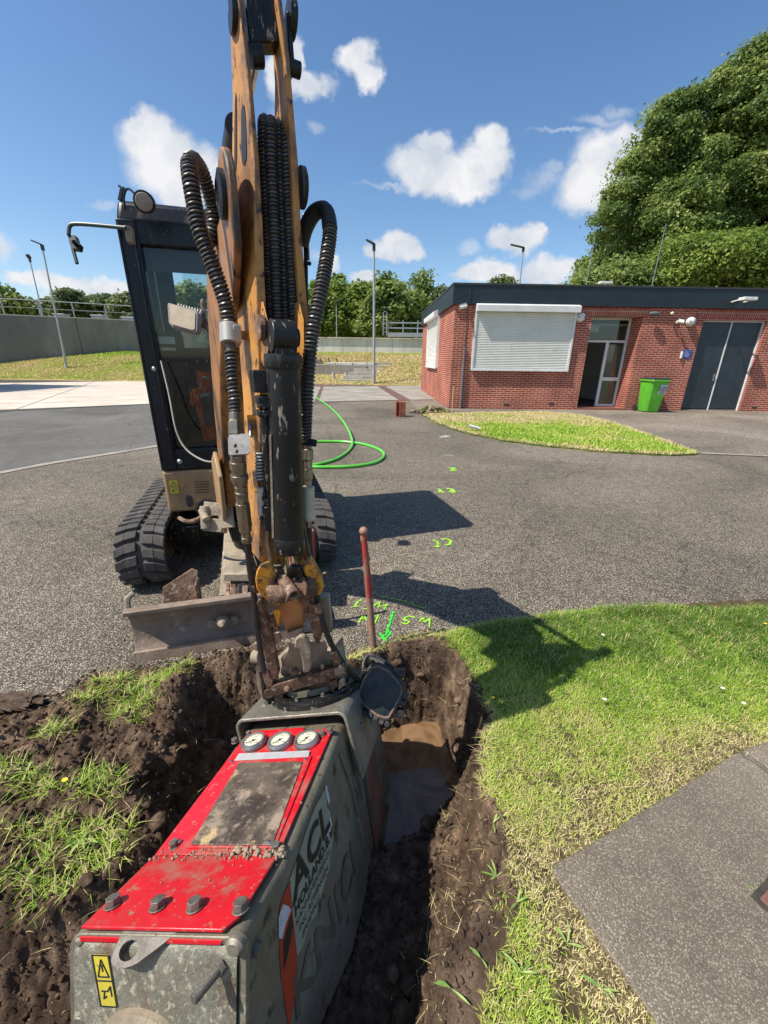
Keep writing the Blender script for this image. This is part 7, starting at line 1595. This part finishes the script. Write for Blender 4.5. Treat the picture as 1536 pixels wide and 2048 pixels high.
# ================================================================= PRESS TOOL IN THE HOLE
m_red = mat('red_paint', (.62, .012, .022), (.50, .010, .020), 7, 6, .30, bump=.12, bscale=90, dirt=((.34, .10, .07), 7, .48, .16, .75), dirt2=((.28, .19, .13), 50, .585, .08, .9), coat=.15)
m_tool = mat('worn_green_steel', (.25, .225, .17), (.15, .135, .10), 7, 7, .45, metal=.35, bump=.4, bscale=50, dirt=((.36, .31, .22), 10, .56, .16, .85), dirt2=((.10, .07, .045), 28, .60, .1, .8))
m_face = mat('worn_grey_face', (.33, .315, .25), (.22, .21, .165), 11, 8, .30, metal=.35, bump=1.0, bscale=140, bdist=.004, dirt=((.44, .385, .27), 90, .50, .16, .9), dirt2=((.17, .11, .07), 9, .50, .18, .85), stretch=(1, 1, .6))
m_side = mat('olive_side', (.125, .108, .076), (.18, .158, .112), 6, 7, .6, bump=.5, bscale=40, dirt=((.17, .10, .06), 4.5, .50, .2, .8), dirt2=((.030, .024, .018), 16, .55, .12, .8))
m_rb = mat('rust_brown', (.17, .07, .035), (.24, .12, .07), 7, 7, .8, bump=.5, bscale=40, dirt=((.08, .06, .04), 14, .56, .14, .9))
m_dirtyglass = mat('dirty_window', (.050, .038, .030), (.15, .115, .085), 10, 8, .22, bump=1.0, bscale=110, bdist=.003, dirt=((.30, .235, .17), 18, .49, .16, .5), dirt2=((.50, .37, .19), 7.5, .57, .10, .8), spec=.6)
m_bolt = mat('bolt_steel', (.13, .115, .10), (.21, .185, .16), 30, 6, .5, metal=.5, bump=.4, bscale=120, dirt=((.30, .24, .18), 50, .6, .1, .9))
Ob = V(-.4404, .4695, .4356); hdg = R_(10.5); pit = R_(18.1); rol = R_(13.7)
ea = V(math.cos(hdg), -math.sin(hdg), 0); eb0 = V(math.sin(hdg), math.cos(hdg), 0); eb = (eb0 * math.cos(pit) - UZ * math.sin(pit)); ez = (eb0 * math.sin(pit) + UZ * math.cos(pit))
ea, ez = ea * math.cos(rol) + ez * math.sin(rol), ez * math.cos(rol) - ea * math.sin(rol)
def BX(a, b, z=0.0): return Ob + ea * (a + .19 * min(z, 0) * max(0, 1 - max(b, 0) / .45)) + eb * b + ez * z
TL = thing('hydraulic_press', 'heavy red topped steel press tool hanging from the excavator into the hole', 'machine', (BX(0, .5, -.6).x, BX(0, .5, -.6).y, -.5))
W2, HH = .192, .55; L_B = .625; L_E = 1.0; L_X = 1.16
topz = lambda b: float(np.interp(b, [0, .19, L_B, L_E, L_E + .16], [-.002, -.032, .014, .014, -.07]))
def side_a(b, z):      # lateral position of the right wall: it leans out towards the far end
    t = min(max(-(z + .03) / (HH - .03), 0), 1); return W2
# body : rounded upper corners, straight left wall, leaning right wall
bs = [0, .06, .19, .32, .45, .55, L_B, .8, .92, L_E, L_X]; rr = .028; mb = MB(); rows = []
for b in bs:
    z0 = topz(b) - .004; row = [BX(-W2, b, -HH), BX(-W2, b, z0 - rr)] + [BX(-W2 + rr - rr * math.cos(t), b, z0 - rr + rr * math.sin(t)) for t in (math.pi / 8, math.pi / 4, 3 * math.pi / 8, math.pi / 2)]
    row += [BX(W2 - rr + rr * math.sin(t), b, z0 - rr + rr * math.cos(t)) for t in (0, math.pi / 8, math.pi / 4, 3 * math.pi / 8)]
    for z in (z0 - rr, -.12, -.22, -.34, -.46, -HH): row.append(BX(side_a(b, z), b, z))
    rows.append(row)
n = len(rows[0]); mb.v = [p for r in rows for p in r]
mb.f = [(i * n + k, i * n + (k + 1) % n, (i + 1) * n + (k + 1) % n, (i + 1) * n + k) for i in range(len(bs) - 1) for k in range(n)] + [tuple(range(n - 1, -1, -1)), tuple(range((len(bs) - 1) * n, len(bs) * n))]
body = mb.build('body', m_side, TL, smooth=40)
# front frame lip with rounded corners and the recessed face inside
def rrect(w, h, r, zt, b, n=6):
    P = []
    for cx, cz, a0 in ((w - r, zt - r, 0), (-w + r, zt - r, 90), (-w + r, zt - h + r, 180), (w - r, zt - h + r, 270)):
        for i in range(n + 1): a = R_(a0 + 90 * i / n); P.append(BX(cx + r * math.cos(a), b, cz + r * math.sin(a)))
    return P
o = rrect(W2 + .008, HH, .034, -.008, -.012); i_ = rrect(W2 - .008, HH - .03, .026, -.022, -.012); o2 = rrect(W2 + .008, HH, .034, -.008, .004); i2 = rrect(W2 - .008, HH - .03, .026, -.022, .004)
mb = MB(); n = len(o); mb.v = o + i_ + o2 + i2; mb.f = [f for k in range(n) for f in ((k, (k + 1) % n, n + (k + 1) % n, n + k), (2 * n + (k + 1) % n, 2 * n + k, 3 * n + k, 3 * n + (k + 1) % n), ((k + 1) % n, k, 2 * n + k, 2 * n + (k + 1) % n), (n + k, n + (k + 1) % n, 3 * n + (k + 1) % n, 3 * n + k))]
mb.build('front_frame', m_tool, TL, bevel=.002)
P = rrect(W2 - .007, HH - .03, .026, -.021, -.004); MB().prism(P, eb, .006).build('front_face', m_face, TL, smooth=0)
# plate rolling over at the top of the face
mb = MB(); m_ = 9; vs = []
for i in range(m_):
    t = i / (m_ - 1) * math.pi / 2; 
    for a in (-W2 + .009, W2 - .0085): vs.append(BX(a, -.004 - .014 * math.sin(t), -.024 - .035 * (1 - math.cos(t))))
vs += [BX(-W2 + .012, -.018, -HH + .04), BX(W2 - .012, -.018, -HH + .04)]
mb.add(vs, [(2 * i, 2 * i + 1, 2 * i + 3, 2 * i + 2) for i in range(m_)]); mb.build('face_bulge', m_face, TL, smooth=60)
# red cover plates
Wr = .170
def cover(b0_, b1_, zf, th, nm, corner=.0):
    P = [BX(-Wr, b0_ + corner, zf(b0_)), BX(-Wr + .0, b0_, zf(b0_)), BX(Wr - corner, b0_, zf(b0_)), BX(Wr, b0_ + corner * 1.4, zf(b0_ + corner)), BX(Wr, b1_, zf(b1_)), BX(-Wr, b1_, zf(b1_))]
    return MB().prism(P[1:], ez, th)
zf = lambda b: topz(b) + .002
c1_ = cover(-.012, .188, zf, .007, '', .02).build('near_cover', m_red, TL, bevel=.002)
mb = MB().prism([BX(-Wr, -.009, -.013), BX(-.06, -.009, -.013), BX(-.065, -.009, -.021), BX(-Wr, -.009, -.021)], -eb, .006); mb.prism([BX(.0, -.009, -.013), BX(Wr - .02, -.009, -.013), BX(Wr - .025, -.009, -.020), BX(.0, -.009, -.020)], -eb, .006); mb.build('cover_lip', m_red, c1_, smooth=0)
c2_ = MB().prism([BX(-Wr, .192, zf(.192)), BX(Wr, .192, zf(.192)), BX(Wr, L_B + .02, zf(L_B)), BX(.06, L_B + .02, zf(L_B)), BX(.055, L_B + .04, zf(L_B)), BX(-Wr + .03, L_B + .04, zf(L_B)), BX(-Wr + .01, L_B + .01, zf(L_B))], ez, .007).build('far_cover', m_red, TL, bevel=.002)
fpn = (BX(Wr, .192, zf(.192)) - BX(-Wr, .192, zf(.192))).cross(BX(-Wr, L_B, zf(L_B)) - BX(-Wr, .192, zf(.192))).normalized()
if fpn.z < 0: fpn = -fpn
fp0 = BX(0, .192, zf(.192)) + fpn * .007
def FP(u, v, off=0.0): return PL(u, v, fp0 + fpn * off, fpn)
def flatq(px, off, th, nm, m, par, bevel=.001): return MB().prism([FP(u, v, off) for u, v in px], fpn, th).build(nm, m, par, bevel=bevel)
fr_ = flatq([(372, 1697), (551, 1697), (624, 1514), (620, 1511), (468, 1520), (464, 1523)], .0005, .004, 'window_frame', m_red, c2_, .0015)
flatq([(382, 1690), (545, 1692), (606, 1524), (478, 1527)], .005, .003, 'dirty_window', m_dirtyglass, c2_, .001)
flatq([(469, 1522), (617, 1514), (620, 1502), (478, 1508)], .005, .0025, 'grey_strip', mat('strip_grey', (.42, .42, .43), (.34, .34, .35), 20, 5, .4), c2_, .0006)
def hexbolt(p, nn, r, h, par, m=m_bolt, rot=.3):
    x, y, z = frame(nn, ea); mb = MB(); P = [p + (x * math.cos(rot + i * math.pi / 3) + y * math.sin(rot + i * math.pi / 3)) * r for i in range(6)]
    mb.lathe(p, nn, [(r * 1.15, 0), (r * 1.15, h * .15), (r * .9, h * .16)], 20); mb.prism([q + nn * h * .15 for q in P], nn, h * .85); return mb.build('bolt', m, par, bevel=.0022)
for u, v in ((226, 1806), (316, 1810), (390, 1812), (482, 1815)):
    p0_ = BX(0, 0, zf(0)) + ez * .007; npn = (BX(1, 0, zf(0)) - BX(0, 0, zf(0))).cross(BX(0, .19, zf(.19)) - BX(0, 0, zf(0))).normalized(); hexbolt(PL(u, v + 4, p0_, npn), npn if npn.z > 0 else -npn, .015, .016, c1_, rot=random.random())
for u, v, r in ((349, 1692, .011), (553, 1697, .011), (470, 1484, .011), (644, 1470, .011), (498, 1470, .009), (660, 1463, .010)): hexbolt(FP(u, v), fpn, r, .014, c2_, rot=random.random())
for u, v in ((463, 1523), (611, 1519), (358, 1683), (538, 1686)): MB().lathe(FP(u, v, .005), fpn, [(.006, 0), (.0055, .003), (.002, .005)], 12).build('rivet', m_chr, c2_)
m_gface = mat('gauge_face', (.66, .63, .48), (.58, .55, .42), 20, 4, .4)
for k, (u, v) in enumerate(((508, 1488), (561, 1487), (614, 1484))):
    c = FP(u, v, .001); gR = .0395
    ga = MB().lathe(c, fpn, [(gR + .003, 0), (gR + .003, .012), (gR, .018), (gR - .006, .018), (gR - .007, .012)], 36).build('pressure_gauge', m_steel, c2_)
    MB().cyl(c + fpn * .006, c + fpn * .0125, gR - .005, n=36).build('dial', m_gface, ga)
    mb = MB(); X_ = (ea - fpn * ea.dot(fpn)).normalized(); Y_ = fpn.cross(X_); rot = .3
    for i in range(13):
        a = math.pi * (-.25 + 1.5 * i / 12) + rot; r0, r1 = gR * .68, gR * .78; p = c + fpn * .0135; d_ = X_ * math.cos(a) + Y_ * math.sin(a); mb.bar(p + d_ * r0, p + d_ * r1, .0008, .0012 + .001 * (i % 3 == 0), hint=fpn)
    a = 3.7 + k * .2; d_ = X_ * math.cos(a) + Y_ * math.sin(a); p = c + fpn * .0138; mb.bar(p - d_ * gR * .3, p + d_ * gR * .62, .001, .0018, hint=fpn); mb.cyl(p, p + fpn * .002, .004, n=12)
    for tx, ox, oy in (('0', -.022, -.012), ('100', -.006, .018), ('200', .010, -.012), ('bar', -.007, -.014)): text_mb(tx, .008, p + X_ * ox + Y_ * oy, X_, Y_, mb=mb)
    mb.build('scale', m_ink, ga, smooth=0)
# mud crumbs in the crease and on the covers
g = np.random.default_rng(91); m = 900; av = g.uniform(-Wr, Wr + .02, m); bv = np.where(g.random(m) < .75, .19 + g.normal(0, .010, m), g.uniform(.0, .6, m)); bv = np.where((av > Wr * .85) & (g.random(m) < .5), .19 + g.normal(0, .02, m), bv)
r = (.0009 + .0055 * g.random(m) ** 6) * np.where((np.abs(bv - .19) < .02) & (av > .05), 1.2, .6); vs = []
for i in range(m):
    c = BX(av[i], bv[i], topz(bv[i]) + .0095 + r[i] * .5); q = iv * r[i] * g.uniform(.5, 1.4, (1, 3)) * np.array([1, 1, .6]) * g.uniform(.5, 1.35, (len(iv), 1)); vs.append(q + np.array(c[:]))
cr_ = npmesh('mud_crumbs', np.concatenate(vs), (if_[None] + (np.arange(m) * len(iv))[:, None, None]).reshape(-1, 3), mat('dry_mud', (.34, .26, .18), (.24, .17, .12), 60, 4, .95)); cr_.parent = TL; cr_.matrix_parent_inverse = Matrix.Translation(-TL.location); cr_['kind'] = 'stuff'
# lifting eye : plate with a real hole, standing off the face
nl = (ez * .80 - eb * .60).normalized(); pl0 = BX(0, -.014, -.022)
def LP(u, v, off=0): return PL(u, v, pl0 + nl * off, nl)
px = [(252, 1860), (362, 1862), (352, 1872), (316, 1900), (280, 1927), (268, 1933), (254, 1937), (240, 1936), (231, 1932), (227, 1924), (229, 1913), (236, 1895)]
hc = LP(262, 1902)
holed_plate([LP(u, v) for u, v in px], [(hc, .020, .0145)], nl if nl.z > 0 else -nl, .016, 'lifting_eye', m_bolt, TL, 28, .002)
MB().bar(LP(255, 1860), LP(362, 1862), .014, .012, hint=nl).build('weld_bead', m_tool, TL, bevel=.004)
# threaded stud, corner disc, port flange
p0 = PL(444, 1930, BX(0, -.018, -.1), eb); sax = (-eb * .93 - ea * .36).normalized(); mb = MB(); mb.cyl(p0, p0 + sax * .060, .0085, n=20); mb.cyl(p0, p0 + sax * .010, .014, n=6)
for i in range(16): mb.cyl(p0 + sax * (.012 + i * .003), p0 + sax * (.0132 + i * .003), .0093, n=20)
mb.build('threaded_stud', m_bolt, TL, bevel=.0008)
p = PL(472, 1888, BX(0, -.018, -.1), eb); MB().lathe(p, -eb, [(.018, 0), (.018, .006), (.012, .012)], 20).build('corner_plug', m_tool, TL)
p = PL(161, 1880, BX(0, -.008, -.1), eb); MB().lathe(p, -eb, [(.010, 0), (.010, .005), (.006, .008)], 16).build('corner_plug', m_tool, TL)
p = PL(166, 2035, BX(0, -.008, -.1), eb); MB().lathe(p, -eb, [(.018, 0), (.018, .006), (.012, .012)], 20).build('corner_plug', m_tool, TL)
p = PL(292, 2118, BX(0, -.018, -.3), eb); MB().lathe(p, -eb, [(.105, 0), (.105, .012), (.090, .020), (.088, .075), (.080, .082), (.070, .082), (.068, .03)], 48).build('port_flange', m_dust, TL)
c = PL(210, 1960, BX(0, -.0182, -.1), eb); sticker(c, .038, .105, ea, ez, -eb, TL)
# bolt on the side, seam strips, decals following the leaning wall
def SD(b, z, off=0.0):
    p = BX(side_a(b, z), b, z); q = BX(side_a(b + .01, z), b + .01, z) - p; r = BX(side_a(b, z - .01), b, z - .01) - p; nn = r.cross(q).normalized(); nn = nn if nn.dot(ea) > 0 else -nn; return p + nn * off, nn
p, nn = SD(.03, -.075, .0); hexbolt(p, nn, .013, .016, TL)
mb = MB()
for b0_, z0_, b1_, z1_, w in ((.60, -.04, .66, -.22, .012), (.66, -.22, .68, -.46, .012), (.72, -.03, .74, -.30, .02), (.80, -.03, .82, -.45, .016)):
    a, n0 = SD(b0_, z0_, .004); b_, n1 = SD(b1_, z1_, .004); mb.bar(a, b_, .008, w, hint=n0)
mb.build('side_rib', m_tool, TL, bevel=.002)
mb = MB(); vs = []
for b in (.80, .9, L_E + .004):
    for z in (-.02, -.2, -.4, -HH - .004): vs.append(SD(b, z, .004)[0])
mb.add(vs, [(i * 4 + k, i * 4 + k + 1, i * 4 + k + 5, i * 4 + k + 4) for i in range(2) for k in range(3)]); mb.build('rust_panel', m_rb, TL)
def on_side(mb, off, nm, m, par=None, solid=None):
    """mb verts given as (b, z, 0) local; moved onto the wall"""
    mb.v = [SD(p.x, p.y, off + p.z)[0] for p in mb.v]; return mb.build(nm, m, par or TL, smooth=0)
m_dec = mat('decal_pale', (.30, .30, .24), (.24, .24, .19), 20, 6, .6, dirt=((.12, .11, .08), 16, .58, .12, .8)); m_decw = mat('decal_white', (.55, .56, .62), (.42, .43, .47), 50, 5, .6); m_decr = mat('decal_red', (.42, .045, .02), (.33, .04, .02), 9, 5, .5); m_inkd = mat('ink_dark', (.012, .012, .010))
def poly_side(pts, off, nm, m, par=None):
    # fan from the centroid, subdivided so that it follows the wall
    mb = MB(); c = V(sum(p[0] for p in pts) / len(pts), sum(p[1] for p in pts) / len(pts), 0); P = [V(p[0], p[1], 0) for p in pts]; n = len(P); vs = [c] + [c.lerp(p, .5) for p in P] + P
    mb.add(vs, [(0, 1 + i, 1 + (i + 1) % n) for i in range(n)] + [(1 + i, 1 + n + i, 1 + n + (i + 1) % n, 1 + (i + 1) % n) for i in range(n)]); return on_side(mb, off, nm, m, par)
dec = poly_side([(.19, -.085), (.24, -.075), (.30, -.055), (.36, -.045), (.44, -.050), (.455, -.075), (.44, -.10), (.455, -.13), (.44, -.17), (.45, -.20), (.42, -.22), (.40, -.25), (.36, -.26), (.30, -.285), (.27, -.275), (.23, -.29), (.20, -.285)], .0022, 'company_decal', m_dec)
poly_side([(.135, -.10), (.16, -.088), (.187, -.09), (.196, -.20), (.198, -.30), (.185, -.345), (.17, -.375), (.15, -.395), (.14, -.33), (.13, -.25), (.128, -.16)], .0026, 'red_stripe', m_decr, dec)
poly_side([(.128, -.115), (.150, -.105), (.175, -.135), (.186, -.155), (.16, -.16), (.14, -.175), (.126, -.16)], .0034, 'torn_patch', m_decw, dec)
poly_side([(.145, -.19), (.186, -.165), (.190, -.20), (.16, -.235), (.14, -.25)], .0034, 'black_wedge', m_inkd, dec)
poly_side([(.445, -.045), (.46, -.05), (.465, -.10), (.452, -.105), (.447, -.08)], .0034, 'torn_patch', m_decw, dec)
poly_side([(.40, -.150), (.45, -.135), (.452, -.165), (.42, -.175)], .0034, 'torn_patch', m_decw, dec)
def txt(s_, size, b, z, sx=1.0, off=.0045, m=m_inkd, bold=.0, nm='lettering', par=dec, rot=0.0, shear=0.0):
    X = V(math.cos(rot), math.sin(rot), 0); Y_ = V(-math.sin(rot), math.cos(rot), 0); mb = text_mb(s_, size, V(b, z, 0), X, Y_, bold=bold, sx=sx, shear=shear); on_side(mb, off, nm, m, par)
txt('ACL', .115, .198, -.155, 1.12, bold=.003); txt('HOLLAND.B.V.', .037, .200, -.190, 1.05, bold=.0008); txt('KANNEMERSBERGU', .023, .203, -.216, 1.05); txt('INC ACEBNGEN', .024, .215, -.243, 1.0); txt('BNAMNG', .024, .225, -.270, .95, shear=.3)
m_ghost = mat('ghost_paint', (.085, .073, .05), (.12, .10, .07), 20); txt('KNICI', .15, .17, -.42, 1.05, m=m_ghost, bold=.002, off=.003)
# saddle: bent plate over the far end, with legs down both sides
def saddle(b0_, b1_):
    z_t = .066; th = .012; wi = .205; prof = []; rO = .035
    outer = [(-wi - th, -.16), (-wi - th, z_t - rO)] + [(-wi - th + rO - rO * math.cos(t), z_t - rO + rO * math.sin(t)) for t in (.4, .8, 1.2, 1.57)] + [(wi + th - rO + rO * math.sin(t), z_t - rO + rO * math.cos(t)) for t in (0, .4, .8, 1.2)] + [(wi + th, z_t - rO), (wi + th + .012, -.20)]
    inner = [(-wi, -.16), (-wi, z_t - rO)] + [(-wi + (rO - th) - (rO - th) * math.cos(t), z_t - rO + (rO - th) * math.sin(t)) for t in (.4, .8, 1.2, 1.57)] + [(wi - (rO - th) + (rO - th) * math.sin(t), z_t - rO + (rO - th) * math.cos(t)) for t in (0, .4, .8, 1.2)] + [(wi, z_t - rO), (wi + .012, -.20)]
    n = len(outer); mb = MB(); F0 = lambda L_, b: [BX(a, b + (.03 if z < -.1 else 0), z) for a, z in L_]; mb.v = F0(outer, b0_) + F0(inner, b0_) + F0(outer, b1_) + F0(inner, b1_)
    for k in range(n - 1): mb.f += [(k, k + 1, n + k + 1, n + k), (2 * n + k + 1, 2 * n + k, 3 * n + k, 3 * n + k + 1), (k + 1, k, 2 * n + k, 2 * n + k + 1), (n + k, n + k + 1, 3 * n + k + 1, 3 * n + k)]
    mb.f += [(0, n, 3 * n, 2 * n), (n - 1, 3 * n - 1, 4 * n - 1, 2 * n - 1)][:1]; mb.f += [(2 * n - 1, n - 1, 3 * n - 1, 4 * n - 1)]; return mb
m_sad = mat('worn_saddle', (.30, .28, .23), (.20, .185, .15), 9, 7, .42, metal=.45, bump=.5, bscale=60, dirt=((.09, .08, .065), 7, .50, .18, .8), dirt2=((.45, .40, .32), 30, .60, .08, .9))
saddle(L_B + .045, L_E - .02).build('saddle', m_sad, TL, bevel=.003, smooth=40)
p, nn = SD(.76, -.16, .02); MB().lathe(p, nn, [(.026, -.01), (.026, .012), (.014, .014)], 22).build('saddle_bolt', m_tool, TL)
p, nn = SD(.80, -.06, .02); MB().lathe(p, nn, [(.012, -.01), (.012, .016), (.008, .018)], 16).build('saddle_bolt', m_tool, TL)
MB().box(BX(0, (L_B + L_E) / 2 + .04, -.10), (.36, L_E - L_B - .10, .14), (ea, eb, ez)).build('inner_block', mat('inner_dark', (.05, .02, .018), (.03, .02, .018), 10), TL)
rc_ = BX(.035, .88, .078)
mb = MB().lathe(rc_ - ez * .012, ez, [(.185, 0), (.188, .006), (.188, .016), (.170, .018), (.168, .026), (.150, .028), (.148, .022), (.05, .022)], 56); mb.build('slewing_ring', m_blk, TL)
mb = MB().lathe(rc_ + ez * .015, ez, [(.135, 0), (.135, .022), (.12, .028), (.04, .030)], 40); mb.build('ring_hub', m_tool, TL)
for k in range(10):
    a = k * math.pi / 5 + .2; hexbolt(rc_ + (ea * math.cos(a) + eb * math.sin(a)) * .158 + ez * .016, ez, .008, .010, TL)
# uprights between ring and hitch
for s_ in (-1, 1): MB().hexa([rc_ + ea * (s_ * .10 + x) + eb * y + ez * z for z, ex in ((.03, 0), (.16, 0)) for x, y in ((-.012, -.09), (.012, -.09), (.012, .10), (-.012, .10))]).build('upright', m_dust, TL, bevel=.003)
MB().box(rc_ + ez * .09 + eb * .02, (.2, .10, .10), (ea, eb, ez)).build('hub_block', m_rust, TL, bevel=.006)

# ---- square rugged lamp beside the tool
dl = 1.62; Fp = [(708, 1392), (722, 1412), (752, 1437), (770, 1444), (780, 1443), (800, 1408), (811, 1382), (809, 1370), (780, 1336), (755, 1324), (740, 1328), (722, 1356)]
cL = V(0, 0, 0); 
pL0 = D(760, 1385, dl); nL = (-cf * .85 + UZ * .35 - V(.15, 0, 0)).normalized()
def TP(u, v, off=0.0): return PL(u, v, pL0 + nL * off, nL)
LM = thing('square_lamp', 'square black rugged lamp with a dirty dark glass beside the water filled hole', 'lamp', pL0 - UZ * .15)
m_lamp = mat('lamp_black', (.016, .016, .018), (.03, .03, .032), 20, 5, .45, bump=.3, bscale=60, dirt=((.12, .10, .09), 24, .58, .1, .85))
MB().prism([TP(u, v) for u, v in Fp], -nL, .05).build('housing', m_lamp, LM, bevel=.006)
cc = (760, 1383); ins = [(cc[0] + (u - cc[0]) * .90, cc[1] + (v - cc[1]) * .90) for u, v in Fp]; ins2 = [(cc[0] + (u - cc[0]) * .82, cc[1] + (v - cc[1]) * .82) for u, v in Fp]
mb = MB(); n = len(ins); a = [TP(u, v, .004) for u, v in ins]; b_ = [TP(u, v, .004) for u, v in ins2]; a0 = [TP(u, v, -.002) for u, v in ins]; b0_ = [TP(u, v, -.002) for u, v in ins2]; mb.v = a + b_ + a0 + b0_
mb.f = [f for k in range(n) for f in ((k, (k + 1) % n, n + (k + 1) % n, n + k), ((k + 1) % n, k, 2 * n + k, 2 * n + (k + 1) % n), (n + k, n + (k + 1) % n, 3 * n + (k + 1) % n, 3 * n + k))]
mb.build('rim', mat('copper_rim', (.22, .14, .10), (.10, .08, .07), 14, 4, .5, metal=.3), LM, bevel=.0012)
MB().prism([TP(u, v, .001) for u, v in ins2], nL, .001).build('glass', mat('black_glass', (.008, .011, .012), (.03, .034, .032), 18, 7, .30, dirt=((.055, .052, .045), 16, .47, .2, .75), spec=.35), LM, smooth=0)
mb = MB()
def bumper(p0, p1, n_=3):
    a = TP(*p0, -.03); b_ = TP(*p1, -.03)
    for k in range(n_): mb.bar(a.lerp(b_, (k + .08) / n_), a.lerp(b_, (k + .9) / n_), .022, .058, hint=nL)
bumper((706, 1394), (724, 1420), 2); bumper((726, 1422), (782, 1449), 5); bumper((803, 1412), (814, 1384), 2); mb.build('corner_bumpers', m_lamp, LM, bevel=.004)
mb = MB(); mb.tube(smooth_path([TP(727, 1352, -.03), TP(728, 1325, -.05), TP(741, 1310, -.06), TP(775, 1328, -.05), TP(806, 1352, -.03)], 6), .008, 8); mb.bar(TP(741, 1311, -.06), TP(803, 1350, -.035), .02, .008, hint=nL); mb.build('carry_handle', m_lamp, LM)
mb = MB(); pass
for u, v, w in ((798, 1345, .05), (733, 1345, .04), (800, 1425, .035)): MB().box(TP(u, v, -.03), (w, .03, .03), (cr, cu, cf)).build('hinge', m_lamp, LM, bevel=.003)

# ---- red bars
m_rbar = mat('red_bar_paint', (.46, .035, .030), (.38, .05, .04), 12, 6, .5, bump=.3, bscale=60, dirt=((.27, .15, .10), 9, .52, .12, .85), stretch=(1, 1, .25))
m_rbar2 = mat('bar_rust', (.26, .13, .09), (.36, .20, .14), 12, 6, .7, bump=.5, bscale=80, stretch=(1, 1, .25))
kt = PY(727, 1062, 1.84); kb = V(kt.x + .085, 1.83, -.42); t = thing('steel_bar', 'thick red steel bar with a ball end standing in the hole', 'bar', V(kb.x, kb.y, -.42))
MB().tube([kt.lerp(kb, s_) for s_ in (0.0, .1, .2, .33)], [.0145, .0155, .0175, .018], 16).build('upper_shaft', m_rbar, t)
MB().tube([kt.lerp(kb, s_) for s_ in (.33, .6, 1.0)], [.0181, .018, .017], 16).build('lower_shaft', m_rbar2, t); MB().sphere(kt, .0215, 20, 14).build('ball', m_rbar2, t)
MB().cyl(kt - UZ * .028, kt - UZ * .05, .016, .015, 16).build('neck', m_rbar2, t)
kt = PY(625, 1062, 2.05); kb = G(628, 1240); kb.y = 2.02; t = thing('thin_bar', 'thin red bar standing behind the quick hitch of the excavator', 'bar', V(kt.x - .01, 2.04, 0))
MB().tube([kt, V(kt.x - .008, 2.04, 0)], .0095, 12).build('shaft', m_rbar, t); MB().sphere(kt, .0125, 14, 10).build('knob', m_rbar2, t)
# lump of earth on the asphalt, cable coil seen beside the blade
q = G(42, 1418); mb = MB(); g = random.Random(9)
for i in range(14): mb.add([V(q.x + g.uniform(-.09, .09) + p[0], q.y + g.uniform(-.03, .03) + p[1], .012 + max(0, .03 + p[2])) for p in iv * np.array([g.uniform(.02, .05), g.uniform(.02, .04), g.uniform(.015, .035)]) * np.random.default_rng(i + 50).uniform(.75, 1.25, (len(iv), 1))], [tuple(f) for f in if_])
so2 = single(mb, 'earth_lump', mat('lump_earth', (.06, .038, .024), (.13, .085, .055), 30, 6, .95, bump=.9, bscale=120), 'dark lump of earth on the asphalt at the left edge', 'earth lump', loc=q, smooth=0)
